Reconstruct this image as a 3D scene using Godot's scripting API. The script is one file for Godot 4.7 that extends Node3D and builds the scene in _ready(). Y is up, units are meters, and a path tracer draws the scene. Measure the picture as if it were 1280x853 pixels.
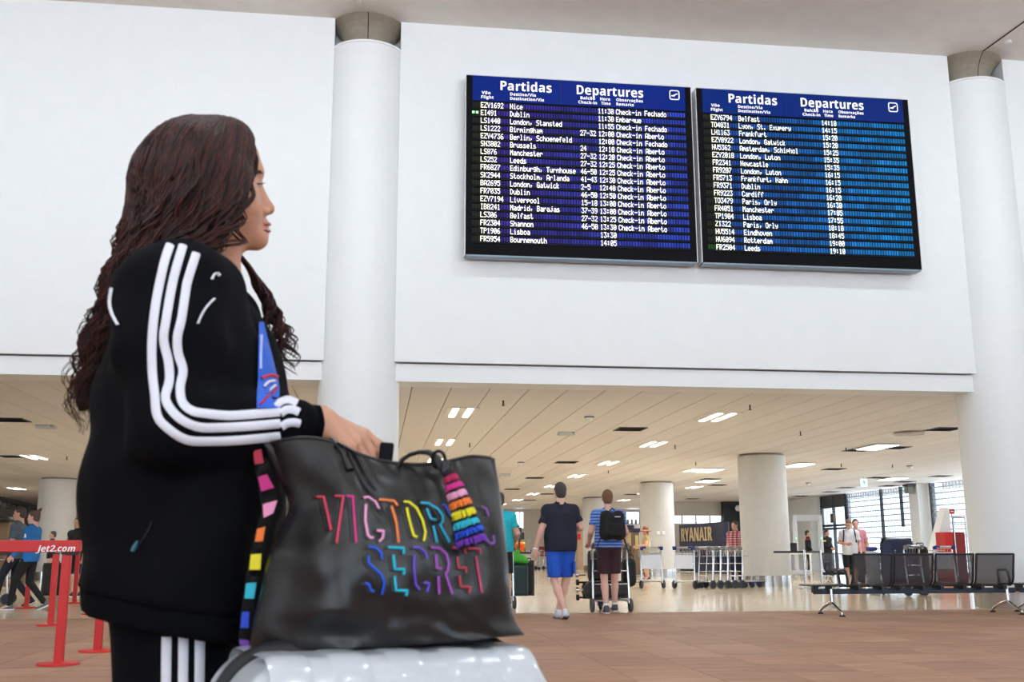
extends Node3D
# ---------------------------------------------------------------- geometry collector
class Geo:
	var v := PackedVector3Array()
	var n := PackedVector3Array()
	var uv := PackedVector2Array()

	func tri(a: Vector3, b: Vector3, c: Vector3, na: Vector3, nb: Vector3, nc: Vector3, ua := Vector2.ZERO, ub := Vector2.ZERO, uc := Vector2.ZERO) -> void:
		if (b - a).cross(c - a).dot(na + nb + nc) > 0.0:
			v.append(a); v.append(c); v.append(b)
			n.append(na); n.append(nc); n.append(nb)
			uv.append(ua); uv.append(uc); uv.append(ub)
		else:
			v.append(a); v.append(b); v.append(c)
			n.append(na); n.append(nb); n.append(nc)
			uv.append(ua); uv.append(ub); uv.append(uc)

	func quad(a: Vector3, b: Vector3, c: Vector3, d: Vector3, nn: Vector3) -> void:
		tri(a, b, c, nn, nn, nn, Vector2(0, 1), Vector2(1, 1), Vector2(1, 0))
		tri(a, c, d, nn, nn, nn, Vector2(0, 1), Vector2(1, 0), Vector2(0, 0))

	func squad(a, b, c, d, na, nb, nc, nd) -> void:
		tri(a, b, c, na, nb, nc)
		tri(a, c, d, na, nc, nd)

	func box(c: Vector3, s: Vector3, bs := Basis()) -> void:
		var h := s * 0.5
		for ax in 3:
			for sg in [-1.0, 1.0]:
				var nn := Vector3.ZERO
				nn[ax] = sg
				var p := Vector3.ZERO
				p[ax] = sg * h[ax]
				var u := Vector3.ZERO
				u[(ax + 1) % 3] = h[(ax + 1) % 3]
				var w := Vector3.ZERO
				w[(ax + 2) % 3] = h[(ax + 2) % 3]
				quad(c + bs * (p - u - w), c + bs * (p + u - w), c + bs * (p + u + w), c + bs * (p - u + w), bs * nn)

	func rbox(c: Vector3, s: Vector3, r: float, bs := Basis()) -> void:
		var h := s * 0.5
		r = minf(r, minf(h.x, minf(h.y, h.z)) * 0.98)
		var inn := h - Vector3(r, r, r)
		for ax in 3:
			var a1 := (ax + 1) % 3
			var a2 := (ax + 2) % 3
			var g1 := [-h[a1], -inn[a1], inn[a1], h[a1]]
			var g2 := [-h[a2], -inn[a2], inn[a2], h[a2]]
			for sg in [-1.0, 1.0]:
				var P := []
				var N := []
				for i in 4:
					for j in 4:
						var p := Vector3.ZERO
						p[ax] = sg * h[ax]
						p[a1] = g1[i]
						p[a2] = g2[j]
						var q := p.clamp(-inn, inn)
						var d := (p - q).normalized()
						P.append(c + bs * (q + d * r))
						N.append(bs * d)
				for i in 3:
					for j in 3:
						var k := i * 4 + j
						squad(P[k], P[k + 1], P[k + 5], P[k + 4], N[k], N[k + 1], N[k + 5], N[k + 4])

	func tube(path: Array, rad, sides := 8, caps := true, squash := 1.0, upv := Vector3.UP) -> void:
		var m := path.size()
		var P := []
		var N := []
		for i in m:
			var t: Vector3 = (path[mini(i + 1, m - 1)] - path[maxi(i - 1, 0)]).normalized()
			var s := t.cross(upv)
			if s.length() < 0.05:
				s = t.cross(Vector3.RIGHT if absf(t.x) < 0.8 else Vector3.BACK)
			s = s.normalized()
			var w := s.cross(t).normalized()
			var r: float = rad[i] if rad is Array else rad
			for k in sides:
				var a := TAU * k / sides
				var d := s * cos(a) + w * sin(a) * squash
				P.append(path[i] + d * r)
				N.append((s * cos(a) * squash + w * sin(a)).normalized())
		for i in m - 1:
			for k in sides:
				var a := i * sides + k
				var b := i * sides + (k + 1) % sides
				squad(P[a], P[b], P[b + sides], P[a + sides], N[a], N[b], N[b + sides], N[a + sides])
		if caps:
			for e in [0, m - 1]:
				var t2: Vector3 = (path[1] - path[0]).normalized() * -1.0 if e == 0 else (path[m - 1] - path[m - 2]).normalized()
				for k in sides:
					tri(path[e], P[e * sides + k], P[e * sides + (k + 1) % sides], t2, t2, t2)

	func rod(a: Vector3, b: Vector3, r: float, sides := 8) -> void:
		tube([a, b], r, sides)

	# profile: Vector2(radius, height)
	func lathe(profile: Array, seg := 24, at := Vector3.ZERO, bs := Basis()) -> void:
		for i in profile.size() - 1:
			var p: Vector2 = profile[i]
			var q: Vector2 = profile[i + 1]
			var e := q - p
			if e.length() < 1e-6:
				continue
			var nn := Vector2(e.y, -e.x).normalized()
			for k in seg:
				var a := TAU * k / seg
				var b := TAU * (k + 1) / seg
				var ca := Vector3(cos(a), 0, sin(a))
				var cb := Vector3(cos(b), 0, sin(b))
				var na := bs * (ca * nn.x + Vector3.UP * nn.y)
				var nb := bs * (cb * nn.x + Vector3.UP * nn.y)
				var A := at + bs * (ca * p.x + Vector3.UP * p.y)
				var B := at + bs * (cb * p.x + Vector3.UP * p.y)
				var D := at + bs * (ca * q.x + Vector3.UP * q.y)
				var E := at + bs * (cb * q.x + Vector3.UP * q.y)
				if p.x > 1e-6:
					tri(A, B, E, na, nb, nb)
				if q.x > 1e-6:
					tri(A, E, D, na, nb, na)

	func ball(c: Vector3, r: Vector3, seg := 12, bs := Basis()) -> void:
		var rings := seg / 2
		for i in rings:
			var t0 := PI * i / rings
			var t1 := PI * (i + 1) / rings
			for k in seg:
				var a := TAU * k / seg
				var b := TAU * (k + 1) / seg
				var q := [Vector3(sin(t0) * cos(a), cos(t0), sin(t0) * sin(a)), Vector3(sin(t0) * cos(b), cos(t0), sin(t0) * sin(b)), Vector3(sin(t1) * cos(b), cos(t1), sin(t1) * sin(b)), Vector3(sin(t1) * cos(a), cos(t1), sin(t1) * sin(a))]
				var nn := []
				var pp := []
				for d in q:
					nn.append(bs * (d / r).normalized())
					pp.append(c + bs * (d * r))
				if i > 0:
					tri(pp[0], pp[1], pp[2], nn[0], nn[1], nn[2])
				if i < rings - 1:
					tri(pp[0], pp[2], pp[3], nn[0], nn[2], nn[3])

	# polygon in the x-y plane of bs, depth along its z (from 0 to depth)
	func prism(poly: PackedVector2Array, depth: float, at := Vector3.ZERO, bs := Basis()) -> void:
		var idx := Geometry2D.triangulate_polygon(poly)
		var zf := bs * Vector3(0, 0, 1)
		for t in range(0, idx.size(), 3):
			var p := []
			for k in 3:
				p.append(at + bs * Vector3(poly[idx[t + k]].x, poly[idx[t + k]].y, 0))
			tri(p[0], p[1], p[2], -zf, -zf, -zf)
			var o := zf * depth
			tri(p[0] + o, p[1] + o, p[2] + o, zf, zf, zf)
		var cw := Geometry2D.is_polygon_clockwise(poly)
		for i in poly.size():
			var a := poly[i]
			var b := poly[(i + 1) % poly.size()]
			var e := (b - a).normalized()
			var nn := Vector3(e.y, -e.x, 0) * (-1.0 if cw else 1.0)
			var A := at + bs * Vector3(a.x, a.y, 0)
			var B := at + bs * Vector3(b.x, b.y, 0)
			quad(A, B, B + zf * depth, A + zf * depth, bs * nn)

	# a grid of points (rows x cols), smooth normals from the grid; flip decides the side
	func sheet(P: Array, rows: int, cols: int, flip := false, wrap := false) -> void:
		var N := []
		for i in rows:
			for j in cols:
				var du: Vector3 = P[i * cols + ((j + 1) % cols if wrap else mini(j + 1, cols - 1))] - P[i * cols + ((j - 1 + cols) % cols if wrap else maxi(j - 1, 0))]
				var dv: Vector3 = P[mini(i + 1, rows - 1) * cols + j] - P[maxi(i - 1, 0) * cols + j]
				var nn := du.cross(dv).normalized()
				N.append(-nn if flip else nn)
		for i in rows - 1:
			for j in (cols if wrap else cols - 1):
				var a := i * cols + j
				var b := i * cols + (j + 1) % cols
				var ua := Vector2(float(j) / (cols - 1), float(i) / (rows - 1))
				var ub := Vector2(float(j + 1) / (cols - 1), float(i) / (rows - 1))
				var uc := Vector2(float(j + 1) / (cols - 1), float(i + 1) / (rows - 1))
				var ud := Vector2(float(j) / (cols - 1), float(i + 1) / (rows - 1))
				tri(P[a], P[b], P[b + cols], N[a], N[b], N[b + cols], ua, ub, uc)
				tri(P[a], P[b + cols], P[a + cols], N[a], N[b + cols], N[a + cols], ua, uc, ud)

	# smooth union of tapered capsules [a, b, ra, rb, k] and ellipsoids [c, radii(Vector3), basis, k], meshed as surface nets
	func blend(bones: Array, cell: float, keep := [], noise: FastNoiseLite = null, amp := 0.0) -> void:
		var lo := Vector3.ONE * 1e9
		var hi := -lo
		for b in bones:
			if b[1] is Vector3 and b.size() == 5:
				var m1: float = maxf(b[2], b[3])
				lo = lo.min(b[0] - Vector3.ONE * m1).min(b[1] - Vector3.ONE * m1)
				hi = hi.max(b[0] + Vector3.ONE * m1).max(b[1] + Vector3.ONE * m1)
			else:
				var m2: float = maxf(b[1].x, maxf(b[1].y, b[1].z))
				lo = lo.min(b[0] - Vector3.ONE * m2)
				hi = hi.max(b[0] + Vector3.ONE * m2)
		lo -= Vector3.ONE * (cell * 2.5 + amp)
		hi += Vector3.ONE * (cell * 2.5 + amp)
		var nx := int((hi.x - lo.x) / cell) + 2
		var ny := int((hi.y - lo.y) / cell) + 2
		var nz := int((hi.z - lo.z) / cell) + 2
		var f := PackedFloat32Array()
		f.resize(nx * ny * nz)
		f.fill(9.0)
		for b in bones:
			var cap: bool = b.size() == 5
			var k: float = b[4] if cap else b[3]
			var mg := cell * 2.2 + k + amp
			var l2: Vector3
			var h2: Vector3
			if cap:
				var m3: float = maxf(b[2], b[3]) + mg
				l2 = b[0].min(b[1]) - Vector3.ONE * m3
				h2 = b[0].max(b[1]) + Vector3.ONE * m3
			else:
				var m4: float = maxf(b[1].x, maxf(b[1].y, b[1].z)) + mg
				l2 = b[0] - Vector3.ONE * m4
				h2 = b[0] + Vector3.ONE * m4
			var x0 := maxi(0, int((l2.x - lo.x) / cell))
			var y0 := maxi(0, int((l2.y - lo.y) / cell))
			var z0 := maxi(0, int((l2.z - lo.z) / cell))
			var x1 := mini(nx - 1, int((h2.x - lo.x) / cell) + 1)
			var y1 := mini(ny - 1, int((h2.y - lo.y) / cell) + 1)
			var z1 := mini(nz - 1, int((h2.z - lo.z) / cell) + 1)
			var A: Vector3 = b[0]
			var AB := Vector3.ZERO
			var inv := 0.0
			var ra := 0.0
			var dr := 0.0
			var R := Vector3.ONE
			var R2 := Vector3.ONE
			var BI := Basis()
			if cap:
				AB = b[1] - A
				inv = 1.0 / maxf(AB.length_squared(), 1e-9)
				ra = b[2]
				dr = b[3] - ra
			else:
				R = b[1]
				R2 = R * R
				BI = b[2].transposed()
			var ik := 0.25 / maxf(k, 1e-6)
			for z in range(z0, z1 + 1):
				for y in range(y0, y1 + 1):
					var i := (z * ny + y) * nx + x0
					var p := Vector3(lo.x + x0 * cell, lo.y + y * cell, lo.z + z * cell) - A
					for x in range(x0, x1 + 1):
						var d: float
						if cap:
							var t := clampf(p.dot(AB) * inv, 0.0, 1.0)
							d = (p - AB * t).length() - ra - dr * t
						else:
							var q := BI * p
							var k1 := (q / R2).length()
							var k0 := (q / R).length()
							d = k0 * (k0 - 1.0) / k1 if k1 > 1e-6 else -R.x
						var o := f[i]
						var h := k - absf(o - d)
						if h > 0.0:
							f[i] = minf(o, d) - h * h * ik
						elif d < o:
							f[i] = d
						i += 1
						p.x += cell
		if noise or keep:
			for z in nz:
				for y in ny:
					var i := (z * ny + y) * nx
					for x in nx:
						var d := f[i]
						if d < 1.0 and d > -0.08:
							var p := lo + Vector3(x, y, z) * cell
							if noise and absf(d) < cell * 3.0 + amp:
								d += amp * noise.get_noise_3dv(p)
							for pl in keep:
								d = maxf(d, pl.distance_to(p))
							f[i] = d
						elif d <= -0.08 and keep:
							var p2 := lo + Vector3(x, y, z) * cell
							for pl in keep:
								d = maxf(d, pl.distance_to(p2))
							f[i] = d
						i += 1
		var vid := PackedInt32Array()
		vid.resize(nx * ny * nz)
		vid.fill(-1)
		var VP := PackedVector3Array()
		var cells := PackedInt32Array()
		var far := cell * 2.6 + amp * 1.5
		var off := [0, 1, nx, nx + 1, nx * ny, nx * ny + 1, nx * ny + nx, nx * ny + nx + 1]
		var crn := [Vector3(0, 0, 0), Vector3(1, 0, 0), Vector3(0, 1, 0), Vector3(1, 1, 0), Vector3(0, 0, 1), Vector3(1, 0, 1), Vector3(0, 1, 1), Vector3(1, 1, 1)]
		var edg := [[0, 1], [2, 3], [4, 5], [6, 7], [0, 2], [1, 3], [4, 6], [5, 7], [0, 4], [1, 5], [2, 6], [3, 7]]
		for z in nz - 1:
			for y in ny - 1:
				var i := (z * ny + y) * nx - 1
				for x in nx - 1:
					i += 1
					var d0 := f[i]
					if d0 > far or d0 < -far:
						continue
					var inside := 0
					for o in off:
						if f[i + o] < 0.0:
							inside += 1
					if inside == 0 or inside == 8:
						continue
					var sm := Vector3.ZERO
					var cnt := 0
					for e in edg:
						var fa := f[i + off[e[0]]]
						var fb := f[i + off[e[1]]]
						if (fa < 0.0) != (fb < 0.0):
							sm += crn[e[0]].lerp(crn[e[1]], fa / (fa - fb))
							cnt += 1
					vid[i] = VP.size()
					VP.append(lo + (Vector3(x, y, z) + sm / cnt) * cell)
					cells.append(i)
		var NP := PackedVector3Array()
		NP.resize(VP.size())
		var quads := PackedInt32Array()
		var st := [1, nx, nx * ny]
		for i in cells:
			var d0 := f[i]
			for ax in 3:
				var d1 := f[i + st[ax]]
				if (d0 < 0.0) == (d1 < 0.0):
					continue
				var s1: int = st[(ax + 1) % 3]
				var s2: int = st[(ax + 2) % 3]
				if i - s1 - s2 < 0:
					continue
				var a := vid[i]
				var b := vid[i - s1]
				var c := vid[i - s1 - s2]
				var d := vid[i - s2]
				if b < 0 or c < 0 or d < 0:
					continue
				var nn := (VP[c] - VP[a]).cross(VP[d] - VP[b])
				# Godot's front faces run clockwise
				if d0 < 0.0:
					quads.append_array([a, d, c, b])
					nn = -nn
				else:
					quads.append_array([a, b, c, d])
					nn = nn
				if nn.dot(Vector3(1 if ax == 0 else 0, 1 if ax == 1 else 0, 1 if ax == 2 else 0)) * (1.0 if d0 < 0.0 else -1.0) < 0.0:
					nn = -nn
				NP[a] += nn
				NP[b] += nn
				NP[c] += nn
				NP[d] += nn
		for i in NP.size():
			NP[i] = NP[i].normalized()
		for q in range(0, quads.size(), 4):
			var a := quads[q]
			var b := quads[q + 1]
			var c := quads[q + 2]
			var d := quads[q + 3]
			tri(VP[a], VP[b], VP[c], NP[a], NP[b], NP[c])
			tri(VP[a], VP[c], VP[d], NP[a], NP[c], NP[d])

	func mesh() -> ArrayMesh:
		var arr := []
		arr.resize(Mesh.ARRAY_MAX)
		arr[Mesh.ARRAY_VERTEX] = v
		arr[Mesh.ARRAY_NORMAL] = n
		arr[Mesh.ARRAY_TEX_UV] = uv
		var m := ArrayMesh.new()
		m.add_surface_from_arrays(Mesh.PRIMITIVE_TRIANGLES, arr)
		return m

# ---------------------------------------------------------------- camera model (photo 1280 x 853)
const FOCAL := 1299.18
const EYE := Vector3(0, 0.9, 0)
const PITCH := 0.201324
const YAW := 0.129953
const ROLL := -0.00244563
var cam_right: Vector3
var cam_up: Vector3
var cam_fwd: Vector3

func aim() -> void:
	cam_fwd = Vector3(sin(YAW) * cos(PITCH), sin(PITCH), -cos(YAW) * cos(PITCH))
	var rt := Vector3(cos(YAW), 0, sin(YAW))
	var up := rt.cross(cam_fwd)
	cam_right = rt * cos(ROLL) + up * sin(ROLL)
	cam_up = up * cos(ROLL) - rt * sin(ROLL)

func ray(u: float, w: float) -> Vector3:
	return cam_right * ((u - 640.0) / FOCAL) + cam_up * ((426.5 - w) / FOCAL) + cam_fwd

func on_z(u: float, w: float, z: float) -> Vector3:
	var d := ray(u, w)
	return EYE + d * (z / d.z)

func on_x(u: float, w: float, x: float) -> Vector3:
	var d := ray(u, w)
	return EYE + d * (x / d.x)

func on_y(u: float, w: float, h: float) -> Vector3:
	var d := ray(u, w)
	return EYE + d * ((h - EYE.y) / d.y)

func on_floor(u: float, w: float) -> Vector3:
	return on_y(u, w, 0.0)

# ---------------------------------------------------------------- nodes
var taken := {}

func numbered(called: String) -> String:
	if not taken.has(called):
		taken[called] = 0
		return called
	taken[called] += 1
	return "%s_%03d" % [called, taken[called]]

func tag(o: Node, label: String, category: String, group := "") -> void:
	o.set_meta("label", label)
	o.set_meta("category", category)
	if group:
		o.set_meta("group", group)

func thing(called: String, label: String, category: String, at := Vector3.ZERO, turn := 0.0, group := "") -> Node3D:
	var o := Node3D.new()
	o.name = numbered(called)
	add_child(o)
	o.position = at
	o.rotation.y = turn
	tag(o, label, category, group)
	return o

func part(called: String, g, m: Material, parent: Node, at := Vector3.ZERO, bs := Basis()) -> MeshInstance3D:
	var o := MeshInstance3D.new()
	o.name = called
	o.mesh = g.mesh() if g is Geo else g
	o.material_override = m
	o.transform = Transform3D(bs, at)
	parent.add_child(o, true)
	return o

func setting(called: String, g, m: Material) -> MeshInstance3D:
	var o := MeshInstance3D.new()
	o.name = called
	o.mesh = g.mesh() if g is Geo else g
	o.material_override = m
	o.set_meta("kind", "structure")
	add_child(o, true)
	return o

func copy_of(o: Node3D, at: Vector3, turn: float, label := "") -> Node3D:
	var c: Node3D = o.duplicate()
	var base := String(o.name)
	if base.length() > 4 and base[base.length() - 4] == "_" and base.right(3).is_valid_int():
		base = base.left(base.length() - 4)
	c.name = numbered(base)
	add_child(c)
	c.position = at
	c.rotation.y = turn
	if label:
		c.set_meta("label", label)
	return c

# ---------------------------------------------------------------- materials
func mat(c: Color, rough := 0.6, metal := 0.0, spec := 0.5) -> StandardMaterial3D:
	var m := StandardMaterial3D.new()
	m.albedo_color = c
	m.roughness = rough
	m.metallic = metal
	m.metallic_specular = spec
	return m

func rgb(r: float, g: float, b: float) -> Color:
	return Color(r / 255.0, g / 255.0, b / 255.0)

func noise_tex(freq: float, c0: Color, c1: Color, size := 256, sd := 1, octaves := 4) -> NoiseTexture2D:
	var nz := FastNoiseLite.new()
	nz.seed = sd
	nz.frequency = freq
	nz.fractal_octaves = octaves
	var t := NoiseTexture2D.new()
	t.width = size
	t.height = size
	t.seamless = true
	t.noise = nz
	var gr := Gradient.new()
	gr.set_color(0, c0)
	gr.set_color(1, c1)
	t.color_ramp = gr
	return t

func noise_normal(freq: float, strength := 4.0, size := 256, sd := 3) -> NoiseTexture2D:
	var nz := FastNoiseLite.new()
	nz.seed = sd
	nz.frequency = freq
	nz.fractal_octaves = 3
	var t := NoiseTexture2D.new()
	t.width = size
	t.height = size
	t.seamless = true
	t.as_normal_map = true
	t.bump_strength = strength
	t.noise = nz
	return t

var shared_tex := {}

func grained(c: Color, amount: float, scale: float, rough := 0.6, bump := 0.0, sd := 1) -> StandardMaterial3D:
	var m := mat(c.lightened(amount * 0.5), rough)
	var key := "%.2f_%d" % [amount, sd % 2]
	if not shared_tex.has(key):
		var low := 1.0 - 2.0 * amount
		shared_tex[key] = noise_tex(0.02, Color(low, low, low), Color.WHITE, 256, sd)
	m.albedo_texture = shared_tex[key]
	m.uv1_triplanar = true
	m.uv1_scale = Vector3.ONE * scale
	m.uv1_offset = Vector3(sd * 0.13, sd * 0.29, sd * 0.07)
	if bump > 0.0:
		if not shared_tex.has("bump"):
			shared_tex["bump"] = noise_normal(0.05, 6.0, 256, 8)
		m.normal_enabled = true
		m.normal_texture = shared_tex["bump"]
		m.normal_scale = bump
	return m

func glow(c: Color, energy: float) -> StandardMaterial3D:
	var m := mat(Color(0.9, 0.9, 0.9), 0.5)
	m.emission_enabled = true
	m.emission = c
	m.emission_energy_multiplier = energy
	return m

func font_of(bold := false) -> Font:
	var f := SystemFont.new()
	f.font_names = PackedStringArray(["Droid Sans"])
	f.font_weight = 700 if bold else 400
	return f

func letters(s: String, size: float, bold := false, depth := 0.004) -> TextMesh:
	var t := TextMesh.new()
	t.text = s
	t.font = font_of(bold)
	t.font_size = 64
	t.pixel_size = size / 64.0
	t.depth = depth
	t.curve_step = 2.0
	t.horizontal_alignment = HORIZONTAL_ALIGNMENT_LEFT
	return t

var M := {}

const WALL_Z := -16.0
const LOW := 3.53      # soffit of the lower hall
const HIGH := 9.58     # ceiling of the near hall
const BACK := 30.0     # the glazed end of the hall behind the camera
const SILL := 2.4     # foot of the high glazing behind the camera
const COL_R := 0.635

func _ready() -> void:
	aim()
	var cam := Camera3D.new()
	cam.name = "camera"
	add_child(cam)
	cam.transform = Transform3D(Basis(cam_right, cam_up, -cam_fwd), EYE)
	cam.fov = rad_to_deg(2.0 * atan(426.5 / FOCAL))
	cam.near = 0.05
	cam.far = 300.0
	cam.current = true
	var lens := CameraAttributesPhysical.new()
	lens.frustum_focal_length = 36.5
	lens.exposure_aperture = 9.0
	lens.frustum_focus_distance = 16.0
	cam.attributes = lens
	var env := Environment.new()
	env.background_mode = Environment.BG_SKY
	var sky := Sky.new()
	var sm := ProceduralSkyMaterial.new()
	sm.sky_top_color = Color(0.76, 0.88, 1.0)
	sm.sky_horizon_color = Color(0.86, 0.94, 1.0)
	sm.ground_horizon_color = Color(0.85, 0.89, 0.93)
	sm.ground_bottom_color = Color(0.80, 0.84, 0.88)
	sm.sky_energy_multiplier = 1.5
	sm.ground_energy_multiplier = 3.0
	sky.sky_material = sm
	env.sky = sky
	env.tonemap_mode = Environment.TONE_MAPPER_LINEAR
	env.tonemap_exposure = 1.5
	env.sdfgi_enabled = true
	env.ssao_enabled = true
	env.ssil_enabled = true
	var we := WorldEnvironment.new()
	we.name = "environment"
	we.environment = env
	add_child(we)
	materials()
	shell()
	columns()
	near_floor()
	low_ceiling()
	ceiling_fittings()
	right_side()
	far_side()
	left_side()
	departure_boards()
	benches()
	trolleys()
	barriers()
	travellers()
	suitcase()
	tote_bag()
	woman()

func materials() -> void:
	M.wall = grained(rgb(236, 240, 241), 0.004, 0.35, 0.75, 0.0, 2)
	M.column = grained(rgb(236, 240, 241), 0.004, 0.6, 0.55, 0.0, 4)
	M.ceiling = grained(rgb(244, 240, 232), 0.015, 0.4, 0.85, 0.0, 6)
	M.panel = [grained(rgb(230, 227, 225), 0.02, 2.0, 0.7, 0.0, 7), grained(rgb(226, 222, 219), 0.02, 2.0, 0.7, 0.0, 8), grained(rgb(233, 231, 229), 0.02, 2.0, 0.7, 0.0, 9)]
	M.void = mat(rgb(60, 52, 46), 0.9)
	M.concrete = grained(rgb(158, 148, 132), 0.06, 1.5, 0.7, 0.0, 11)
	M.steel = mat(rgb(200, 200, 198), 0.18, 1.0)
	M.chrome = mat(rgb(225, 225, 225), 0.14, 1.0)
	M.alu = mat(rgb(190, 192, 194), 0.32, 1.0)
	M.black = mat(rgb(16, 16, 18), 0.45)
	M.rubber = mat(rgb(78, 80, 84), 0.7)
	M.dark_rubber = mat(rgb(24, 24, 26), 0.7)
	M.dark_metal = mat(rgb(52, 56, 62), 0.38, 0.5)
	M.navy_metal = mat(rgb(46, 58, 74), 0.4, 0.3)
	M.red = mat(rgb(196, 26, 24), 0.38)
	M.white = mat(rgb(240, 240, 240), 0.5)
	M.grey = mat(rgb(128, 128, 128), 0.6)
	M.blue_plastic = mat(rgb(24, 34, 120), 0.4)
	M.skin = skin_mat(rgb(214, 165, 142), 21)
	M.skin_pale = skin_mat(rgb(226, 178, 160), 22)
	M.skin_dark = skin_mat(rgb(120, 78, 58), 23)
	M.lamp = glow(Color(1.0, 0.96, 0.88), 2.6)
	M.lamp_cool = glow(Color(1.0, 0.97, 0.92), 2.6)
	var pf := mat(Color.WHITE, 0.14, 0.0, 0.5)
	pf.albedo_texture = noise_tex(0.012, rgb(216, 196, 164), rgb(236, 216, 184), 512, 31, 5)
	pf.uv1_triplanar = true
	pf.uv1_scale = Vector3.ONE * 0.35
	M.polished = pf

func skin_mat(c: Color, sd: int) -> StandardMaterial3D:
	var m := grained(c, 0.035, 9.0, 0.48, 0.0, sd)
	m.subsurf_scatter_enabled = true
	m.subsurf_scatter_strength = 0.12
	return m

# ---------------------------------------------------------------- the hall itself
func shell() -> void:
	var g := Geo.new()
	for s in [[-24.0, -0.842], [0.242, 9.94], [10.99, 26.0]]:
		g.box(Vector3((s[0] + s[1]) / 2, (3.825 + HIGH) / 2, WALL_Z - 0.25), Vector3(s[1] - s[0], HIGH - 3.825, 0.5))
	for x in [-0.3, 10.465]:
		g.box(Vector3(x, 9.2, WALL_Z - 0.56), Vector3(1.5, 0.9, 0.12))
	setting("wall_front", g, M.wall)
	g = Geo.new()
	for s in [[-24.0, -0.86], [0.26, 9.92], [11.0, 26.0]]:
		g.box(Vector3((s[0] + s[1]) / 2, (LOW - 0.01 + 3.80) / 2, WALL_Z - 0.33), Vector3(s[1] - s[0], 3.80 - LOW + 0.01, 0.54))
	setting("trim_1", g, M.wall)
	# ceiling of the near hall: two boards with a joint between them
	g = Geo.new()
	g.box(Vector3(1.0, HIGH + 0.15, (BACK - 16.5) / 2), Vector3(50.4, 0.3, BACK + 16.5))
	var c := setting("ceiling", g, M.ceiling)
	var j := Geo.new()
	var a := Vector3(10.45, HIGH - 0.002, -16.0)
	var b := on_y(1280, 27, HIGH - 0.002)
	b = a + (b - a) * 3.0
	j.tube([a, b], 0.014, 6, true)
	part("ceiling_joint", j, M.void, c)
	for q in [[447, -2], [1261, 51]]:
		var d := Geo.new()
		var p := on_y(q[0], q[1], HIGH)
		d.lathe([Vector2(0, -0.05), Vector2(0.05, -0.05), Vector2(0.06, -0.03), Vector2(0.06, 0.0)], 16, p)
		part("ceiling_socket", d, M.white, c)
	# side walls and the glazed back of the near hall
	var mid := (BACK - 16.5) / 2
	var deep := BACK + 16.5
	g = Geo.new()
	g.box(Vector3(-24.2, HIGH / 2, mid), Vector3(0.4, HIGH, deep))
	setting("wall_left", g, M.wall)
	g = Geo.new()
	g.box(Vector3(26.2, HIGH / 2, mid), Vector3(0.4, HIGH, deep))
	setting("wall_right", g, M.wall)
	g = Geo.new()
	for k in 12:
		g.box(Vector3(-24 + k * 50.0 / 11.0, (SILL + HIGH) / 2, BACK), Vector3(0.18, HIGH - SILL, 0.25))
	for h in [SILL + 0.07, 6.4, HIGH - 0.1]:
		g.box(Vector3(1, h, BACK), Vector3(50, 0.14, 0.2))
	setting("window_1", g, M.alu)
	g = Geo.new()
	g.box(Vector3(1, SILL / 2, BACK + 0.1), Vector3(50.4, SILL, 0.4))  # unseen low wall, added to cut the low light from behind
	setting("wall_added_sill", g, M.wall)
	# floors: a bed of grout for the clay tiles, the polished stone beyond
	g = Geo.new()
	g.box(Vector3(1, -0.11, mid + 0.25), Vector3(50.4, 0.2, deep - 0.5))
	setting("floor", g, grained(rgb(116, 84, 66), 0.05, 3.0, 0.8, 0.0, 41))
	g = Geo.new()
	g.box(Vector3(-5, -0.1, -40.5), Vector3(62.4, 0.2, 49.0))
	setting("floor_stone", g, M.polished)
	# round downlights in the high ceiling
	var proto: Node3D = null
	for ix in 6:
		for iz in 6:
			var p := Vector3(-15.0 + 6.4 * ix, HIGH, -11.0 + 7.0 * iz)
			if proto == null:
				proto = thing("hall_downlight", "round downlight in the high hall ceiling", "light", p, 0.0, "downlights of the high hall")
				g = Geo.new()
				g.lathe([Vector2(0.24, -0.001), Vector2(0.30, -0.02), Vector2(0.32, -0.02), Vector2(0.33, 0.0)], 24)
				part("ring", g, M.white, proto)
				g = Geo.new()
				g.lathe([Vector2(0, -0.006), Vector2(0.24, -0.006), Vector2(0.25, 0.0)], 24)
				part("light_disc", g, M.lamp_cool, proto)
			else:
				copy_of(proto, p, 0.0)
			lamp_light(p + Vector3(0, -0.04, 0), Vector2(0.44, 0.44), 8.0, Color(0.91, 0.965, 1.0))
	# roof void above the lower hall, closing walls
	g = Geo.new()
	g.box(Vector3(-6.0, LOW + 0.22, -41.0), Vector3(62.0, 0.3, 49.4))
	setting("ceiling_slab", g, M.void)
	g = Geo.new()
	g.box(Vector3(-35.0, LOW / 2, -40.5), Vector3(0.4, LOW + 0.2, 49.0))
	setting("wall_far_left", g, grained(rgb(150, 142, 130), 0.04, 1.0, 0.8, 0.0, 43))

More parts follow.
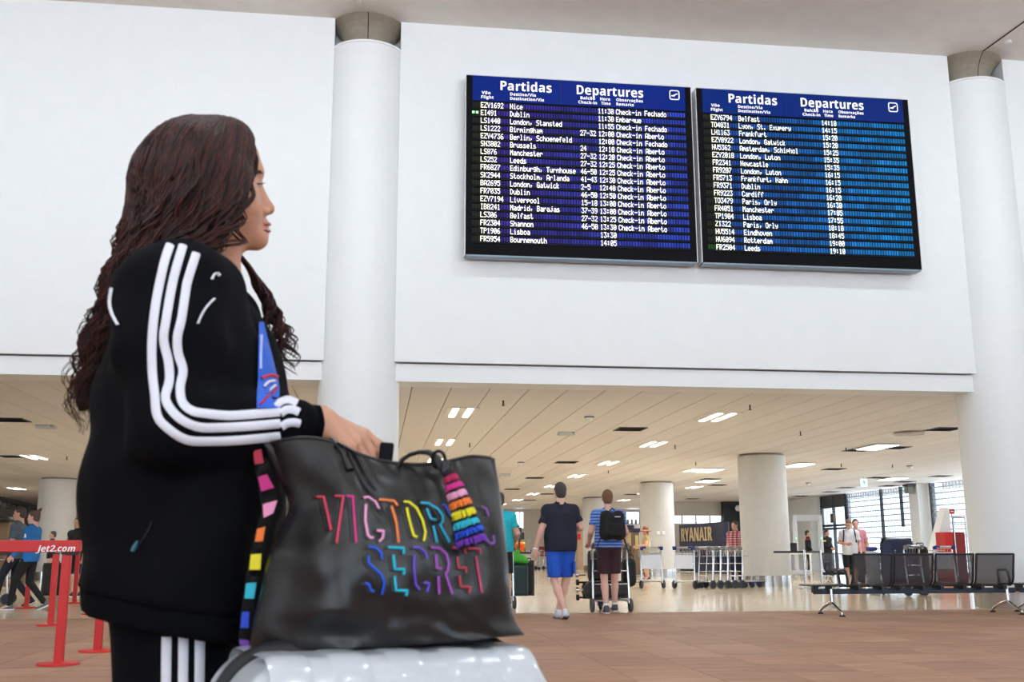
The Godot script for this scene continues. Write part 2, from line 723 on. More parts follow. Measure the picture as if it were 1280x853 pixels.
func columns() -> void:
	# two sleeved columns standing in the front wall
	for q in [[-0.3, "round white sleeved column left of the departure boards"], [10.465, "round white sleeved column right of the departure boards"]]:
		var x: float = q[0]
		var zc := -16.345
		var t := thing("round_column", q[1], "column", Vector3(x, 0, zc))
		var g := Geo.new()
		g.lathe([Vector2(COL_R - 0.03, 0.30), Vector2(COL_R, 0.30), Vector2(COL_R, 9.04), Vector2(COL_R + 0.012, 9.05), Vector2(COL_R + 0.012, 9.08), Vector2(COL_R - 0.03, 9.085), Vector2(COL_R - 0.05, 9.0)], 72)
		part("sleeve", g, M.column, t)
		g = Geo.new()
		var prof := []
		for i in 9:
			var s := i / 8.0
			prof.append(Vector2(0.385 + 0.235 * pow(s, 4.0), 8.9 + 0.675 * s))
		prof.append(Vector2(0.60, HIGH + 0.05))
		g.lathe(prof, 48)
		part("capital", g, M.concrete, t)
		g = Geo.new()
		var seam := []
		for pr in prof:
			seam.append(Vector3(0.0, pr.y, pr.x + 0.002))
		g.tube(seam, 0.007, 6)
		part("capital_seam", g, M.void, t)
		g = Geo.new()
		g.lathe([Vector2(COL_R - 0.015, 0.0), Vector2(COL_R - 0.015, 0.31)], 64)
		part("steel_skirt", g, M.steel, t)
	# free-standing columns of the lower hall
	var proto: Node3D = null
	var where := [[10.5, -27.5, "round white column beside the nested luggage trolleys"], [10.62, -38.9, "round white column behind the woman in the straw hat"], [10.65, -50.2, "round white column far behind the man with the black backpack"], [-11.15, -38.9, "round white column behind the red queue barriers"]]
	for w in where:
		if proto == null:
			proto = thing("hall_column", w[2], "column", Vector3(w[0], 0, w[1]), 0.0)
			var g := Geo.new()
			g.lathe([Vector2(COL_R - 0.03, 0.29), Vector2(COL_R + 0.01, 0.29), Vector2(COL_R + 0.01, 3.47), Vector2(COL_R - 0.02, 3.475)], 64)
			part("sleeve", g, grained(rgb(208, 207, 202), 0.01, 0.6, 0.5, 0.0, 4), proto)
			g = Geo.new()
			g.lathe([Vector2(COL_R - 0.05, 3.42), Vector2(COL_R - 0.05, 3.56)], 48)
			part("collar", g, M.concrete, proto)
			g = Geo.new()
			g.lathe([Vector2(COL_R - 0.01, 0.0), Vector2(COL_R - 0.01, 0.30)], 64)
			part("steel_skirt", g, M.steel, proto)
		else:
			copy_of(proto, Vector3(w[0], 0, w[1]), 0.0, w[2])
	for q in [[823, 667], [829.5, 667]]:
		var p := on_z(q[0], q[1], -38.24)
		var g := Geo.new()
		g.rbox(Vector3.ZERO, Vector3(0.12, 0.13, 0.06), 0.015)
		var o := part(numbered("switch_box"), g, M.white, self, p)
		tag(o, "small white switch box on the column behind the straw hat woman", "switch", "switch boxes on the column")

func near_floor() -> void:
	var S := 0.6205
	var x0 := 0.02
	var rows := []
	for iz in range(0, 74):
		for ix in range(-38, 41):
			var c := Vector3(x0 + (ix + 0.5) * S, 0, -15.985 + (iz + 0.5) * S)
			if absf(c.x - 1) > 24.7 or c.z > BACK - 0.3:
				continue
			var d := c - EYE
			var dep := d.dot(cam_fwd)
			var area := 0.0
			if dep > 1.0:
				var u := 640.0 + FOCAL * d.dot(cam_right) / dep
				var w := 426.5 - FOCAL * d.dot(cam_up) / dep
				if u > -30 and u < 1310 and w < 862 and not (u > 165 and u < 640):
					area = 1.0 / (dep * dep * dep)
			rows.append([area, c, posmod(ix * 7 + iz * 13 + (ix * iz) % 5, 6)])
	rows.sort_custom(func(p, q): return p[0] > q[0])
	var tile := Geo.new()
	var hs := S / 2 - 0.003
	var hb := hs - 0.004
	tile.quad(Vector3(-hb, 0, hb), Vector3(hb, 0, hb), Vector3(hb, 0, -hb), Vector3(-hb, 0, -hb), Vector3.UP)
	for k in 4:
		var bs := Basis(Vector3.UP, k * PI / 2)
		tile.quad(bs * Vector3(-hb, 0, hb), bs * Vector3(hb, 0, hb), bs * Vector3(hs, -0.004, hs), bs * Vector3(-hs, -0.004, hs), bs * Vector3(0, 0.7, 0.7))
		tile.quad(bs * Vector3(-hs, -0.004, hs), bs * Vector3(hs, -0.004, hs), bs * Vector3(hs, -0.012, hs), bs * Vector3(-hs, -0.012, hs), bs * Vector3(0, 0, 1))
	var tm := tile.mesh()
	var mats := []
	for k in 6:
		var base := [rgb(170, 130, 106), rgb(164, 124, 100), rgb(176, 136, 111), rgb(166, 128, 105), rgb(172, 130, 104), rgb(160, 121, 99)][k] as Color
		var m := mat(Color.WHITE, 0.6, 0.0, 0.2)
		m.albedo_texture = noise_tex(0.008, base.darkened(0.10), base.lightened(0.07), 512, 50 + k, 5)
		m.uv1_triplanar = true
		m.uv1_world_triplanar = true
		m.uv1_scale = Vector3(0.30, 0.30, 1.3)
		m.uv1_offset = Vector3(k * 0.37, k * 0.21, k * 0.13)
		mats.append(m)
	var floor_node := get_node("floor")
	var rest := Geo.new()
	for i in rows.size():
		if i < 300 and rows[i][0] > 0.0:
			part("floor_tile", tm, mats[rows[i][2]], floor_node, rows[i][1])
		else:
			var c: Vector3 = rows[i][1]
			rest.quad(c + Vector3(-hs, 0, hs), c + Vector3(hs, 0, hs), c + Vector3(hs, 0, -hs), c + Vector3(-hs, 0, -hs), Vector3.UP)
	var o := part("floor_tiles_beyond", rest, mats[0], floor_node)
	o.set_meta("kind", "stuff")

func low_ceiling() -> void:
	var S := 0.638
	var g := Geo.new()
	g.box(Vector3(-6.0, LOW + 0.045, -40.5), Vector3(56.0, 0.03, 48.0))
	var c := setting("ceiling_low", g, M.void)
	var z0 := -16.62
	var i := 0
	var meshes := {}
	for ix in range(-46, 34):
		var x := 0.547 + (ix + 0.5) * S
		if x > 21.4:
			break
		if x < -28.0:
			continue
		for k in 3:
			var L := 15.8
			var zc := z0 - L * (k + 0.5)
			if not meshes.has(k):
				var b := Geo.new()
				b.rbox(Vector3.ZERO, Vector3(S - 0.014, 0.03, L - 0.012), 0.004)
				meshes[k] = b.mesh()
			part("ceiling_plank", meshes[k], M.panel[posmod(ix * 5 + k * 2 + (ix * ix) % 3, 3)], c, Vector3(x, LOW + 0.015, zc))
			i += 1

func ceiling_fittings() -> void:
	# twin-tube luminaires
	var tubes := [[575.8, 515.5], [555.7, 552.6], [543.8, 575.7], [896.8, 521.2], [816.7, 555.2], [760.7, 578.9], [720, 595.2], [689.2, 608], [666.2, 617.7], [646.9, 625.3], [780, 625.7], [868, 609.3], [42, 571.5], [20, 611], [868, 588]]
	var proto: Node3D = null
	for q in tubes:
		var p := on_y(q[0], q[1], LOW)
		if proto == null:
			proto = thing("ceiling_light", "twin-tube light recessed in the beige plank ceiling", "light", p, 0.0, "twin-tube ceiling lights")
			var g := Geo.new()
			g.box(Vector3(0, -0.006, 0), Vector3(0.62, 0.012, 1.30))
			part("housing", g, M.panel[0], proto)
			for s in [-1, 1]:
				var t := Geo.new()
				t.rbox(Vector3(s * 0.135, -0.020, 0), Vector3(0.115, 0.02, 1.2), 0.008)
				part("light_tube", t, M.lamp, proto)
		else:
			copy_of(proto, p, 0.0)
		lamp_light(p + Vector3(0, -0.04, 0), Vector2(0.4, 1.2), 4.4, Color(0.97, 0.98, 1.0))
	# single bright panels near the glass-block wall
	proto = null
	for q in [[1097, 558], [998.4, 580.9], [1116.8, 598.3], [887, 587.5], [885, 601]]:
		var p := on_y(q[0], q[1], LOW)
		if proto == null:
			proto = thing("panel_light", "flat bright panel light in the ceiling near the glass block wall", "light", p, 0.0, "flat panel ceiling lights")
			var g := Geo.new()
			g.box(Vector3(0, -0.026, 0), Vector3(0.66, 0.012, 1.3))
			part("housing", g, M.white, proto)
			g = Geo.new()
			g.rbox(Vector3(0, -0.040, 0), Vector3(0.55, 0.02, 1.2), 0.008)
			part("light_panel", g, M.lamp_cool, proto)
		else:
			copy_of(proto, p, 0.0)
		lamp_light(p + Vector3(0, -0.06, 0), Vector2(0.5, 1.1), 3.8, Color(0.96, 0.98, 1.0))
	# lamps of the lower hall that the photograph does not show (same grid, left of and behind the column)
	for q in [[-9.0, -24.7], [-9.0, -35.4], [-19.0, -30.0], [-19.0, -44.0], [-9.0, -50.0], [1.65, -40.6], [1.65, -51.0], [15.5, -22.0], [-3.5, -24.7], [-3.5, -35.4], [12.0, -46.0], [12.0, -57.0], [6.9, -57.5], [1.65, -57.0], [-4.0, -46.0], [17.0, -46.0], [17.0, -57.5]]:
		var p := Vector3(q[0], LOW, q[1])
		copy_of(get_node("ceiling_light"), p, 0.0)
		lamp_light(p + Vector3(0, -0.04, 0), Vector2(0.4, 1.2), 4.4, Color(0.97, 0.98, 1.0))
	# dark air grilles
	proto = null
	for q in [[788, 536.6], [707.8, 578.3], [668.4, 597.8], [640, 612], [684, 618], [662, 625.7], [789.5, 618.6], [888, 599.4], [865.7, 624], [1181, 536.6], [1073, 563], [1119, 560], [1042.7, 586.8], [1098, 597.4], [1176.5, 595.6], [1058, 610], [897, 606.8], [1132, 602.5], [1112, 607.8], [1038.8, 615.3], [12, 525], [15, 571], [1001, 620.6]]:
		var p := on_y(q[0], q[1], LOW)
		if proto == null:
			proto = thing("air_grille", "dark square air grille set in the beige plank ceiling", "vent", p, 0.0, "ceiling air grilles")
			var g := Geo.new()
			for s in [-1, 1]:
				g.box(Vector3(s * 0.3, -0.004, 0), Vector3(0.03, 0.02, 0.63))
				g.box(Vector3(0, -0.004, s * 0.3), Vector3(0.57, 0.02, 0.03))
			part("frame", g, M.dark_metal, proto)
			g = Geo.new()
			g.box(Vector3(0, 0.002, 0), Vector3(0.58, 0.01, 0.58))
			part("duct", g, M.black, proto)
			for k in 7:
				var s := Geo.new()
				s.box(Vector3(0, -0.005, -0.24 + k * 0.08), Vector3(0.57, 0.004, 0.03), Basis(Vector3.RIGHT, 0.7))
				part("slat", s, M.dark_metal, proto)
		else:
			copy_of(proto, p, 0.0)
	# round diffuser
	var t := thing("air_diffuser", "round metal air diffuser in the ceiling beside the right column", "vent", on_y(1137, 540.5, LOW) + Vector3(0, -0.02, 0))
	for k in 4:
		var g := Geo.new()
		var r := 0.34 - k * 0.085
		g.lathe([Vector2(r - 0.05, -0.005), Vector2(r, -0.035), Vector2(r + 0.015, -0.02), Vector2(r - 0.03, 0.0)], 28)
		part("ring", g, M.alu, t)
	# smoke detectors, sprinklers and boxes
	proto = null
	for q in [[736.6, 523], [651, 580], [1138, 584.5], [1011, 606]]:
		var p := on_y(q[0], q[1] - 2, LOW)
		if proto == null:
			proto = thing("smoke_detector", "white dome smoke detector on the plank ceiling", "detector", p, 0.0, "smoke detectors")
			var g := Geo.new()
			g.lathe([Vector2(0, -0.10), Vector2(0.05, -0.095), Vector2(0.075, -0.06), Vector2(0.08, -0.03)], 16)
			part("dome", g, M.white, proto)
			g = Geo.new()
			g.lathe([Vector2(0.0, -0.03), Vector2(0.10, -0.03), Vector2(0.10, 0.0)], 16)
			part("base", g, M.grey, proto)
		else:
			copy_of(proto, p, 0.0)
	proto = null
	for q in [[629, 501], [587, 554.5], [844, 556.8], [760.6, 588.7], [870, 578], [937.7, 506.5], [1001, 539.5], [1058, 560], [1052, 580], [83, 571], [1116, 581]]:
		var p := on_y(q[0], q[1], LOW)
		if proto == null:
			proto = thing("sprinkler", "tiny sprinkler head hanging from the plank ceiling", "sprinkler", p, 0.0, "ceiling sprinklers")
			var g := Geo.new()
			g.rod(Vector3(0, 0, 0), Vector3(0, -0.09, 0), 0.014, 8)
			part("pipe", g, M.dark_metal, proto)
			g = Geo.new()
			g.lathe([Vector2(0, -0.098), Vector2(0.03, -0.096), Vector2(0.03, -0.088), Vector2(0, -0.086)], 10)
			part("deflector", g, M.dark_metal, proto)
		else:
			copy_of(proto, p, 0.0)
	proto = null
	for q in [[707.8, 541], [631, 593.2], [57, 532.5]]:
		var p := on_y(q[0], q[1], LOW)
		if proto == null:
			proto = thing("ceiling_box", "slim grey equipment box fixed under the plank ceiling", "box", p, 0.0, "ceiling equipment boxes")
			var g := Geo.new()
			g.rbox(Vector3(0, -0.03, 0), Vector3(0.36, 0.07, 0.22), 0.015)
			part("case", g, M.alu, proto)
			g = Geo.new()
			g.rod(Vector3(0.13, 0, -0.08), Vector3(0.13, -0.02, 0.14), 0.012)
			part("antenna", g, M.dark_metal, proto)
		else:
			copy_of(proto, p, 0.0)
	# exit sign
	var e := on_y(1080, 597, LOW)
	var es := thing("exit_sign", "green and white running-man exit sign hanging from the ceiling", "sign", e)
	var ec := e + Vector3(0, -0.2, 0)
	var g2 := Geo.new()
	g2.rbox(Vector3(0, -0.2, 0), Vector3(0.24, 0.28, 0.04), 0.008)
	part("sign_case", g2, glow(Color(0.75, 0.95, 0.85), 0.8), es)
	g2 = Geo.new()
	g2.rod(Vector3(0, 0, 0), Vector3(0, -0.07, 0), 0.01)
	part("hanger", g2, M.grey, es)
	g2 = Geo.new()
	g2.prism(PackedVector2Array([Vector2(-0.06, -0.3), Vector2(-0.02, -0.22), Vector2(-0.05, -0.15), Vector2(0.0, -0.11), Vector2(0.05, -0.17), Vector2(0.03, -0.22), Vector2(0.06, -0.29), Vector2(0.03, -0.29), Vector2(0.0, -0.24)]), 0.004, Vector3(0, 0, 0.021))
	part("sign_figure", g2, mat(rgb(30, 150, 90), 0.5), es)
	lamp_light(ec + Vector3(0, 0, 0.06), Vector2(0.2, 0.2), 0.02, Color(0.7, 1.0, 0.85), Basis())

func lamp_light(p: Vector3, size: Vector2, energy: float, c: Color, bs := Basis(Vector3.RIGHT, -PI / 2)) -> void:
	var l := AreaLight3D.new()
	l.name = numbered("lamp_glow")
	l.area_size = size
	l.light_energy = energy
	l.light_color = c
	l.shadow_enabled = true
	l.area_range = 60.0
	l.area_attenuation = 2.0
	add_child(l)
	l.transform = Transform3D(bs, p)

# a box whose front face fills a rectangle of the photograph on the plane z
func px_box(g: Geo, u0: float, w0: float, u1: float, w1: float, z: float, thick: float, r := 0.0) -> Vector3:
	var a := on_z(u0, w0, z)
	var b := on_z(u1, w1, z)
	var a2 := on_z(u0, w1, z)
	var b2 := on_z(u1, w0, z)
	var x0 := (a.x + a2.x) / 2
	var x1 := (b.x + b2.x) / 2
	var y1 := (a.y + b2.y) / 2
	var y0 := (b.y + a2.y) / 2
	if y0 < 0.3:
		y0 = 0.0
	var c := Vector3((x0 + x1) / 2, (y0 + y1) / 2, z - thick / 2)
	var s := Vector3(absf(x1 - x0), absf(y1 - y0), thick)
	if r > 0.0:
		g.rbox(c, s, r)
	else:
		g.box(c, s)
	return c

func px_thing(called: String, label: String, category: String, u0: float, w0: float, u1: float, w1: float, z: float, thick: float, m: Material, r := 0.01) -> MeshInstance3D:
	var g := Geo.new()
	px_box(g, u0, w0, u1, w1, z, thick, r)
	var o := part(numbered(called), g, m, self)
	tag(o, label, category)
	return o

func glass_wall(called: String, z0: float, z1: float, mullions: Array) -> void:
	var X := 21.5
	var g := Geo.new()
	g.box(Vector3(X + 0.06, LOW / 2, z0), Vector3(0.2, LOW, 0.10))
	g.box(Vector3(X + 0.06, LOW / 2, z1), Vector3(0.2, LOW, 0.10))
	g.box(Vector3(X + 0.06, 0.05, (z0 + z1) / 2), Vector3(0.2, 0.1, z0 - z1))
	var w := setting(called, g, M.dark_metal)
	var mortar := mat(rgb(196, 212, 230), 0.6)
	var pane := StandardMaterial3D.new()
	pane.albedo_color = Color(0.97, 0.99, 1.0, 0.10)
	pane.transparency = BaseMaterial3D.TRANSPARENCY_ALPHA
	pane.roughness = 0.1
	var gb := Geo.new()
	var gm := Geo.new()
	var P := 0.232
	var ny := int((LOW - 0.1) / P)
	for j in ny + 1:
		gm.box(Vector3(X + 0.04, 0.1 + j * P, (z0 + z1) / 2), Vector3(0.03, 0.050, z0 - z1))
	var nz := int((z0 - z1) / P)
	for k in nz + 1:
		var zz := z0 - k * P
		gm.box(Vector3(X + 0.04, LOW / 2, zz), Vector3(0.02, LOW - 0.1, 0.016))
		for j in ny:
			gb.box(Vector3(X + 0.04, 0.1 + (j + 0.5) * P, zz - P / 2), Vector3(0.022, P - 0.05, P - 0.01))
	part("mortar", gm, mortar, w).set_meta("kind", "stuff")
	part("glass_blocks", gb, pane, w).set_meta("kind", "stuff")
	for mz in mullions:
		var b := Geo.new()
		b.box(Vector3(X - 0.03, LOW / 2 if mz[1] <= 0.0 else (LOW + mz[1]) / 2, mz[0]), Vector3(0.10, LOW if mz[1] <= 0.0 else LOW - mz[1], 0.10))
		part("mullion", b, M.dark_metal, w)

func right_side() -> void:
	var X := 21.5
	var za := on_x(1196, 650, X).z
	var zb := on_x(1167, 650, X).z
	var zc := on_x(1146, 650, X).z
	var zd := on_x(1060, 650, X).z
	var ze := on_x(1028, 650, X).z
	var zf := on_x(1012, 650, X).z
	glass_wall("window_2", -18.5, -25.5, [[-22.0, 0.0]])
	glass_wall("window_3", -27.5, zb, [])
	glass_wall("window_4", zc, zd, [[on_x(1105, 650, X).z, 0.0], [on_x(1130, 650, X).z, 1.9]])
	var g := Geo.new()
	g.box(Vector3(X + 0.2, LOW / 2, (-16.5 - 18.4) / 2), Vector3(0.4, LOW, 1.9))
	g.box(Vector3(X + 0.2, LOW / 2, -26.5), Vector3(0.4, LOW, 1.9))
	g.box(Vector3(X + 0.2, LOW / 2, (zf - 64.0) / 2), Vector3(0.4, LOW, 64.0 + zf))
	setting("wall_far_right", g, M.wall)
	# white pillars between the glazing
	for q in [[zb, zc, "white wall pillar between the two glass block windows"], [ze, zf - 0.4, "white wall pillar beside the glass exit door"]]:
		g = Geo.new()
		g.box(Vector3(X - 0.05, LOW / 2, (q[0] + q[1]) / 2), Vector3(0.7, LOW, absf(q[0] - q[1]) * 0.55))
		g.box(Vector3(X + 0.25, LOW / 2, (q[0] + q[1]) / 2), Vector3(0.5, LOW, absf(q[0] - q[1])))
		var o := part(numbered("wall_pillar"), g, M.wall, self)
		tag(o, q[2], "pillar")
	# glass exit door with its transom
	g = Geo.new()
	var zm := (zd + ze) / 2
	for z in [zd - 0.08, zm, ze + 0.08]:
		g.box(Vector3(X, LOW / 2, z), Vector3(0.12, LOW, 0.12))
	for h in [0.06, 1.98, 2.12, 3.0]:
		g.box(Vector3(X, h, zm), Vector3(0.10, 0.10, zd - ze))
	g.box(Vector3(X, 3.28, zm), Vector3(0.08, 0.5, zd - ze))
	var door := setting("door_1", g, M.dark_metal)
	var gl := StandardMaterial3D.new()
	gl.albedo_color = Color(0.95, 0.98, 1.0, 0.12)
	gl.transparency = BaseMaterial3D.TRANSPARENCY_ALPHA
	gl.roughness = 0.05
	for s in [[zd, zm], [zm, ze]]:
		for h in [[0.1, 1.95], [2.15, 2.97]]:
			g = Geo.new()
			g.box(Vector3(X, (h[0] + h[1]) / 2, (s[0] + s[1]) / 2), Vector3(0.02, h[1] - h[0], absf(s[0] - s[1]) - 0.12))
			part("pane", g, gl, door)
	g = Geo.new()
	g.rbox(on_x(1041, 648.5, X - 0.12), Vector3(0.06, 0.42, 0.30), 0.01)
	part("door_sign", g, mat(rgb(90, 70, 30), 0.5), door)
	# camera box on the pillar
	var p := on_x(1140, 613, 21.0)
	var t := thing("camera_box", "dark surveillance box at the top of the white pillar", "camera", p)
	g = Geo.new()
	g.rbox(Vector3(-0.1, 0, 0), Vector3(0.24, 0.26, 0.3), 0.02)
	part("case", g, M.grey, t)
	g = Geo.new()
	g.rbox(Vector3(-0.1, 0.17, 0), Vector3(0.34, 0.08, 0.4), 0.02)
	part("hood", g, M.dark_metal, t)
	# red stand with rails and a sloped white chute behind the seats
	p = on_z(1188, 691, -27.0)
	t = thing("red_stand", "red cabinet with metal rails behind the row of seats", "cabinet", Vector3(p.x, 0, -27.0))
	g = Geo.new()
	g.rbox(Vector3(-0.12, 0.72, 0), Vector3(0.24, 1.40, 0.5), 0.02)
	part("door", g, M.red, t)
	g = Geo.new()
	g.rbox(Vector3(0.19, 0.72, 0), Vector3(0.3, 1.40, 0.5), 0.02)
	part("body", g, mat(rgb(140, 30, 34), 0.4), t)
	g = Geo.new()
	for s in [-0.02, 0.33]:
		g.tube([Vector3(s, 0.0, 0.34), Vector3(s, 1.80, 0.34)], 0.018, 8)
	g.tube([Vector3(-0.02, 1.80, 0.34), Vector3(0.33, 1.80, 0.34)], 0.018, 8)
	g.tube([Vector3(-0.02, 1.62, 0.34), Vector3(0.33, 1.62, 0.34)], 0.014, 8)
	part("rail", g, M.steel, t)
	g = Geo.new()
	g.prism(PackedVector2Array([Vector2(-0.55, 0), Vector2(0.35, 0), Vector2(0.35, 2.1), Vector2(0.25, 2.1)]), 0.35, Vector3(0, 0, -0.8))
	part("chute", g, M.white, t)
	p = on_z(1190.5, 640, -28.5)
	var sgn := thing("fire_sign", "small red square fire sign on a post behind the right column", "sign", Vector3(p.x, 0, -28.5))
	g = Geo.new()
	g.rbox(Vector3(0, p.y, 0), Vector3(0.17, 0.14, 0.03), 0.006)
	var plate := part("plate", g, M.red, sgn)
	g = Geo.new()
	g.box(Vector3(0, p.y, 0.017), Vector3(0.09, 0.03, 0.004))
	part("sign_mark", g, M.white, plate)
	g = Geo.new()
	g.rod(Vector3(0, 0, -0.02), Vector3(0, p.y, -0.02), 0.015)
	part("post", g, M.grey, sgn)
	# security gate
	p = on_floor(1013.5, 723)
	t = thing("security_gate", "white walk-through metal detector gate beside two guards", "gate", p, -0.25)
	for s in [-0.44, 0.44]:
		g = Geo.new()
		g.rbox(Vector3(s, 1.08, 0), Vector3(0.12, 2.16, 0.34), 0.03)
		var o := part("post", g, mat(rgb(205, 210, 216), 0.35), t)
		g = Geo.new()
		g.rbox(Vector3(s, 1.38, 0.175), Vector3(0.04, 0.05, 0.015), 0.005)
		part("indicator_light", g, glow(Color(0.1, 1.0, 0.4), 2.0), o)
	g = Geo.new()
	g.rbox(Vector3(0, 2.1, 0), Vector3(1.0, 0.22, 0.32), 0.03)
	part("crossbar", g, mat(rgb(190, 196, 206), 0.35), t)
	# check table left of the gate
	p = on_floor(997, 725)
	t = thing("check_table", "white security table with a grey tray under it", "table", p)
	g = Geo.new()
	g.rbox(Vector3(0, 0.86, 0), Vector3(0.9, 0.08, 0.6), 0.01)
	part("tabletop", g, M.white, t)
	for s in [[-0.4, -0.25], [0.4, -0.25], [-0.4, 0.25], [0.4, 0.25]]:
		g = Geo.new()
		g.box(Vector3(s[0], 0.41, s[1]), Vector3(0.05, 0.82, 0.05))
		part("leg", g, M.white, t)
	g = Geo.new()
	g.rbox(Vector3(0.1, 0.22, 0), Vector3(0.7, 0.16, 0.5), 0.04)
	part("tray", g, mat(rgb(190, 196, 204), 0.5), t)
	g = Geo.new()
	g.rbox(Vector3(-0.1, 1.05, 0), Vector3(0.3, 0.3, 0.04), 0.01)
	part("screen", g, M.black, t)
	# chrome belt posts in front of the gate
	var a := on_floor(1008, 737)
	var b := Vector3(a.x + 0.95, 0, a.z - 1.2)
	for q in [[a, "chrome belt post in front of the security gate"], [b, "chrome belt post near the man in the white shirt"]]:
		t = thing("belt_post", q[1], "post", q[0])
		g = Geo.new()
		g.lathe([Vector2(0, 0.03), Vector2(0.16, 0.02), Vector2(0.16, 0.0)], 20)
		part("base", g, M.steel, t)
		g = Geo.new()
		g.rod(Vector3(0, 0.02, 0), Vector3(0, 0.95, 0), 0.032, 12)
		part("pole", g, M.chrome, t)
		if q[0] == a:
			g = Geo.new()
			g.box(Vector3(0.475, 0.90, -0.6), Vector3(1.53, 0.05, 0.004), Basis(Vector3.UP, atan2(1.2, 0.95)))
			part("belt", g, M.black, t)
			g = Geo.new()
			g.box(Vector3(-0.4, 0.90, 0), Vector3(0.78, 0.05, 0.004))
			part("belt", g, M.black, t)
	px_thing("wood_panel", "dark brown wood wall panel left of the security gate", "panel", 1001, 624, 1013, 700, -52.5, 0.2, mat(rgb(96, 66, 34), 0.5))

func far_side() -> void:
	var wall_m := grained(rgb(206, 198, 186), 0.03, 0.8, 0.8, 0.0, 61)
	# back wall with two openings
	var Z := -64.0
	var a := on_z(644, 641, Z)
	var a2 := on_z(654.5, 661, Z)
	var b := on_z(782, 641, Z)
	var b2 := on_z(905, 655, Z)
	var g := Geo.new()
	var ys := LOW + 0.05
	for s in [[-35.0, a.x, 0.0, ys], [a2.x, b.x, 0.0, ys], [b2.x, 22.0, 0.0, ys], [a.x, a2.x, 0.0, a2.y], [a.x, a2.x, a.y, ys], [b.x, b2.x, 0.0, b2.y], [b.x, b2.x, b.y, ys]]:
		g.box(Vector3((s[0] + s[1]) / 2, (s[2] + s[3]) / 2, Z - 0.15), Vector3(s[1] - s[0], s[3] - s[2], 0.3))
	setting("wall_back", g, wall_m)
	g = Geo.new()
	for k in 3:
		g.box(Vector3(lerpf(a.x, a2.x, k / 2.0), (a.y + a2.y) / 2, Z), Vector3(0.06, a.y - a2.y, 0.1))
	setting("window_5", g, M.white)
	g = Geo.new()
	for k in 8:
		g.box(Vector3(lerpf(b.x, b2.x, k / 7.0), (b.y + b2.y) / 2, Z), Vector3(0.08, b.y - b2.y, 0.1))
	setting("window_6", g, M.grey)
	# soffits over the check-in side
	g = Geo.new()
	px_box(g, 846, 625, 906, 645, -54.0, 0.5)
	setting("trim_2", g, wall_m)
	g = Geo.new()
	px_box(g, 905, 624, 930, 652, -53.6, 0.5)
	setting("trim_3", g, M.black)
	# dark shop front behind the man in the checked shirt
	var t := thing("shop_front", "dark shop front with a lit doorway behind the checked shirt man", "shop front", Vector3.ZERO)
	g = Geo.new()
	px_box(g, 905, 652, 930, 716, -53.4, 0.3)
	part("wall", g, mat(rgb(34, 34, 48), 0.5), t)
	g = Geo.new()
	px_box(g, 904.5, 653, 913, 714, -53.2, 0.08)
	var d := part("door", g, mat(rgb(150, 142, 120), 0.4), t)
	g = Geo.new()
	px_box(g, 907, 660, 911, 700, -53.1, 0.05)
	part("pane", g, mat(rgb(190, 186, 165), 0.2), d)
	g = Geo.new()
	g.ball(on_z(923, 636, -53.0), Vector3.ONE * 0.16, 12)
	part("lamp_globe", g, M.white, t)
	# navy airline wall
	var A := on_z(849, 658, -49.0)
	var B := on_z(905, 651.5, -43.5)
	A.y = (A.y + B.y) / 2
	B.y = A.y
	var dirx := Vector3(B.x - A.x, 0, B.z - A.z)
	var L := dirx.length()
	dirx /= L
	var nrm := dirx.cross(Vector3.UP) * -1.0
	if nrm.z < 0.0:
		nrm = -nrm
	var bs := Basis(dirx, Vector3.UP, nrm)
	t = thing("airline_panel", "navy blue airline desk wall with large gold capital letters", "sign", Vector3(A.x, 0, A.z))
	t.basis = bs
	g = Geo.new()
	g.box(Vector3(L / 2, A.y / 2, -0.1), Vector3(L, A.y, 0.2))
	part("board", g, mat(rgb(22, 26, 58), 0.45), t)
	var tx := letters("RYANAIR", 0.9, true, 0.02)
	var bb := tx.get_aabb()
	var want := L * 0.70
	var hh := 0.62
	var sc := Vector3(want / bb.size.x, hh / bb.size.y, 1)
	part("lettering", tx, mat(rgb(198, 176, 132), 0.5), t, Vector3(L * 0.06 - bb.position.x * sc.x, A.y - 0.16 - hh - bb.position.y * sc.y, 0.02), Basis.from_scale(sc))
	for k in 3:
		g = Geo.new()
		g.box(Vector3(L * (0.24 + 0.26 * k), A.y * 0.30, 0.05), Vector3(L * 0.24, A.y * 0.5, 0.1))
		part("desk_front", g, mat(rgb(26, 28, 56), 0.4), t)
	# self-service kiosks by the hat woman
	for q in [[781, 657, 792, 716, -44.0, "dark brown check-in kiosk with a navy header", 0], [793, 661, 800, 716, -43.0, "tall narrow check-in kiosk with a lit screen", 1]]:
		t = thing("check_in_kiosk", q[5], "kiosk", Vector3.ZERO)
		g = Geo.new()
		px_box(g, q[0], q[1] + 5, q[2], q[3], q[4], 0.5, 0.02)
		part("body", g, mat(rgb(88, 66, 44), 0.5) if q[6] == 0 else mat(rgb(120, 98, 70), 0.5), t)
		g = Geo.new()
		px_box(g, q[0] - 1, q[1], q[2] + 1, q[1] + 5, q[4] + 0.05, 0.6, 0.02)
		part("header", g, mat(rgb(34, 34, 70), 0.5), t)
		g = Geo.new()
		px_box(g, q[0] + 1.5, q[1] + 9, q[2] - 1.5, q[1] + 26, q[4] + 0.03, 0.05, 0.01)
		part("screen", g, mat(rgb(206, 180, 130), 0.3), t)
	t = thing("counter_screen", "white screen wall behind the check-in kiosks", "panel", Vector3.ZERO)
	g = Geo.new()
	px_box(g, 772, 655, 801, 713, -52.0, 0.2, 0.02)
	part("board", g, M.white, t)
	for k in 4:
		g = Geo.new()
		px_box(g, 784 + k * 5.0, 650, 786.5 + k * 5.0, 656, -51.9, 0.1, 0.01)
		part("post", g, M.grey, t)
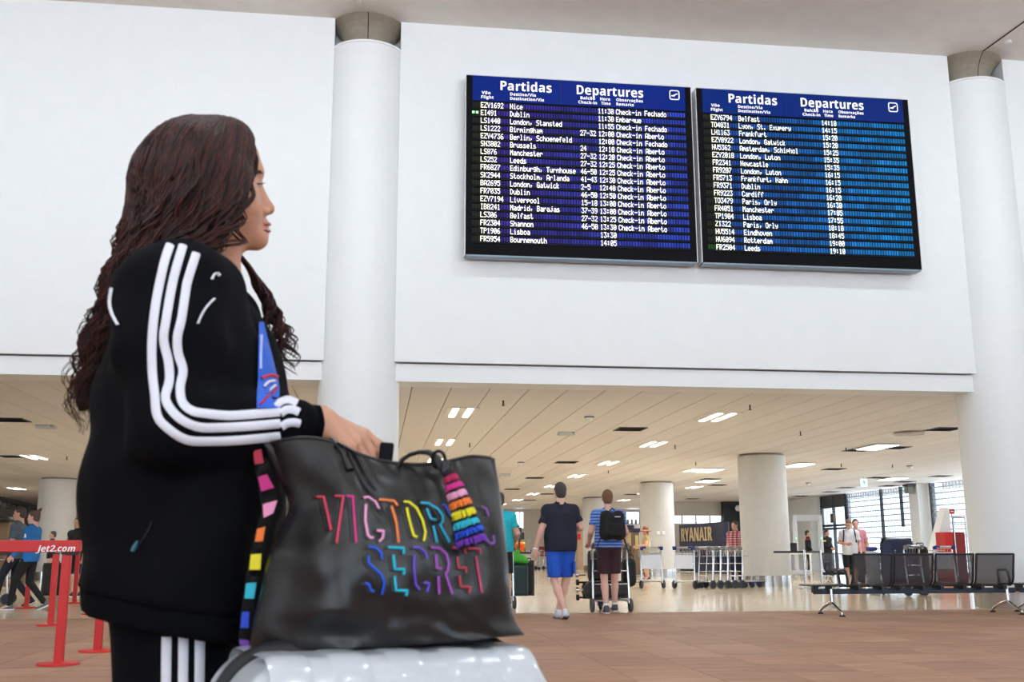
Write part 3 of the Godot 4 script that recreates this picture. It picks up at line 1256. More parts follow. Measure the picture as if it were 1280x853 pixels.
	# pole and red notice between the two walking men
	px_thing("notice_board", "small red notice board on the far wall", "sign", 674, 684, 683, 696, -63.9, 0.1, mat(rgb(150, 30, 34), 0.5))
	px_thing("wall_post", "thin grey post before the far wall", "post", 683.5, 640, 685.5, 714, -54.0, 0.15, M.grey)
	px_thing("striped_board", "cream wall panel with red stripes beyond the striped shirt man", "panel", 722, 662, 731, 716, -56.0, 0.2, mat(rgb(190, 160, 130), 0.5))
	px_thing("fire_cabinet", "red cabinet fixed to the far wall panel", "cabinet", 722, 668, 726, 675, -55.95, 0.2, M.red)
	# information desk on the left of the man in navy
	t = thing("service_desk", "white service desk in front of the orange vest worker", "desk", Vector3.ZERO)
	g = Geo.new()
	px_box(g, 648, 693, 663, 712, -46.0, 0.8, 0.02)
	part("body", g, mat(rgb(226, 224, 218), 0.4), t)
	g = Geo.new()
	px_box(g, 645, 690.5, 664, 693, -45.8, 1.1, 0.01)
	part("worktop", g, M.dark_metal, t)
	t = thing("monitor_stand", "black monitor on a slim post near the far window", "monitor", Vector3.ZERO)
	g = Geo.new()
	px_box(g, 643, 660, 652.5, 675.5, -44.0, 0.12, 0.03)
	part("screen", g, mat(rgb(40, 44, 50), 0.25), t)
	g = Geo.new()
	px_box(g, 651.5, 666, 655.5, 675, -44.1, 0.2, 0.03)
	part("speaker", g, M.black, t)
	g = Geo.new()
	var mb := on_z(649, 662, -44.08)
	g.rod(Vector3(mb.x, 0, mb.z), mb, 0.03)
	part("post", g, M.dark_metal, t)

func left_side() -> void:
	# dark gantry, kiosk and counters behind the barriers
	var t := thing("light_gantry", "dark ceiling gantry beam with small spotlights", "gantry", Vector3.ZERO)
	var g := Geo.new()
	var a := on_z(-40, 616, -44.0)
	var b := on_z(50, 636, -50.0)
	g.tube([a, b], 0.12, 6)
	part("beam", g, M.black, t)
	for k in 5:
		var p := a.lerp(b, 0.4 + k * 0.13)
		g = Geo.new()
		g.tube([p, p + Vector3(0.02, -0.3, 0.1)], 0.09, 8)
		part("spotlight", g, M.dark_metal, t)
	px_thing("shop_back_wall", "dark shop wall behind the teenagers", "wall panel", -60, 634, 46, 720, -52.0, 0.3, mat(rgb(74, 64, 54), 0.6))
	t = thing("kiosk_booth", "brown kiosk booth at the edge behind the teenagers", "kiosk", Vector3.ZERO)
	g = Geo.new()
	px_box(g, -40, 651, 8, 724, -32.0, 1.0, 0.05)
	part("body", g, mat(rgb(104, 80, 56), 0.5), t)
	g = Geo.new()
	px_box(g, -42, 646, 11, 653, -31.8, 1.3, 0.2)
	part("roof", g, M.black, t)
	px_thing("poster_board", "pale upright poster board behind the teenagers", "poster", 8, 650, 20, 676, -33.0, 0.06, mat(rgb(200, 196, 186), 0.6))
	px_thing("brown_counter", "low brown counter behind the blue jacket girl", "counter", 5, 694, 20, 722, -33.5, 0.8, mat(rgb(96, 76, 52), 0.5))
	px_thing("pale_filler", "made-up pale rack leaning by the barrier", "filler", 79, 673, 92, 735, -26.0, 0.5, mat(rgb(196, 180, 160), 0.6))  # made-up block in place of a thing that stayed unclear

# ---------------------------------------------------------------- departure boards
const DOTS := {
	"0": [0x3E, 0x51, 0x49, 0x45, 0x3E], "1": [0x00, 0x42, 0x7F, 0x40, 0x00], "2": [0x42, 0x61, 0x51, 0x49, 0x46], "3": [0x21, 0x41, 0x45, 0x4B, 0x31], "4": [0x18, 0x14, 0x12, 0x7F, 0x10],
	"5": [0x27, 0x45, 0x45, 0x45, 0x39], "6": [0x3C, 0x4A, 0x49, 0x49, 0x30], "7": [0x01, 0x71, 0x09, 0x05, 0x03], "8": [0x36, 0x49, 0x49, 0x49, 0x36], "9": [0x06, 0x49, 0x49, 0x29, 0x1E],
	"A": [0x7E, 0x11, 0x11, 0x11, 0x7E], "B": [0x7F, 0x49, 0x49, 0x49, 0x36], "C": [0x3E, 0x41, 0x41, 0x41, 0x22], "D": [0x7F, 0x41, 0x41, 0x22, 0x1C], "E": [0x7F, 0x49, 0x49, 0x49, 0x41],
	"F": [0x7F, 0x09, 0x09, 0x09, 0x01], "G": [0x3E, 0x41, 0x49, 0x49, 0x7A], "H": [0x7F, 0x08, 0x08, 0x08, 0x7F], "I": [0x00, 0x41, 0x7F, 0x41, 0x00], "K": [0x7F, 0x08, 0x14, 0x22, 0x41],
	"L": [0x7F, 0x40, 0x40, 0x40, 0x40], "M": [0x7F, 0x02, 0x0C, 0x02, 0x7F], "N": [0x7F, 0x04, 0x08, 0x10, 0x7F], "O": [0x3E, 0x41, 0x41, 0x41, 0x3E], "P": [0x7F, 0x09, 0x09, 0x09, 0x06],
	"R": [0x7F, 0x09, 0x19, 0x29, 0x46], "S": [0x46, 0x49, 0x49, 0x49, 0x31], "T": [0x01, 0x01, 0x7F, 0x01, 0x01], "V": [0x1F, 0x20, 0x40, 0x20, 0x1F], "Y": [0x07, 0x08, 0x70, 0x08, 0x07], "Z": [0x61, 0x51, 0x49, 0x45, 0x43],
	"a": [0x20, 0x54, 0x54, 0x54, 0x78], "b": [0x7F, 0x48, 0x44, 0x44, 0x38], "c": [0x38, 0x44, 0x44, 0x44, 0x20], "d": [0x38, 0x44, 0x44, 0x48, 0x7F], "e": [0x38, 0x54, 0x54, 0x54, 0x18],
	"f": [0x08, 0x7E, 0x09, 0x01, 0x02], "g": [0x0C, 0x52, 0x52, 0x52, 0x3E], "h": [0x7F, 0x08, 0x04, 0x04, 0x78], "i": [0x00, 0x44, 0x7D, 0x40, 0x00], "j": [0x20, 0x40, 0x44, 0x3D, 0x00],
	"k": [0x7F, 0x10, 0x28, 0x44, 0x00], "l": [0x00, 0x41, 0x7F, 0x40, 0x00], "m": [0x7C, 0x04, 0x18, 0x04, 0x78], "n": [0x7C, 0x08, 0x04, 0x04, 0x78], "o": [0x38, 0x44, 0x44, 0x44, 0x38],
	"p": [0x7C, 0x14, 0x14, 0x14, 0x08], "q": [0x08, 0x14, 0x14, 0x18, 0x7C], "r": [0x7C, 0x08, 0x04, 0x04, 0x08], "s": [0x48, 0x54, 0x54, 0x54, 0x20], "t": [0x04, 0x3F, 0x44, 0x40, 0x20],
	"u": [0x3C, 0x40, 0x40, 0x20, 0x7C], "v": [0x1C, 0x20, 0x40, 0x20, 0x1C], "w": [0x3C, 0x40, 0x30, 0x40, 0x3C], "x": [0x44, 0x28, 0x10, 0x28, 0x44], "y": [0x0C, 0x50, 0x50, 0x50, 0x3C], "z": [0x44, 0x64, 0x54, 0x4C, 0x44],
	",": [0x00, 0x50, 0x30, 0x00, 0x00], ":": [0x00, 0x36, 0x36, 0x00, 0x00], "-": [0x08, 0x08, 0x08, 0x08, 0x08], ".": [0x00, 0x60, 0x60, 0x00, 0x00],
}

func dot_text(g: Geo, s: String, x: float, y: float, pw: float, ph: float, z: float) -> void:
	for i in s.length():
		var ch := s[i]
		if not DOTS.has(ch):
			continue
		var cols: Array = DOTS[ch]
		for c in 5:
			var bits: int = cols[c]
			var r := 0
			while r < 7:
				if bits & (1 << r):
					var r1 := r
					while r1 < 7 and bits & (1 << r1):
						r1 += 1
					var xa := x + (i * 6 + c) * pw - pw * 0.12
					var xb := xa + pw * 1.24
					var ya := y - r * ph
					var yb := y - r1 * ph
					g.quad(Vector3(xa, yb, z), Vector3(xb, yb, z), Vector3(xb, ya, z), Vector3(xa, ya, z), Vector3(0, 0, 1))
					r = r1
				else:
					r += 1

func fit_text(parent: Node, called: String, s: String, x0: float, x1: float, base: float, cap: float, z: float, m: Material) -> void:
	var t := letters(s, 0.2, true, 0.006)
	var h := letters("H", 0.2, true, 0.006).get_aabb()
	var bb := t.get_aabb()
	var sx := (x1 - x0) / bb.size.x
	var sy := cap / h.size.y
	part(called, t, m, parent, Vector3(x0 - bb.position.x * sx, base - h.position.y * sy, z), Basis.from_scale(Vector3(sx, sy, 1)))

func departure_boards() -> void:
	var zf := -15.70
	var first := [["EZY1692", "Nice", "", "11:30", "Check-in Fechado"], ["EI491", "Dublin", "", "11:30", "Embarque"], ["LS1440", "London, Stansted", "", "11:55", "Check-in Fechado"], ["LS1222", "Birmingham", "27-32", "12:00", "Check-in Aberto"], ["EZY4736", "Berlin, Schoenefeld", "", "12:00", "Check-in Fechado"], ["SN3802", "Brussels", "24", "12:10", "Check-in Aberto"], ["LS876", "Manchester", "27-32", "12:20", "Check-in Aberto"], ["LS252", "Leeds", "27-32", "12:25", "Check-in Aberto"], ["FR6827", "Edinburgh, Turnhouse", "46-50", "12:25", "Check-in Aberto"], ["SK2944", "Stockholm, Arlanda", "41-43", "12:30", "Check-in Aberto"], ["BA2695", "London, Gatwick", "2-5", "12:40", "Check-in Aberto"], ["FR7035", "Dublin", "46-50", "12:50", "Check-in Aberto"], ["EZY7194", "Liverpool", "15-18", "13:00", "Check-in Aberto"], ["IB8241", "Madrid, Barajas", "37-39", "13:00", "Check-in Aberto"], ["LS306", "Belfast", "27-32", "13:25", "Check-in Aberto"], ["FR2304", "Shannon", "46-50", "13:30", "Check-in Aberto"], ["TP1906", "Lisboa", "", "13:30", ""], ["FR5954", "Bournemouth", "", "14:05", ""]]
	var second := [["EZY6794", "Belfast", "", "14:10", ""], ["TO4831", "Lyon, St. Exupery", "", "14:15", ""], ["LH1163", "Frankfurt", "", "15:20", ""], ["EZY8922", "London, Gatwick", "", "15:20", ""], ["HV5362", "Amsterdam, Schiphol", "", "15:25", ""], ["EZY2018", "London, Luton", "", "15:35", ""], ["FR2341", "Newcastle", "", "15:35", ""], ["FR9207", "London, Luton", "", "16:15", ""], ["FR5713", "Frankfurt, Hahn", "", "16:15", ""], ["FR9371", "Dublin", "", "16:15", ""], ["FR9223", "Cardiff", "", "16:20", ""], ["TO3479", "Paris, Orly", "", "16:30", ""], ["FR4051", "Manchester", "", "17:05", ""], ["TP1904", "Lisboa", "", "17:55", ""], ["ZI322", "Paris, Orly", "", "18:10", ""], ["HV5514", "Eindhoven", "", "18:45", ""], ["HV6094", "Rotterdam", "", "19:00", ""], ["FR2504", "Leeds", "", "19:10", ""]]
	board([on_z(583.4, 93, zf), on_z(581, 317.4, zf), on_z(863.6, 109.1, zf), on_z(871.7, 328, zf)], first, 0, "electronic departure board with purple-blue rows and a remarks column filled in")
	board([on_z(871, 110, zf), on_z(878, 328.4, zf), on_z(1134.4, 124, zf), on_z(1153.7, 336.5, zf)], second, 1, "electronic departure board with bright blue rows and an empty remarks column")

func board(q: Array, rows: Array, which: int, label: String) -> void:
	var x0: float = (q[0].x + q[1].x) / 2
	var x1: float = (q[2].x + q[3].x) / 2
	var y1: float = (q[0].y + q[2].y) / 2
	var y0: float = (q[1].y + q[3].y) / 2
	var W := x1 - x0
	var H := y1 - y0
	var t := thing("departure_board", label, "display board", Vector3(x0, y0, q[0].z))
	var g := Geo.new()
	g.box(Vector3(W / 2, H / 2, -0.11), Vector3(W, H, 0.22))
	part("housing", g, mat(rgb(15, 15, 17), 0.6, 0.0, 0.2), t)
	g = Geo.new()
	g.box(Vector3(W / 2, 0.25, -0.235), Vector3(W * 0.9, 0.1, 0.07))
	g.box(Vector3(W / 2, H - 0.3, -0.235), Vector3(W * 0.9, 0.1, 0.07))
	part("wall_bracket", g, M.dark_metal, t)
	g = Geo.new()
	g.box(Vector3(W / 2, -0.012, -0.10), Vector3(W - 0.02, 0.024, 0.2))
	part("bottom_rail", g, mat(rgb(130, 144, 158), 0.4, 0.4), t)
	g = Geo.new()
	g.box(Vector3(W / 2, H + 0.008, -0.10), Vector3(W, 0.016, 0.2))
	g.box(Vector3(-0.006, H / 2, -0.10), Vector3(0.012, H, 0.2))
	g.box(Vector3(W + 0.006, H / 2, -0.10), Vector3(0.012, H, 0.2))
	part("edge_trim", g, mat(rgb(214, 214, 216), 0.4, 0.3), t)
	# header
	var hx0 := W * 0.027
	var hx1 := W * 0.972
	g = Geo.new()
	g.box(Vector3((hx0 + hx1) / 2, H * 0.927, 0.006), Vector3(hx1 - hx0, H * 0.142, 0.016))
	var hd := part("header_panel", g, mat(rgb(0, 36, 128) if which == 0 else rgb(2, 40, 122), 0.5, 0.0, 0.25), t)
	g = Geo.new()
	g.box(Vector3(W * 0.415, H * 0.927, 0.0143), Vector3(0.006, H * 0.14, 0.002))
	part("panel_joint", g, mat(rgb(0, 20, 80), 0.5), hd)
	var ink := mat(rgb(246, 246, 250), 0.5)
	ink.emission_enabled = true
	ink.emission = Color(1, 1, 1)
	ink.emission_energy_multiplier = 0.25
	var z := 0.015
	fit_text(hd, "lettering", "Partidas", W * 0.148, W * 0.373, H * 0.922, H * 0.052, z, ink)
	fit_text(hd, "lettering", "Departures", W * 0.484, W * 0.782, H * 0.922, H * 0.052, z, ink)
	for e in [["Vôo", 0.066, 0.105, 0], ["Flight", 0.064, 0.118, 1], ["Destino/Via", 0.19, 0.303, 0], ["Destination/Via", 0.19, 0.338, 1], ["Balcão", 0.500, 0.565, 0], ["Check-in", 0.490, 0.573, 1], ["Hora", 0.588, 0.632, 0], ["Time", 0.592, 0.634, 1], ["Observações", 0.660, 0.780, 0], ["Remarks", 0.660, 0.738, 1]]:
		fit_text(hd, "lettering", e[0], W * e[1], W * e[2], H * (0.893 if e[3] == 0 else 0.868), H * 0.0165, z, ink)
	# take-off pictogram in a rounded frame
	g = Geo.new()
	var cx := W * 0.924
	var cy := H * 0.947
	var s := H * 0.026
	var loop := []
	for k in 33:
		var a := TAU * k / 32.0
		var px := signf(cos(a)) * pow(absf(cos(a)), 0.35) * s
		var py := signf(sin(a)) * pow(absf(sin(a)), 0.35) * s
		loop.append(Vector3(cx + px, cy + py, z + 0.002))
	g.tube(loop, 0.010, 6, false, 1.0, Vector3.BACK)
	var plane := PackedVector2Array([Vector2(-0.85, -0.30), Vector2(-0.70, -0.02), Vector2(-0.50, -0.10), Vector2(0.45, 0.40), Vector2(0.85, 0.46), Vector2(0.80, 0.28), Vector2(0.25, -0.04), Vector2(-0.05, -0.46), Vector2(-0.28, -0.46), Vector2(-0.12, -0.22), Vector2(-0.50, -0.40)])
	for k in plane.size():
		plane[k] = plane[k] * s * 0.85
	g.prism(plane, 0.006, Vector3(cx, cy, z))
	part("takeoff_symbol", g, ink, hd)
	# 18 rows of display cells
	var cells := 78
	var cw := 10
	var img := Image.create(cells * cw, 18 * 16, false, Image.FORMAT_RGB8)
	var rng := RandomNumberGenerator.new()
	rng.seed = 77 + which
	for r in 18:
		var tone := Color.BLACK
		for c in cells:
			if c % 6 == 0:
				var f := float(c) / cells  # left-to-right tint of the viewing angle, painted into the cell colours
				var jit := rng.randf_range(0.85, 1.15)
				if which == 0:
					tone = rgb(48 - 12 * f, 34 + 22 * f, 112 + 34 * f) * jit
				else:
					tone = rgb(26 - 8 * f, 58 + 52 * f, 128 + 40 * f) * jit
			var k := tone * rng.randf_range(0.9, 1.1)
			if c < 5:
				k = rgb(30, 34, 28) if not (which == 1 and r == 17) else rgb(30, 66, 34)
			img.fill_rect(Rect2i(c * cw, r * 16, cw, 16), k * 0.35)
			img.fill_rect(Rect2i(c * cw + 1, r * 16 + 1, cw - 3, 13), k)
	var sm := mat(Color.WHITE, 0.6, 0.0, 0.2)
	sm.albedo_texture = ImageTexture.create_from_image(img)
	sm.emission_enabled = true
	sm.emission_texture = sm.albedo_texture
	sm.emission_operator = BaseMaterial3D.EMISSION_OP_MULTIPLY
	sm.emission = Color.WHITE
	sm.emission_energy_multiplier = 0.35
	var lit := mat(rgb(250, 250, 235), 0.5)
	lit.emission_enabled = true
	lit.emission = Color(1.0, 1.0, 0.9)
	lit.emission_energy_multiplier = 0.45
	var ledge_m := mat(rgb(22, 23, 28), 0.5, 0.0, 0.25)
	var pitch := H * 0.0438
	var pw := W * 0.0143 / 6.0
	var ph := H * 0.0044
	for r in 18:
		var yc := H * (1.0 - 0.168 - 0.0438 * r)
		g = Geo.new()
		var ya := yc - pitch * 0.36
		var yb := yc + pitch * 0.36
		var U0 := Vector2(0, (r + 1.0) / 18.0)
		var U1 := Vector2(1, (r + 1.0) / 18.0)
		var U2 := Vector2(1, r / 18.0)
		var U3 := Vector2(0, r / 18.0)
		var P := [Vector3(hx0, ya, 0.002), Vector3(hx1, ya, 0.002), Vector3(hx1, yb, 0.002), Vector3(hx0, yb, 0.002)]
		var B := Vector3(0, 0, 1)
		g.tri(P[0], P[1], P[2], B, B, B, U0, U1, U2)
		g.tri(P[0], P[2], P[3], B, B, B, U0, U2, U3)
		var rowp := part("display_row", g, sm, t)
		g = Geo.new()
		dot_text(g, rows[r][0], W * 0.063, yc + ph * 3.5, pw, ph, 0.006)
		dot_text(g, rows[r][1], W * 0.190, yc + ph * 3.5, pw, ph, 0.006)
		dot_text(g, rows[r][2], W * 0.497, yc + ph * 3.5, pw, ph, 0.006)
		dot_text(g, rows[r][3], W * 0.578, yc + ph * 3.5, pw, ph, 0.006)
		dot_text(g, rows[r][4], W * 0.658, yc + ph * 3.5, pw, ph, 0.006)
		part("row_text", g, lit, rowp).set_meta("kind", "stuff")
		g = Geo.new()
		g.box(Vector3((hx0 + hx1) / 2, ya - pitch * 0.12, 0.008), Vector3(hx1 - hx0, pitch * 0.14, 0.018))
		part("row_ledge", g, ledge_m, t)
		if which == 0 and r == 1:
			for k in 2:
				g = Geo.new()
				g.box(Vector3(W * (0.031 + 0.016 * k), yc, 0.005), Vector3(W * 0.010, pitch * 0.3, 0.006))
				part("status_light", g, glow(Color(0.1, 0.9, 0.3), 1.2), t)

# ---------------------------------------------------------------- seating
func seat_profile() -> Array:
	return [Vector2(0.245, 0.865), Vector2(0.225, 0.76), Vector2(0.200, 0.64), Vector2(0.185, 0.54), Vector2(0.165, 0.475), Vector2(0.125, 0.430), Vector2(0.06, 0.415), Vector2(-0.08, 0.420), Vector2(-0.20, 0.430), Vector2(-0.25, 0.425), Vector2(-0.275, 0.40)]

func make_bench(label: String, n: int, pitch: float, table: float) -> Node3D:
	var t := thing("airport_bench", label, "bench", Vector3.ZERO)
	var sheet_m := mat(Color(rgb(84, 86, 92), 0.86), 0.42, 0.6)
	sheet_m.transparency = BaseMaterial3D.TRANSPARENCY_ALPHA
	var prof := seat_profile()
	var W := pitch - 0.045
	var L := n * pitch
	for i in n:
		var xc := (i + 0.5) * pitch
		var P := []
		for r in prof.size():
			for c in 5:
				var f := c / 4.0 - 0.5
				P.append(Vector3(xc + f * W, prof[r].y, prof[r].x + 0.012 * (4.0 * f * f)))
		var g := Geo.new()
		g.sheet(P, prof.size(), 5)
		var s := part("seat", g, sheet_m, t)
		g = Geo.new()
		for sd in [-0.5, 0.5]:
			var path := []
			for p in prof:
				path.append(Vector3(xc + sd * W, p.y, p.x + 0.012))
			g.tube(path, 0.016, 6, true, 1.0, Vector3.RIGHT)
		for e in [0, prof.size() - 1]:
			g.tube([Vector3(xc - W / 2, prof[e].y, prof[e].x + 0.01), Vector3(xc + W / 2, prof[e].y, prof[e].x + 0.01)], 0.015, 6)
		part("seat_frame", g, M.dark_metal, s)
		for sd in [-0.3, 0.3]:
			g = Geo.new()
			g.box(Vector3(xc + sd * W, 0.385, 0.02), Vector3(0.05, 0.06, 0.28))
			part("seat_bracket", g, M.dark_metal, t)
	var g2 := Geo.new()
	g2.rbox(Vector3((L - table) / 2 + 0.1, 0.335, 0.0), Vector3(L + table + 0.0, 0.075, 0.06), 0.01)
	part("beam", g2, M.navy_metal, t)
	if table > 0.0:
		g2 = Geo.new()
		g2.rbox(Vector3(-table / 2 - 0.01, 0.425, -0.02), Vector3(table, 0.022, 0.48), 0.01)
		part("side_table", g2, M.dark_metal, t)
		for sd in [0.2, 0.55]:
			g2 = Geo.new()
			g2.box(Vector3(-table * (1.0 - sd), 0.365, 0), Vector3(0.06, 0.10, 0.12))
			part("table_bracket", g2, M.dark_metal, t)
	for x in [-table * 0.42 if table > 0.0 else 0.3, L - 0.05]:
		g2 = Geo.new()
		g2.tube([Vector3(x, 0.37, 0.04), Vector3(x, 0.16, 0.05)], [0.028, 0.024], 8)
		for sd in [-1, 1]:
			g2.tube([Vector3(x, 0.18, 0.03), Vector3(x, 0.14, sd * 0.14), Vector3(x, 0.055, sd * 0.36)], [0.024, 0.022, 0.016], 8)
			g2.rod(Vector3(x, 0.055, sd * 0.36), Vector3(x, 0.02, sd * 0.37), 0.018)
		var leg := part("leg", g2, M.chrome, t)
		g2 = Geo.new()
		for sd in [-1, 1]:
			g2.lathe([Vector2(0.015, 0.03), Vector2(0.045, 0.008), Vector2(0.045, 0.0)], 12, Vector3(x, 0, sd * 0.37))
		part("foot_pad", g2, M.dark_rubber, leg)
	for x in [0.0, L]:
		g2 = Geo.new()
		var path := [Vector3(x, 0.40, 0.06), Vector3(x, 0.52, 0.06), Vector3(x, 0.62, 0.02), Vector3(x, 0.635, -0.08), Vector3(x, 0.63, -0.20), Vector3(x, 0.58, -0.235), Vector3(x, 0.44, -0.20)]
		g2.tube(path, 0.02, 8, true, 1.0, Vector3.RIGHT)
		part("armrest", g2, M.dark_metal, t)
	return t

func benches() -> void:
	var z := -14.62
	var a := on_z(1063, 695, z)
	var b := on_z(1267, 695, z)
	var pitch := (b.x - a.x) / 4.0
	var t := make_bench("row of four grey perforated metal seats with a side table and chrome legs", 4, pitch, 0.60)
	t.position = Vector3(a.x, 0, z - 0.20)
	# the next row begins behind the right end
	var t3 := make_bench("grey metal seat row standing behind the right column", 2, pitch, 0.45)
	t3.position = Vector3(b.x + 0.55, 0, z - 0.22)
	# second row further back, turned the other way
	var q := on_floor(1029, 734)
	var t2 := make_bench("distant grey metal seat row facing the hall with children on it", 4, 0.62, 0.55)
	t2.position = Vector3(q.x + 2.65, 0, q.z - 0.1)
	t2.rotation.y = PI

# ---------------------------------------------------------------- luggage trolleys
func make_trolley(label: String, panel: bool, group := "") -> Node3D:
	var t := thing("luggage_trolley", label, "trolley", Vector3.ZERO, 0.0, group)
	var g := Geo.new()
	for s in [-1, 1]:
		g.tube([Vector3(s * 0.285, 0.13, 0.36), Vector3(s * 0.28, 0.5, 0.33), Vector3(s * 0.27, 0.92, 0.30), Vector3(s * 0.265, 1.0, 0.34), Vector3(s * 0.262, 1.02, 0.40)], 0.019, 8)
	for h in [0.42, 0.62]:
		g.tube([Vector3(-0.28, h, 0.335), Vector3(0.28, h, 0.335)], 0.012, 6)
	part("frame", g, M.chrome, t)
	g = Geo.new()
	g.tube([Vector3(-0.27, 1.02, 0.40), Vector3(0.27, 1.02, 0.40)], 0.018, 8)
	var h1 := part("handle", g, M.alu, t)
	for s in [-1, 1]:
		g = Geo.new()
		g.tube([Vector3(s * 0.29, 1.02, 0.40), Vector3(s * 0.17, 1.02, 0.40)], 0.028, 8)
		g.rbox(Vector3(s * 0.27, 0.99, 0.36), Vector3(0.06, 0.08, 0.10), 0.015)
		part("grip", g, M.blue_plastic if panel else M.grey, h1)
	# wire basket on the front of the handle
	g = Geo.new()
	for k in 6:
		var x := -0.25 + k * 0.1
		g.tube([Vector3(x, 0.98, 0.31), Vector3(x, 0.80, 0.28), Vector3(x, 0.80, 0.10), Vector3(x, 0.93, 0.08)], 0.006, 4)
	for p in [[0.93, 0.08], [0.80, 0.10], [0.80, 0.20], [0.98, 0.31]]:
		g.tube([Vector3(-0.26, p[0], p[1]), Vector3(0.26, p[0], p[1])], 0.008, 4)
	part("basket", g, M.alu, t)
	if panel:
		g = Geo.new()
		g.rbox(Vector3(0, 0.66, 0.345), Vector3(0.53, 0.34, 0.014), 0.006)
		part("advert_panel", g, mat(rgb(206, 212, 222), 0.45), t)
		g = Geo.new()
		g.rbox(Vector3(0, 0.865, 0.345), Vector3(0.53, 0.05, 0.012), 0.005)
		part("panel_rail", g, M.alu, t)
	# platform
	g = Geo.new()
	for s in [-1, 1]:
		g.tube([Vector3(s * 0.285, 0.16, 0.36), Vector3(s * 0.20, 0.17, -0.30), Vector3(s * 0.14, 0.17, -0.52), Vector3(s * 0.12, 0.30, -0.56)], 0.017, 8)
	g.tube([Vector3(-0.12, 0.30, -0.56), Vector3(0.12, 0.30, -0.56)], 0.017, 8)
	for k in 4:
		var z := 0.24 - k * 0.2
		var w := 0.27 - k * 0.035
		g.tube([Vector3(-w, 0.165, z), Vector3(w, 0.165, z)], 0.011, 6)
	part("platform", g, M.alu, t)
	g = Geo.new()
	g.rbox(Vector3(0, 0.145, -0.40), Vector3(0.28, 0.03, 0.22), 0.01)
	g.rbox(Vector3(0, 0.10, -0.42), Vector3(0.10, 0.08, 0.10), 0.01)
	part("front_bumper", g, M.blue_plastic, t)
	for w in [[-0.30, 0.36, 0.105], [0.30, 0.36, 0.105], [0.0, -0.44, 0.075]]:
		g = Geo.new()
		g.lathe([Vector2(w[2] - 0.025, -0.022), Vector2(w[2] - 0.006, -0.022), Vector2(w[2], -0.012), Vector2(w[2], 0.012), Vector2(w[2] - 0.006, 0.022), Vector2(w[2] - 0.025, 0.022)], 20, Vector3(w[0], w[2], w[1]), Basis(Vector3.FORWARD, PI / 2))
		var wh := part("wheel", g, M.rubber, t)
		g = Geo.new()
		g.lathe([Vector2(0, -0.014), Vector2(w[2] - 0.024, -0.014), Vector2(w[2] - 0.024, 0.014), Vector2(0, 0.014)], 16, Vector3(w[0], w[2], w[1]), Basis(Vector3.FORWARD, PI / 2))
		part("hub", g, M.dark_metal, wh)
	return t

func bag_box(called: String, label: String, category: String, c: Vector3, s: Vector3, r: float, m: Material, turn := 0.0, handle := true, trims := true) -> Node3D:
	var t := thing(called, label, category, c, turn)
	var g := Geo.new()
	g.rbox(Vector3(0, s.y / 2, 0), s, r)
	part("body", g, m, t)
	if trims:
		g = Geo.new()
		g.rbox(Vector3(0, s.y / 2, 0), Vector3(s.x + 0.008, s.y + 0.008, 0.02), 0.009)
		part("zip_band", g, M.black, t)
	if handle:
		g = Geo.new()
		g.tube([Vector3(-0.08, s.y - 0.01, 0), Vector3(-0.07, s.y + 0.04, 0), Vector3(0.07, s.y + 0.04, 0), Vector3(0.08, s.y - 0.01, 0)], 0.012, 6)
		part("handle", g, M.black, t)
	return t

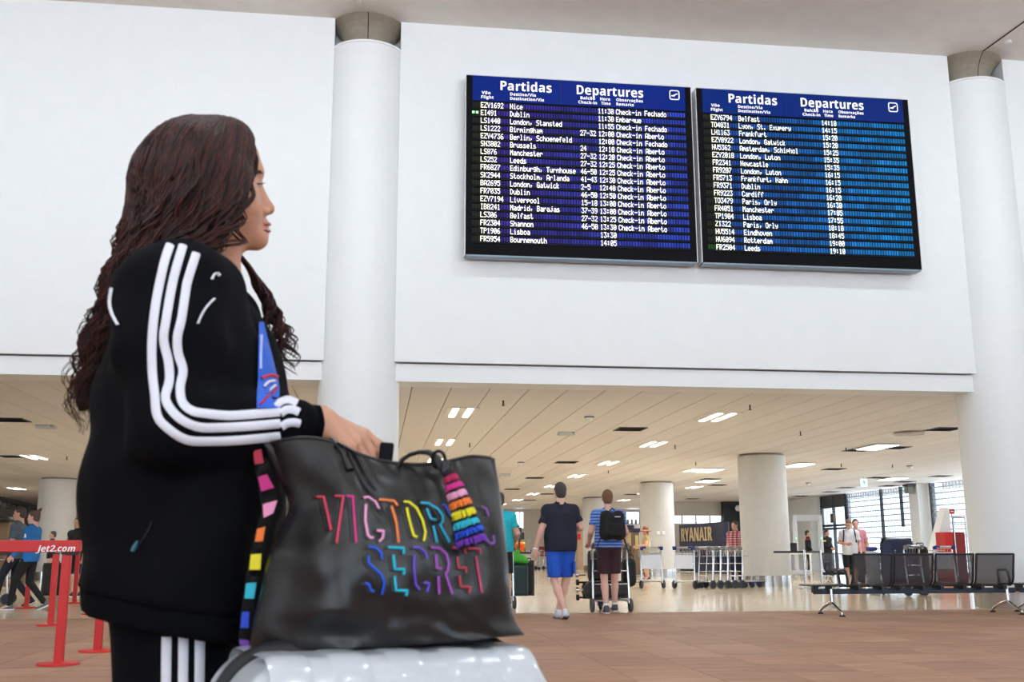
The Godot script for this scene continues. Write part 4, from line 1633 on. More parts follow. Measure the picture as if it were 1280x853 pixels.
func trolleys() -> void:
	var t1 := make_trolley("single luggage trolley with a blank advert panel left of the nested trolleys", true)
	var p := on_floor(866, 736.5)
	t1.position = Vector3(p.x, 0, p.z)
	t1.rotation.y = -0.85
	var open := make_trolley("chrome luggage trolley nested in the row beside the column", false, "nested trolleys by the column")
	var q := on_floor(888, 737)
	var dir := Vector3(sin(1.22), 0, -cos(1.22))
	for i in 5:
		var at := Vector3(q.x + 0.28, 0, q.z - 0.3) + dir * 0.235 * i
		if i == 0:
			open.position = at
			open.rotation.y = -1.22
		else:
			copy_of(open, at, -1.22)
	var t3p := on_floor(806, 736.5)
	copy_of(t1, Vector3(t3p.x + 0.15, 0, t3p.z - 0.3), 0.12, "luggage trolley with a blank advert panel before the straw hat woman")
	# trolley pushed by the man with the backpack
	var q4 := on_floor(760, 765)
	var t4 := copy_of(open, Vector3(q4.x, 0, q4.z - 0.1), 0.0, "loaded luggage trolley pushed by the man with the black backpack")
	t4.remove_meta("group")
	var b := t4.position
	var hold := bag_box("holdall", "black patterned holdall lying across the pushed trolley", "bag", b + Vector3(0.0, 0.19, -0.05), Vector3(0.72, 0.26, 0.42), 0.09, mat(rgb(36, 36, 40), 0.5), 0.0, false)
	bag_box("suitcase", "black upright suitcase standing on the pushed trolley", "suitcase", b + Vector3(-0.04, 0.46, -0.12), Vector3(0.42, 0.46, 0.26), 0.05, mat(rgb(20, 20, 24), 0.5))
	bag_box("rucksack", "small black rucksack hanging at the trolley's right side", "bag", b + Vector3(0.40, 0.36, -0.12), Vector3(0.22, 0.46, 0.30), 0.09, mat(rgb(18, 18, 20), 0.7), 0.0, true, false)
	for i in 4:
		var g := Geo.new()
		var c := Vector3(-0.46, 0.02 + 0.115 * i, 0.07 - 0.03 * (i % 2))
		g.lathe([Vector2(0, -0.02), Vector2(0.045, -0.02), Vector2(0.045, 0.02), Vector2(0, 0.02)], 14, c, Basis(Vector3.FORWARD, PI / 2))
		g.rod(c, c + Vector3(0.13, 0, 0), 0.015)
		part("wheel", g, M.chrome if i % 2 else M.dark_rubber, hold)
	# trolley of the man in the turquoise shirt
	var q5 := on_floor(643, 762)
	var t5 := copy_of(open, Vector3(q5.x - 0.30, 0, q5.z - 0.35), 0.0, "loaded luggage trolley pushed by the man in the turquoise shirt")
	t5.remove_meta("group")
	b = t5.position
	var teal := on_z(650, 755, q5.z - 0.45)
	bag_box("suitcase", "dark green upright suitcase on the turquoise shirt man's trolley", "suitcase", Vector3(teal.x - 0.12, 0.19, b.z - 0.05), Vector3(0.48, 0.52, 0.26), 0.05, mat(rgb(22, 50, 52), 0.5), 0.0, false)
	bag_box("rucksack", "black rucksack strapped on the front of the green bag trolley", "bag", Vector3(teal.x + 0.14, 0.185, b.z - 0.29), Vector3(0.26, 0.58, 0.26), 0.08, mat(rgb(24, 24, 28), 0.6), 0.0, true, true)
	var gb := thing("soft_bag", "bright green soft bag lying on the dark green suitcase", "bag", Vector3(teal.x - 0.1, 0.71, b.z - 0.05))
	var g3 := Geo.new()
	g3.blend([[Vector3(-0.16, 0.09, 0), Vector3(0.14, 0.08, 0), 0.09, 0.075, 0.03], [Vector3(-0.05, 0.17, 0), Vector3(0.04, 0.2, 0), 0.06, 0.05, 0.05], [Vector3(0.16, 0.05, 0.04), Vector3(0.2, 0.05, 0.05), 0.05, 0.04, 0.03]], 0.014)
	part("body", g3, mat(rgb(70, 176, 46), 0.6), gb)
	g3 = Geo.new()
	g3.tube([Vector3(0.02, 0.22, 0), Vector3(0.06, 0.28, 0), Vector3(0.11, 0.2, 0)], 0.012, 6)
	part("strap", g3, mat(rgb(60, 150, 40), 0.6), gb)
	# trolley at the left edge, pushed to the left
	var q6 := on_floor(0, 757)
	var t6 := copy_of(t1, Vector3(q6.x - 0.25, 0, q6.z), PI / 2 + 0.2, "luggage trolley pushed along by the teenagers at the queue barriers")
	# wire trolleys far back by the wall
	var q7 := on_floor(672, 714)
	for i in 3:
		var c := copy_of(open, Vector3(q7.x + 0.42 * i, 0, q7.z - 2.0), -1.3, "chrome luggage trolley parked by the far wall near the service desk")
		c.set_meta("group", "trolleys by the far wall")
	# trolley with cases behind the seats
	var q8 := on_floor(1128, 745)
	var t8 := copy_of(open, Vector3(q8.x, 0, q8.z), 0.5, "luggage trolley piled with cases behind the row of grey seats")
	t8.remove_meta("group")
	b = t8.position
	bag_box("suitcase", "large dark blue suitcase piled high behind the grey seats", "suitcase", b + Vector3(-0.02, 0.20, -0.02), Vector3(0.72, 0.98, 0.36), 0.14, mat(rgb(34, 46, 84), 0.55), 0.1, false)
	bag_box("rucksack", "black rucksack beside the large blue suitcase", "bag", b + Vector3(0.52, 0.0, -0.05), Vector3(0.3, 1.04, 0.3), 0.12, mat(rgb(20, 20, 24), 0.7), 0.0, true, false)
	bag_box("soft_bag", "blue soft bag on white wrapped luggage behind the grey seats", "bag", b + Vector3(-0.50, 0.915, -0.2), Vector3(0.20, 0.09, 0.2), 0.04, mat(rgb(40, 60, 140), 0.55), 0.0, false, false)
	bag_box("wrapped_case", "white wrapped case under the blue soft bag", "suitcase", b + Vector3(-0.50, 0.0, -0.2), Vector3(0.22, 0.91, 0.28), 0.06, mat(rgb(200, 214, 220), 0.35), 0.0, false, false)
	var q9 := on_floor(1172, 738)
	copy_of(t1, Vector3(q9.x, 0, q9.z), 0.2, "luggage trolley with a blank advert panel next to the red cabinet")

# ---------------------------------------------------------------- red queue barriers
func barriers() -> void:
	var posts := [[72, 834, "red barrier post carrying the lettered beam at its end"], [121, 817.5, "red barrier post half hidden behind the black jacket"], [62, 785, "red barrier post standing just left of the lettered beam's post"], [32, 763, "red barrier post with a notice plate on top"], [92, 757, "red barrier post far behind the lettered beam"], [116, 771, "red barrier post base beside the black jacket's hem"]]
	var proto: Node3D = null
	for q in posts:
		var p := on_floor(q[0], q[1] - 2.0)
		if proto == null:
			proto = thing("barrier_post", q[2], "post", p)
			var g := Geo.new()
			g.lathe([Vector2(0, 0.03), Vector2(0.06, 0.028), Vector2(0.165, 0.018), Vector2(0.17, 0.008), Vector2(0.17, 0.0)], 32)
			part("base", g, M.red, proto)
			g = Geo.new()
			g.rbox(Vector3(0, 0.46, 0), Vector3(0.075, 0.88, 0.05), 0.008)
			part("pole", g, M.red, proto)
			g = Geo.new()
			g.rbox(Vector3(0, 0.905, 0), Vector3(0.085, 0.02, 0.06), 0.004)
			part("cap", g, M.black, proto)
		else:
			copy_of(proto, p, 0.0, q[2])
	var base := on_floor(72, 832)
	var right := on_z(98.5, 684, base.z + 0.05)
	var top := on_z(70, 676, base.z + 0.05).y
	var bot := on_z(70, 691, base.z + 0.05).y
	var len := 2.6
	var beam := thing("barrier_beam", "red barrier beam with white airline lettering", "barrier", Vector3(right.x, bot, base.z))
	var g := Geo.new()
	g.rbox(Vector3(-len / 2, (top - bot) / 2, 0), Vector3(len, top - bot, 0.09), 0.01)
	part("panel", g, M.red, beam)
	var tx := letters("Jet2.com", 0.1, true, 0.004)
	var bb := tx.get_aabb()
	var l0 := on_z(42.5, 684, base.z + 0.05).x - right.x
	var l1 := on_z(92.5, 684, base.z + 0.05).x - right.x
	var sx := (l1 - l0) / (bb.size.x + 0.02)
	var bs := Basis(Vector3(sx, 0, 0), Vector3(0.22 * sx, sx, 0), Vector3(0, 0, 1))
	part("lettering", tx, M.white, beam, Vector3(l0 - bb.position.x * sx + 0.02, (top - bot) * 0.30, 0.047), bs)
	g = Geo.new()
	for x in [-0.06, -0.62, -1.2]:
		g.rbox(Vector3(x, -0.012, 0), Vector3(0.10, 0.024, 0.07), 0.004)
	part("clamp", g, M.black, beam)
	# notice plate on the fourth post
	var np := on_floor(32, 761)
	var a := on_z(33, 680, np.z)
	var t := thing("notice_plate", "small red notice plate with white print on a barrier post", "sign", Vector3(np.x, 0.92, np.z + 0.03))
	g = Geo.new()
	g.rbox(Vector3(0, 0.16, 0), Vector3(0.17, 0.30, 0.02), 0.006)
	part("plate", g, mat(rgb(190, 30, 44), 0.4), t)
	g = Geo.new()
	g.box(Vector3(0, 0.12, 0.012), Vector3(0.10, 0.10, 0.003))
	for k in 3:
		g.box(Vector3(0, 0.205 + k * 0.026, 0.012), Vector3(0.13 - 0.02 * k, 0.010, 0.003))
	part("print", g, M.white, t)

# ---------------------------------------------------------------- people
func hand_bones(wr: Vector3, dir: Vector3, palm: Vector3, thumb: float, curl: float, s := 1.0) -> Array:
	var u := dir.normalized()
	var n := (palm - u * palm.dot(u)).normalized()
	var t := u.cross(n) * thumb
	var B := []
	B.append([wr, wr + u * 0.03 * s, 0.026 * s, 0.027 * s, 0.01])
	for k in 3:
		var o := t * (0.024 - 0.024 * k) * s
		B.append([wr + u * 0.02 * s + o * 0.7, wr + u * 0.085 * s + o, 0.016 * s, 0.0135 * s, 0.018])
	var lens := [0.072, 0.08, 0.074, 0.058]
	for k in 4:
		var b := wr + u * (0.088 - 0.004 * absf(k - 1.0)) * s + t * (0.031 - 0.0205 * k) * s
		var c := curl * (0.9 + 0.08 * k)
		var p := b
		var ang := c * 0.6
		var seg := [0.44, 0.32, 0.24]
		for j in 3:
			var d := u * cos(ang) + n * sin(ang)
			var q: Vector3 = p + d * lens[k] * seg[j] * s
			B.append([p, q, (0.0098 - 0.0007 * j) * s, (0.0092 - 0.0007 * j) * s, 0.004])
			p = q
			ang += c
	var tb := wr + u * 0.026 * s + t * 0.028 * s
	var t1 := tb + (u * 0.62 + t * 0.62 + n * 0.35).normalized() * 0.042 * s
	var t2 := t1 + (u * 0.85 + t * (0.25 - 0.3 * curl) + n * (0.2 + 0.4 * curl)).normalized() * 0.032 * s
	B.append([tb, t1, 0.0145 * s, 0.0115 * s, 0.01])
	B.append([t1, t2, 0.011 * s, 0.0095 * s, 0.004])
	return B

func head_bones(c: Vector3, b: Basis, s: float) -> Array:
	var B := []
	B.append([c + b * Vector3(0, 0.035, 0.012) * s, Vector3(0.074, 0.088, 0.094) * s, b, 0.02])
	B.append([c + b * Vector3(0, -0.045, -0.032) * s, Vector3(0.056, 0.066, 0.058) * s, b, 0.035])
	B.append([c + b * Vector3(0, -0.098, -0.066) * s, c + b * Vector3(0, -0.1, -0.07) * s, 0.021 * s, 0.018 * s, 0.03])
	B.append([c + b * Vector3(0, 0.0, -0.086) * s, c + b * Vector3(0, -0.036, -0.104) * s, 0.009 * s, 0.0125 * s, 0.012])
	B.append([c + b * Vector3(-0.035, 0.017, -0.074) * s, c + b * Vector3(0.035, 0.017, -0.074) * s, 0.012 * s, 0.012 * s, 0.02])
	B.append([c + b * Vector3(-0.018, -0.066, -0.082) * s, c + b * Vector3(0.018, -0.066, -0.082) * s, 0.0085 * s, 0.0085 * s, 0.008])
	for k in [-1, 1]:
		B.append([c + b * Vector3(k * 0.077, -0.008, 0.012) * s, Vector3(0.010, 0.032, 0.02) * s, b, 0.006])
	B.append([c + b * Vector3(0, -0.05, 0.025) * s, c + b * Vector3(0, -0.16, 0.04) * s, 0.052 * s, 0.055 * s, 0.03])
	return B

# joints are given for a person 1.75 m tall who looks towards -z
func person(label: String, at: Vector3, turn: float, tall: float, pose: Dictionary, look: Dictionary) -> Node3D:
	var s := tall / 1.75
	var t := thing("person", label, "person", at, turn)
	var J := {"hipL": Vector3(-0.09, 0.93, 0), "hipR": Vector3(0.09, 0.93, 0), "kneeL": Vector3(-0.10, 0.50, -0.03), "kneeR": Vector3(0.10, 0.50, -0.03), "ankL": Vector3(-0.10, 0.085, 0.03), "ankR": Vector3(0.10, 0.085, 0.03),
		"pel": Vector3(0, 0.98, 0), "chest": Vector3(0, 1.31, 0), "neck": Vector3(0, 1.47, 0.0), "head": Vector3(0, 1.635, -0.01),
		"shL": Vector3(-0.175, 1.395, 0), "shR": Vector3(0.175, 1.395, 0), "elL": Vector3(-0.235, 1.13, 0.03), "elR": Vector3(0.235, 1.13, 0.03), "wrL": Vector3(-0.245, 0.88, -0.03), "wrR": Vector3(0.245, 0.88, -0.03)}
	for k in pose:
		if J.has(k):
			J[k] = pose[k]
	for k in J:
		J[k] *= s
	var fat: float = look.get("fat", 1.0)
	var skin: Material = look.get("skin", M.skin_pale)
	var hb := Basis.from_euler(pose.get("gaze", Vector3.ZERO))
	var toes := {}
	for k in ["L", "R"]:
		var sd: float = -1.0 if k == "L" else 1.0
		toes[k] = J["ank" + k] + Basis.from_euler(pose.get("foot" + k, Vector3.ZERO)) * Vector3(0.02 * sd, -0.055, -0.14) * s
	# body
	var g := Geo.new()
	var B := []
	for k in ["L", "R"]:
		B.append([J["hip" + k], J["knee" + k], 0.078 * s * fat, 0.053 * s, 0.03])
		var mid: Vector3 = J["knee" + k].lerp(J["ank" + k], 0.32)
		B.append([J["knee" + k], mid, 0.05 * s, 0.054 * s, 0.02])
		B.append([mid, J["ank" + k], 0.054 * s, 0.036 * s, 0.02])
		B.append([J["ank" + k], toes[k], 0.034 * s, 0.026 * s, 0.02])
		B.append([J["sh" + k], J["el" + k], 0.048 * s, 0.040 * s, 0.03])
		var m2: Vector3 = J["el" + k].lerp(J["wr" + k], 0.3)
		B.append([J["el" + k], m2, 0.039 * s, 0.041 * s, 0.015])
		B.append([m2, J["wr" + k], 0.041 * s, 0.027 * s, 0.015])
	var side := (J["shR"] - J["shL"]).normalized() as Vector3
	for sd in [-1.0, 1.0]:
		B.append([J["pel"] + side * 0.065 * s * sd, J["chest"] + side * 0.085 * s * sd, 0.095 * s * fat, 0.10 * s * fat, 0.06])
	B.append([J["shL"], J["shR"], 0.055 * s, 0.055 * s, 0.05])
	B.append([J["neck"], J["head"] - Vector3(0, 0.06, 0) * s, 0.052 * s, 0.05 * s, 0.03])
	g.blend(B, 0.021)
	g.blend(head_bones(J["head"], hb, s), 0.0085)
	for k in ["L", "R"]:
		var d: Vector3 = J["wr" + k] - J["el" + k]
		d = pose.get("hand" + k, d)
		var pn: Vector3 = pose.get("palm" + k, Vector3(1.0 if k == "L" else -1.0, 0, 0))
		g.blend(hand_bones(J["wr" + k], d, pn, 1.0 if k == "L" else -1.0, pose.get("curl" + k, 0.45), s), 0.0052)
	part("body", g, skin, t)
	# shirt
	if look.has("shirt"):
		g = Geo.new()
		B = []
		var sl: float = look.get("sleeve", 0.62)
		for sd in [-1.0, 1.0]:
			B.append([J["pel"] + side * 0.068 * s * sd + Vector3(0, -0.03, 0), J["chest"] + side * 0.085 * s * sd, 0.112 * s * fat, 0.118 * s * fat, 0.06])
		B.append([J["shL"], J["shR"], 0.072 * s, 0.072 * s, 0.05])
		for k in ["L", "R"]:
			B.append([J["hip" + k].lerp(J["pel"], 0.15) - Vector3(0, 0.08, 0) * s, J["hip" + k] + Vector3(0, 0.10, 0) * s, 0.112 * s * fat, 0.108 * s * fat, 0.05])
		B.append([J["neck"] - Vector3(0, 0.06, 0) * s, J["neck"] + Vector3(0, 0.012, 0) * s, 0.075 * s, 0.062 * s, 0.04])
		for k in ["L", "R"]:
			B.append([J["neck"] - Vector3(0, 0.035, 0) * s, J["sh" + k], 0.06 * s, 0.064 * s, 0.05])
		for k in ["L", "R"]:
			if sl > 1.0:
				B.append([J["sh" + k], J["el" + k], 0.066 * s, 0.056 * s, 0.04])
				B.append([J["el" + k], J["el" + k].lerp(J["wr" + k], sl - 1.0), 0.055 * s, 0.043 * s, 0.02])
			else:
				B.append([J["sh" + k], J["sh" + k].lerp(J["el" + k], sl * 0.55), 0.068 * s, 0.060 * s, 0.04])
		g.blend(B, 0.017, [Plane(Vector3.DOWN, -look.get("hem", 0.90) * s)])
		if sl <= 1.0:
			for k in ["L", "R"]:
				var a: Vector3 = J["sh" + k].lerp(J["el" + k], 0.30)
				var e: Vector3 = J["sh" + k].lerp(J["el" + k], sl)
				g.tube([a, a.lerp(e, 0.5), e, e.lerp(a, 0.04)], [0.056 * s, 0.064 * s, 0.067 * s, 0.054 * s], 14, false)
		var shirt := part("shirt", g, look.shirt, t)
		if look.get("collar", false):
			g = Geo.new()
			var ring := []
			for q in 17:
				var a2 := TAU * q / 16.0
				ring.append(J["neck"] + Vector3(cos(a2) * 0.057, 0.016, sin(a2) * 0.057) * s)
			g.tube(ring, 0.019 * s, 8, false)
			part("collar", g, look.get("collar_mat", look.shirt), shirt)
	# legs
	if look.has("bottoms"):
		g = Geo.new()
		B = []
		var loose: float = look.get("loose", 1.0)
		for k in ["L", "R"]:
			B.append([J["hip" + k], J["knee" + k], 0.096 * s * fat, 0.068 * s * loose, 0.03])
			B.append([J["knee" + k], J["ank" + k], 0.066 * s * loose, 0.05 * s * loose, 0.02])
		for sd in [-1.0, 1.0]:
			B.append([J["pel"] + side * 0.06 * s * sd - Vector3(0, 0.04, 0), J["pel"] + side * 0.06 * s * sd + Vector3(0, 0.10, 0), 0.103 * s * fat, 0.103 * s * fat, 0.06])
		g.blend(B, 0.017, [Plane(Vector3.DOWN, -look.get("cuff", 0.07) * s), Plane(Vector3.UP, look.get("waist", 1.03) * s)])
		part(look.get("bottoms_name", "trousers"), g, look.bottoms, t)
	# shoes
	for k in ["L", "R"]:
		g = Geo.new()
		var fb := Basis.from_euler(pose.get("foot" + k, Vector3.ZERO))
		var an: Vector3 = J["ank" + k]
		g.blend([[an + fb * Vector3(0, -0.03, 0.02) * s, an + fb * Vector3(0, 0.0, 0.012) * s, 0.043 * s, 0.044 * s, 0.02], [an + fb * Vector3(0, -0.045, 0.02) * s, an + fb * Vector3(0, -0.05, -0.15) * s, 0.038 * s, 0.033 * s, 0.02]], 0.011, [Plane(Vector3.DOWN, -maxf(0.004, (an.y - 0.083 * s))) if an.y < 0.1 * s else Plane(Vector3.DOWN, 0.0)])
		var sh := part("shoe", g, look.get("shoes", M.black), t)
		g = Geo.new()
		g.rbox(an + fb * Vector3(0, -0.072, -0.055) * s, Vector3(0.078, 0.022, 0.27) * s, 0.01, fb)
		part("sole", g, look.get("soles", M.white), sh)
		if look.has("socks"):
			g = Geo.new()
			g.tube([an + Vector3(0, -0.02, 0), an + (J["knee" + k] - an).normalized() * 0.06], 0.043 * s, 10, false)
			part("sock", g, look.socks, t)
	# hair and eyes
	if look.has("hair"):
		g = Geo.new()
		var h: Vector3 = J["head"]
		var HB := [[h + hb * Vector3(0, 0.04, 0.016) * s, Vector3(0.081, 0.094, 0.101) * s, hb, 0.02], [h + hb * Vector3(0, -0.03, 0.05) * s, Vector3(0.066, 0.06, 0.06) * s, hb, 0.03]]
		for e in look.get("hair_extra", []):
			HB.append([h + hb * e[0] * s, h + hb * e[1] * s, e[2] * s, e[3] * s, 0.03])
		var nn := (hb * Vector3(0, -0.62, -0.78)).normalized()
		g.blend(HB, 0.0085, [Plane(nn, nn.dot(h + hb * Vector3(0, 0.048, -0.045) * s))])
		part("hair", g, look.hair, t)
	g = Geo.new()
	for k in [-1, 1]:
		g.ball(J["head"] + hb * Vector3(k * 0.031, 0.0, -0.081) * s, Vector3(0.012, 0.008, 0.008) * s, 8)
	part("eyes", g, M.black, t)
	return t

# where somebody stands at depth z whose head shows at pixel (u, w)
func stand(u: float, w: float, z: float) -> Vector3:
	var q := on_z(u, w, z)
	return Vector3(q.x, 0, z)

func cloth(c: Color, sd := 5) -> StandardMaterial3D:
	var m := grained(c, 0.08, 6.0, 0.85, 0.25, sd)
	return m

# horizontal stripes printed on a shirt, along the height of the thing
func striped(c0: Color, c1: Color, n: int, thin: float, height := 1.0, check := false) -> StandardMaterial3D:
	var img := Image.create(64, 256, false, Image.FORMAT_RGB8)
	for y in 256:
		for x in 64:
			var f := fposmod(float(y) / 256.0 * n, 1.0)
			var k := c1 if f < thin else c0
			if check:
				var fx := fposmod(float(x) / 64.0 * 4.0, 1.0)
				var a := 0.5 if f < thin else 0.0
				var b2 := 0.5 if fx < thin else 0.0
				k = c0.lerp(c1, a + b2)
			img.set_pixel(x, y, k)
	var m := mat(Color.WHITE, 0.85)
	m.albedo_texture = ImageTexture.create_from_image(img)
	m.uv1_triplanar = true
	m.uv1_scale = Vector3(2.0, 1.0 / height, 2.0)
	return m

func travellers() -> void:
	var hair_dark := grained(rgb(44, 36, 32), 0.25, 14.0, 0.6, 0.6, 71)
	var hair_red := grained(rgb(128, 84, 56), 0.15, 14.0, 0.7, 0.5, 72)
	var hair_grey := grained(rgb(70, 64, 60), 0.25, 14.0, 0.7, 0.5, 73)
	var hair_blond := grained(rgb(196, 160, 110), 0.15, 14.0, 0.7, 0.5, 74)
	var navy := cloth(rgb(16, 20, 40), 81)
	var denim := cloth(rgb(24, 26, 34), 82)
	var black := cloth(rgb(16, 16, 18), 83)
	# man in a navy polo shirt and blue shorts, walking away
	var p := on_floor(702, 775)
	var m1 := person("man walking away in navy polo shirt and bright blue shorts", Vector3(p.x, 0, p.z), 0.0, 1.86, {
		"kneeL": Vector3(-0.09, 0.50, 0.0), "ankL": Vector3(0.03, 0.10, 0.12), "kneeR": Vector3(0.085, 0.50, -0.10), "ankR": Vector3(-0.02, 0.085, -0.14), "footL": Vector3(-0.25, 0, 0),
		"elL": Vector3(-0.265, 1.14, 0.06), "wrL": Vector3(-0.335, 0.90, 0.0), "handL": Vector3(-0.15, -1, -0.1), "palmL": Vector3(0.7, 0, -0.7), "elR": Vector3(0.275, 1.17, 0.02), "wrR": Vector3(0.20, 1.12, -0.23), "gaze": Vector3(0.05, 0.1, 0)},
		{"shirt": navy, "collar": true, "sleeve": 0.70, "hem": 0.86, "bottoms": cloth(rgb(24, 84, 206), 84), "bottoms_name": "shorts", "cuff": 0.53, "waist": 0.98, "loose": 1.28, "hair": hair_grey, "shoes": mat(rgb(206, 208, 212), 0.6), "soles": mat(rgb(120, 124, 128), 0.7), "fat": 1.16})
	var g := Geo.new()
	for s in [-1, 1]:
		g.rbox(Vector3(s * 0.175, 0.70, 0.02), Vector3(0.03, 0.17, 0.15), 0.012)
	part("cargo_pocket", g, cloth(rgb(22, 78, 196), 85), m1)
	g = Geo.new()
	g.tube([Vector3(-0.352, 0.965, 0.0), Vector3(-0.356, 0.945, 0.0)], 0.034, 12, true)
	part("wristband", g, M.white, m1)
	# man with a backpack pushing a trolley
	p = on_floor(765, 768)
	var m2 := person("man pushing a trolley in striped blue shirt and maroon shorts", Vector3(p.x - 0.03, 0, p.z), 0.0, 1.83, {
		"kneeL": Vector3(-0.07, 0.50, -0.02), "ankL": Vector3(-0.065, 0.085, 0.06), "kneeR": Vector3(0.10, 0.50, -0.08), "ankR": Vector3(0.105, 0.10, -0.14),
		"elL": Vector3(-0.265, 1.15, 0.02), "wrL": Vector3(-0.24, 1.01, -0.22), "elR": Vector3(0.265, 1.15, 0.02), "wrR": Vector3(0.245, 1.02, -0.22), "handL": Vector3(0, -0.4, -1), "handR": Vector3(0, -0.4, -1), "palmL": Vector3(0.3, -1, 0), "palmR": Vector3(-0.3, -1, 0), "curlL": 0.9, "curlR": 0.9, "gaze": Vector3(0.0, -0.12, 0)},
		{"shirt": striped(rgb(42, 96, 190), rgb(150, 176, 214), 22, 0.34, 1.0), "collar": true, "sleeve": 0.6, "hem": 0.93, "bottoms": cloth(rgb(54, 26, 36), 86), "bottoms_name": "shorts", "cuff": 0.56, "waist": 1.0, "loose": 1.28, "hair": hair_red, "shoes": mat(rgb(70, 72, 78), 0.6), "soles": mat(rgb(210, 190, 190), 0.7), "socks": M.white, "fat": 1.02})
	var bp := thing("backpack", "black backpack with a pale label worn by the trolley pushing man", "backpack", m2.position + Vector3(0.02, 1.09, 0.21))
	g = Geo.new()
	g.blend([[Vector3(-0.10, 0.09, 0), Vector3(-0.09, 0.34, 0), 0.105, 0.095, 0.06], [Vector3(0.10, 0.09, 0), Vector3(0.09, 0.34, 0), 0.105, 0.095, 0.06], [Vector3(-0.05, 0.12, 0.05), Vector3(0.05, 0.12, 0.05), 0.10, 0.10, 0.04]], 0.016)
	part("body", g, black, bp)
	g = Geo.new()
	g.rbox(Vector3(0.02, 0.14, 0.135), Vector3(0.20, 0.18, 0.04), 0.018)
	part("pocket", g, black, bp)
	g = Geo.new()
	g.box(Vector3(0.06, 0.335, 0.0985), Vector3(0.085, 0.016, 0.004), Basis(Vector3.RIGHT, -0.1))
	part("label_patch", g, mat(rgb(190, 190, 196), 0.6), bp)
	g = Geo.new()
	for s in [-1, 1]:
		g.tube([Vector3(s * 0.12, 0.40, -0.06), Vector3(s * 0.14, 0.42, -0.17), Vector3(s * 0.14, 0.36, -0.33)], 0.018, 6)
		g.tube([Vector3(s * 0.17, 0.05, -0.02), Vector3(s * 0.22, -0.08, -0.05), Vector3(s * 0.235, -0.22, 0.0)], 0.010, 5)
	g.tube([Vector3(-0.04, 0.43, 0), Vector3(0.0, 0.46, 0), Vector3(0.04, 0.43, 0)], 0.010, 6)
	part("strap", g, M.black, bp)
	# man in turquoise, mostly hidden by the bag
	p = on_z(626, 700, -16.0)
	person("man in turquoise t-shirt pushing a loaded trolley", stand(624, 622, -16.0), 0.0, 1.80, {
		"elL": Vector3(-0.25, 1.16, 0.05), "wrL": Vector3(-0.23, 1.0, -0.2), "elR": Vector3(0.265, 1.15, 0.07), "wrR": Vector3(0.24, 0.99, -0.20), "handR": Vector3(0, -0.5, -1), "handL": Vector3(0, -0.5, -1), "palmL": Vector3(0.3, -1, 0), "palmR": Vector3(-0.3, -1, 0), "curlL": 0.9, "curlR": 0.9,
		"kneeR": Vector3(0.12, 0.52, 0.06), "ankR": Vector3(0.10, 0.16, 0.30), "footR": Vector3(-0.7, 0, 0)},
		{"shirt": cloth(rgb(30, 196, 218), 87), "sleeve": 0.66, "hem": 0.88, "bottoms": black, "bottoms_name": "shorts", "cuff": 0.58, "waist": 0.98, "loose": 1.28, "hair": hair_dark, "skin": M.skin, "fat": 1.12})
	# worker in an orange vest behind the desk
	p = on_z(651, 692, -47.2)
	var m4 := person("desk worker in orange safety vest behind the service desk", Vector3(p.x, 0, -47.4), PI, 1.62, {}, {"shirt": cloth(rgb(214, 190, 40), 88), "sleeve": 0.7, "bottoms": black, "hair": hair_dark, "skin": M.skin_dark})
	g = Geo.new()
	g.blend([[Vector3(-0.07, 0.95, 0), Vector3(-0.08, 1.24, 0), 0.115, 0.125, 0.06], [Vector3(0.07, 0.95, 0), Vector3(0.08, 1.24, 0), 0.115, 0.125, 0.06]], 0.02)
	part("vest", g, mat(rgb(255, 96, 30), 0.7), m4)
	# dark figure beyond the third column
	p = on_floor(768, 714)
	person("distant person in dark clothes standing past the far column", Vector3(p.x, 0, p.z), 0.6, 1.62, {}, {"shirt": black, "sleeve": 1.7, "bottoms": denim, "hair": hair_dark, "skin": M.skin})
	# woman in a straw hat leaning to the kiosk
	p = on_floor(815, 725)
	var m5 := person("woman in straw hat and sand coloured dress facing the kiosk", stand(807, 663, -34.3), PI / 2, 1.70, {"elL": Vector3(-0.22, 1.16, -0.06), "wrL": Vector3(-0.18, 1.14, -0.30), "elR": Vector3(0.22, 1.14, 0.0), "wrR": Vector3(0.16, 1.12, -0.28)}, {"shirt": cloth(rgb(196, 172, 112), 89), "sleeve": 0.05, "hem": 0.62, "hair": hair_red, "bottoms": cloth(rgb(186, 160, 100), 90), "bottoms_name": "skirt", "cuff": 0.55, "loose": 1.28, "skin": M.skin, "hair_extra": [[Vector3(0, -0.02, 0.06), Vector3(0.0, -0.2, 0.09), 0.05, 0.03]]})
	var hat := thing("straw_hat", "wide brown straw hat worn by the woman at the kiosk", "hat", m5.position + Vector3(0.0, 1.625, 0))
	g = Geo.new()
	g.lathe([Vector2(0, 0.14), Vector2(0.06, 0.135), Vector2(0.085, 0.11), Vector2(0.10, 0.02), Vector2(0.16, -0.005), Vector2(0.21, -0.03), Vector2(0.205, -0.04), Vector2(0.10, 0.0)], 24)
	part("crown", g, mat(rgb(168, 112, 78), 0.8), hat)
	g = Geo.new()
	g.lathe([Vector2(0.098, 0.025), Vector2(0.103, 0.03), Vector2(0.098, 0.06)], 24)
	part("band", g, mat(rgb(90, 56, 40), 0.7), hat)
	g = Geo.new()
	g.tube([Vector3(-0.10, 1.38, 0.08), Vector3(-0.03, 1.2, 0.125), Vector3(0.04, 1.02, 0.13)], 0.022, 6)
	part("white_strap", g, M.white, m5)
	# man in a checked shirt behind the nested trolleys
	p = on_z(917, 700, -28.3)
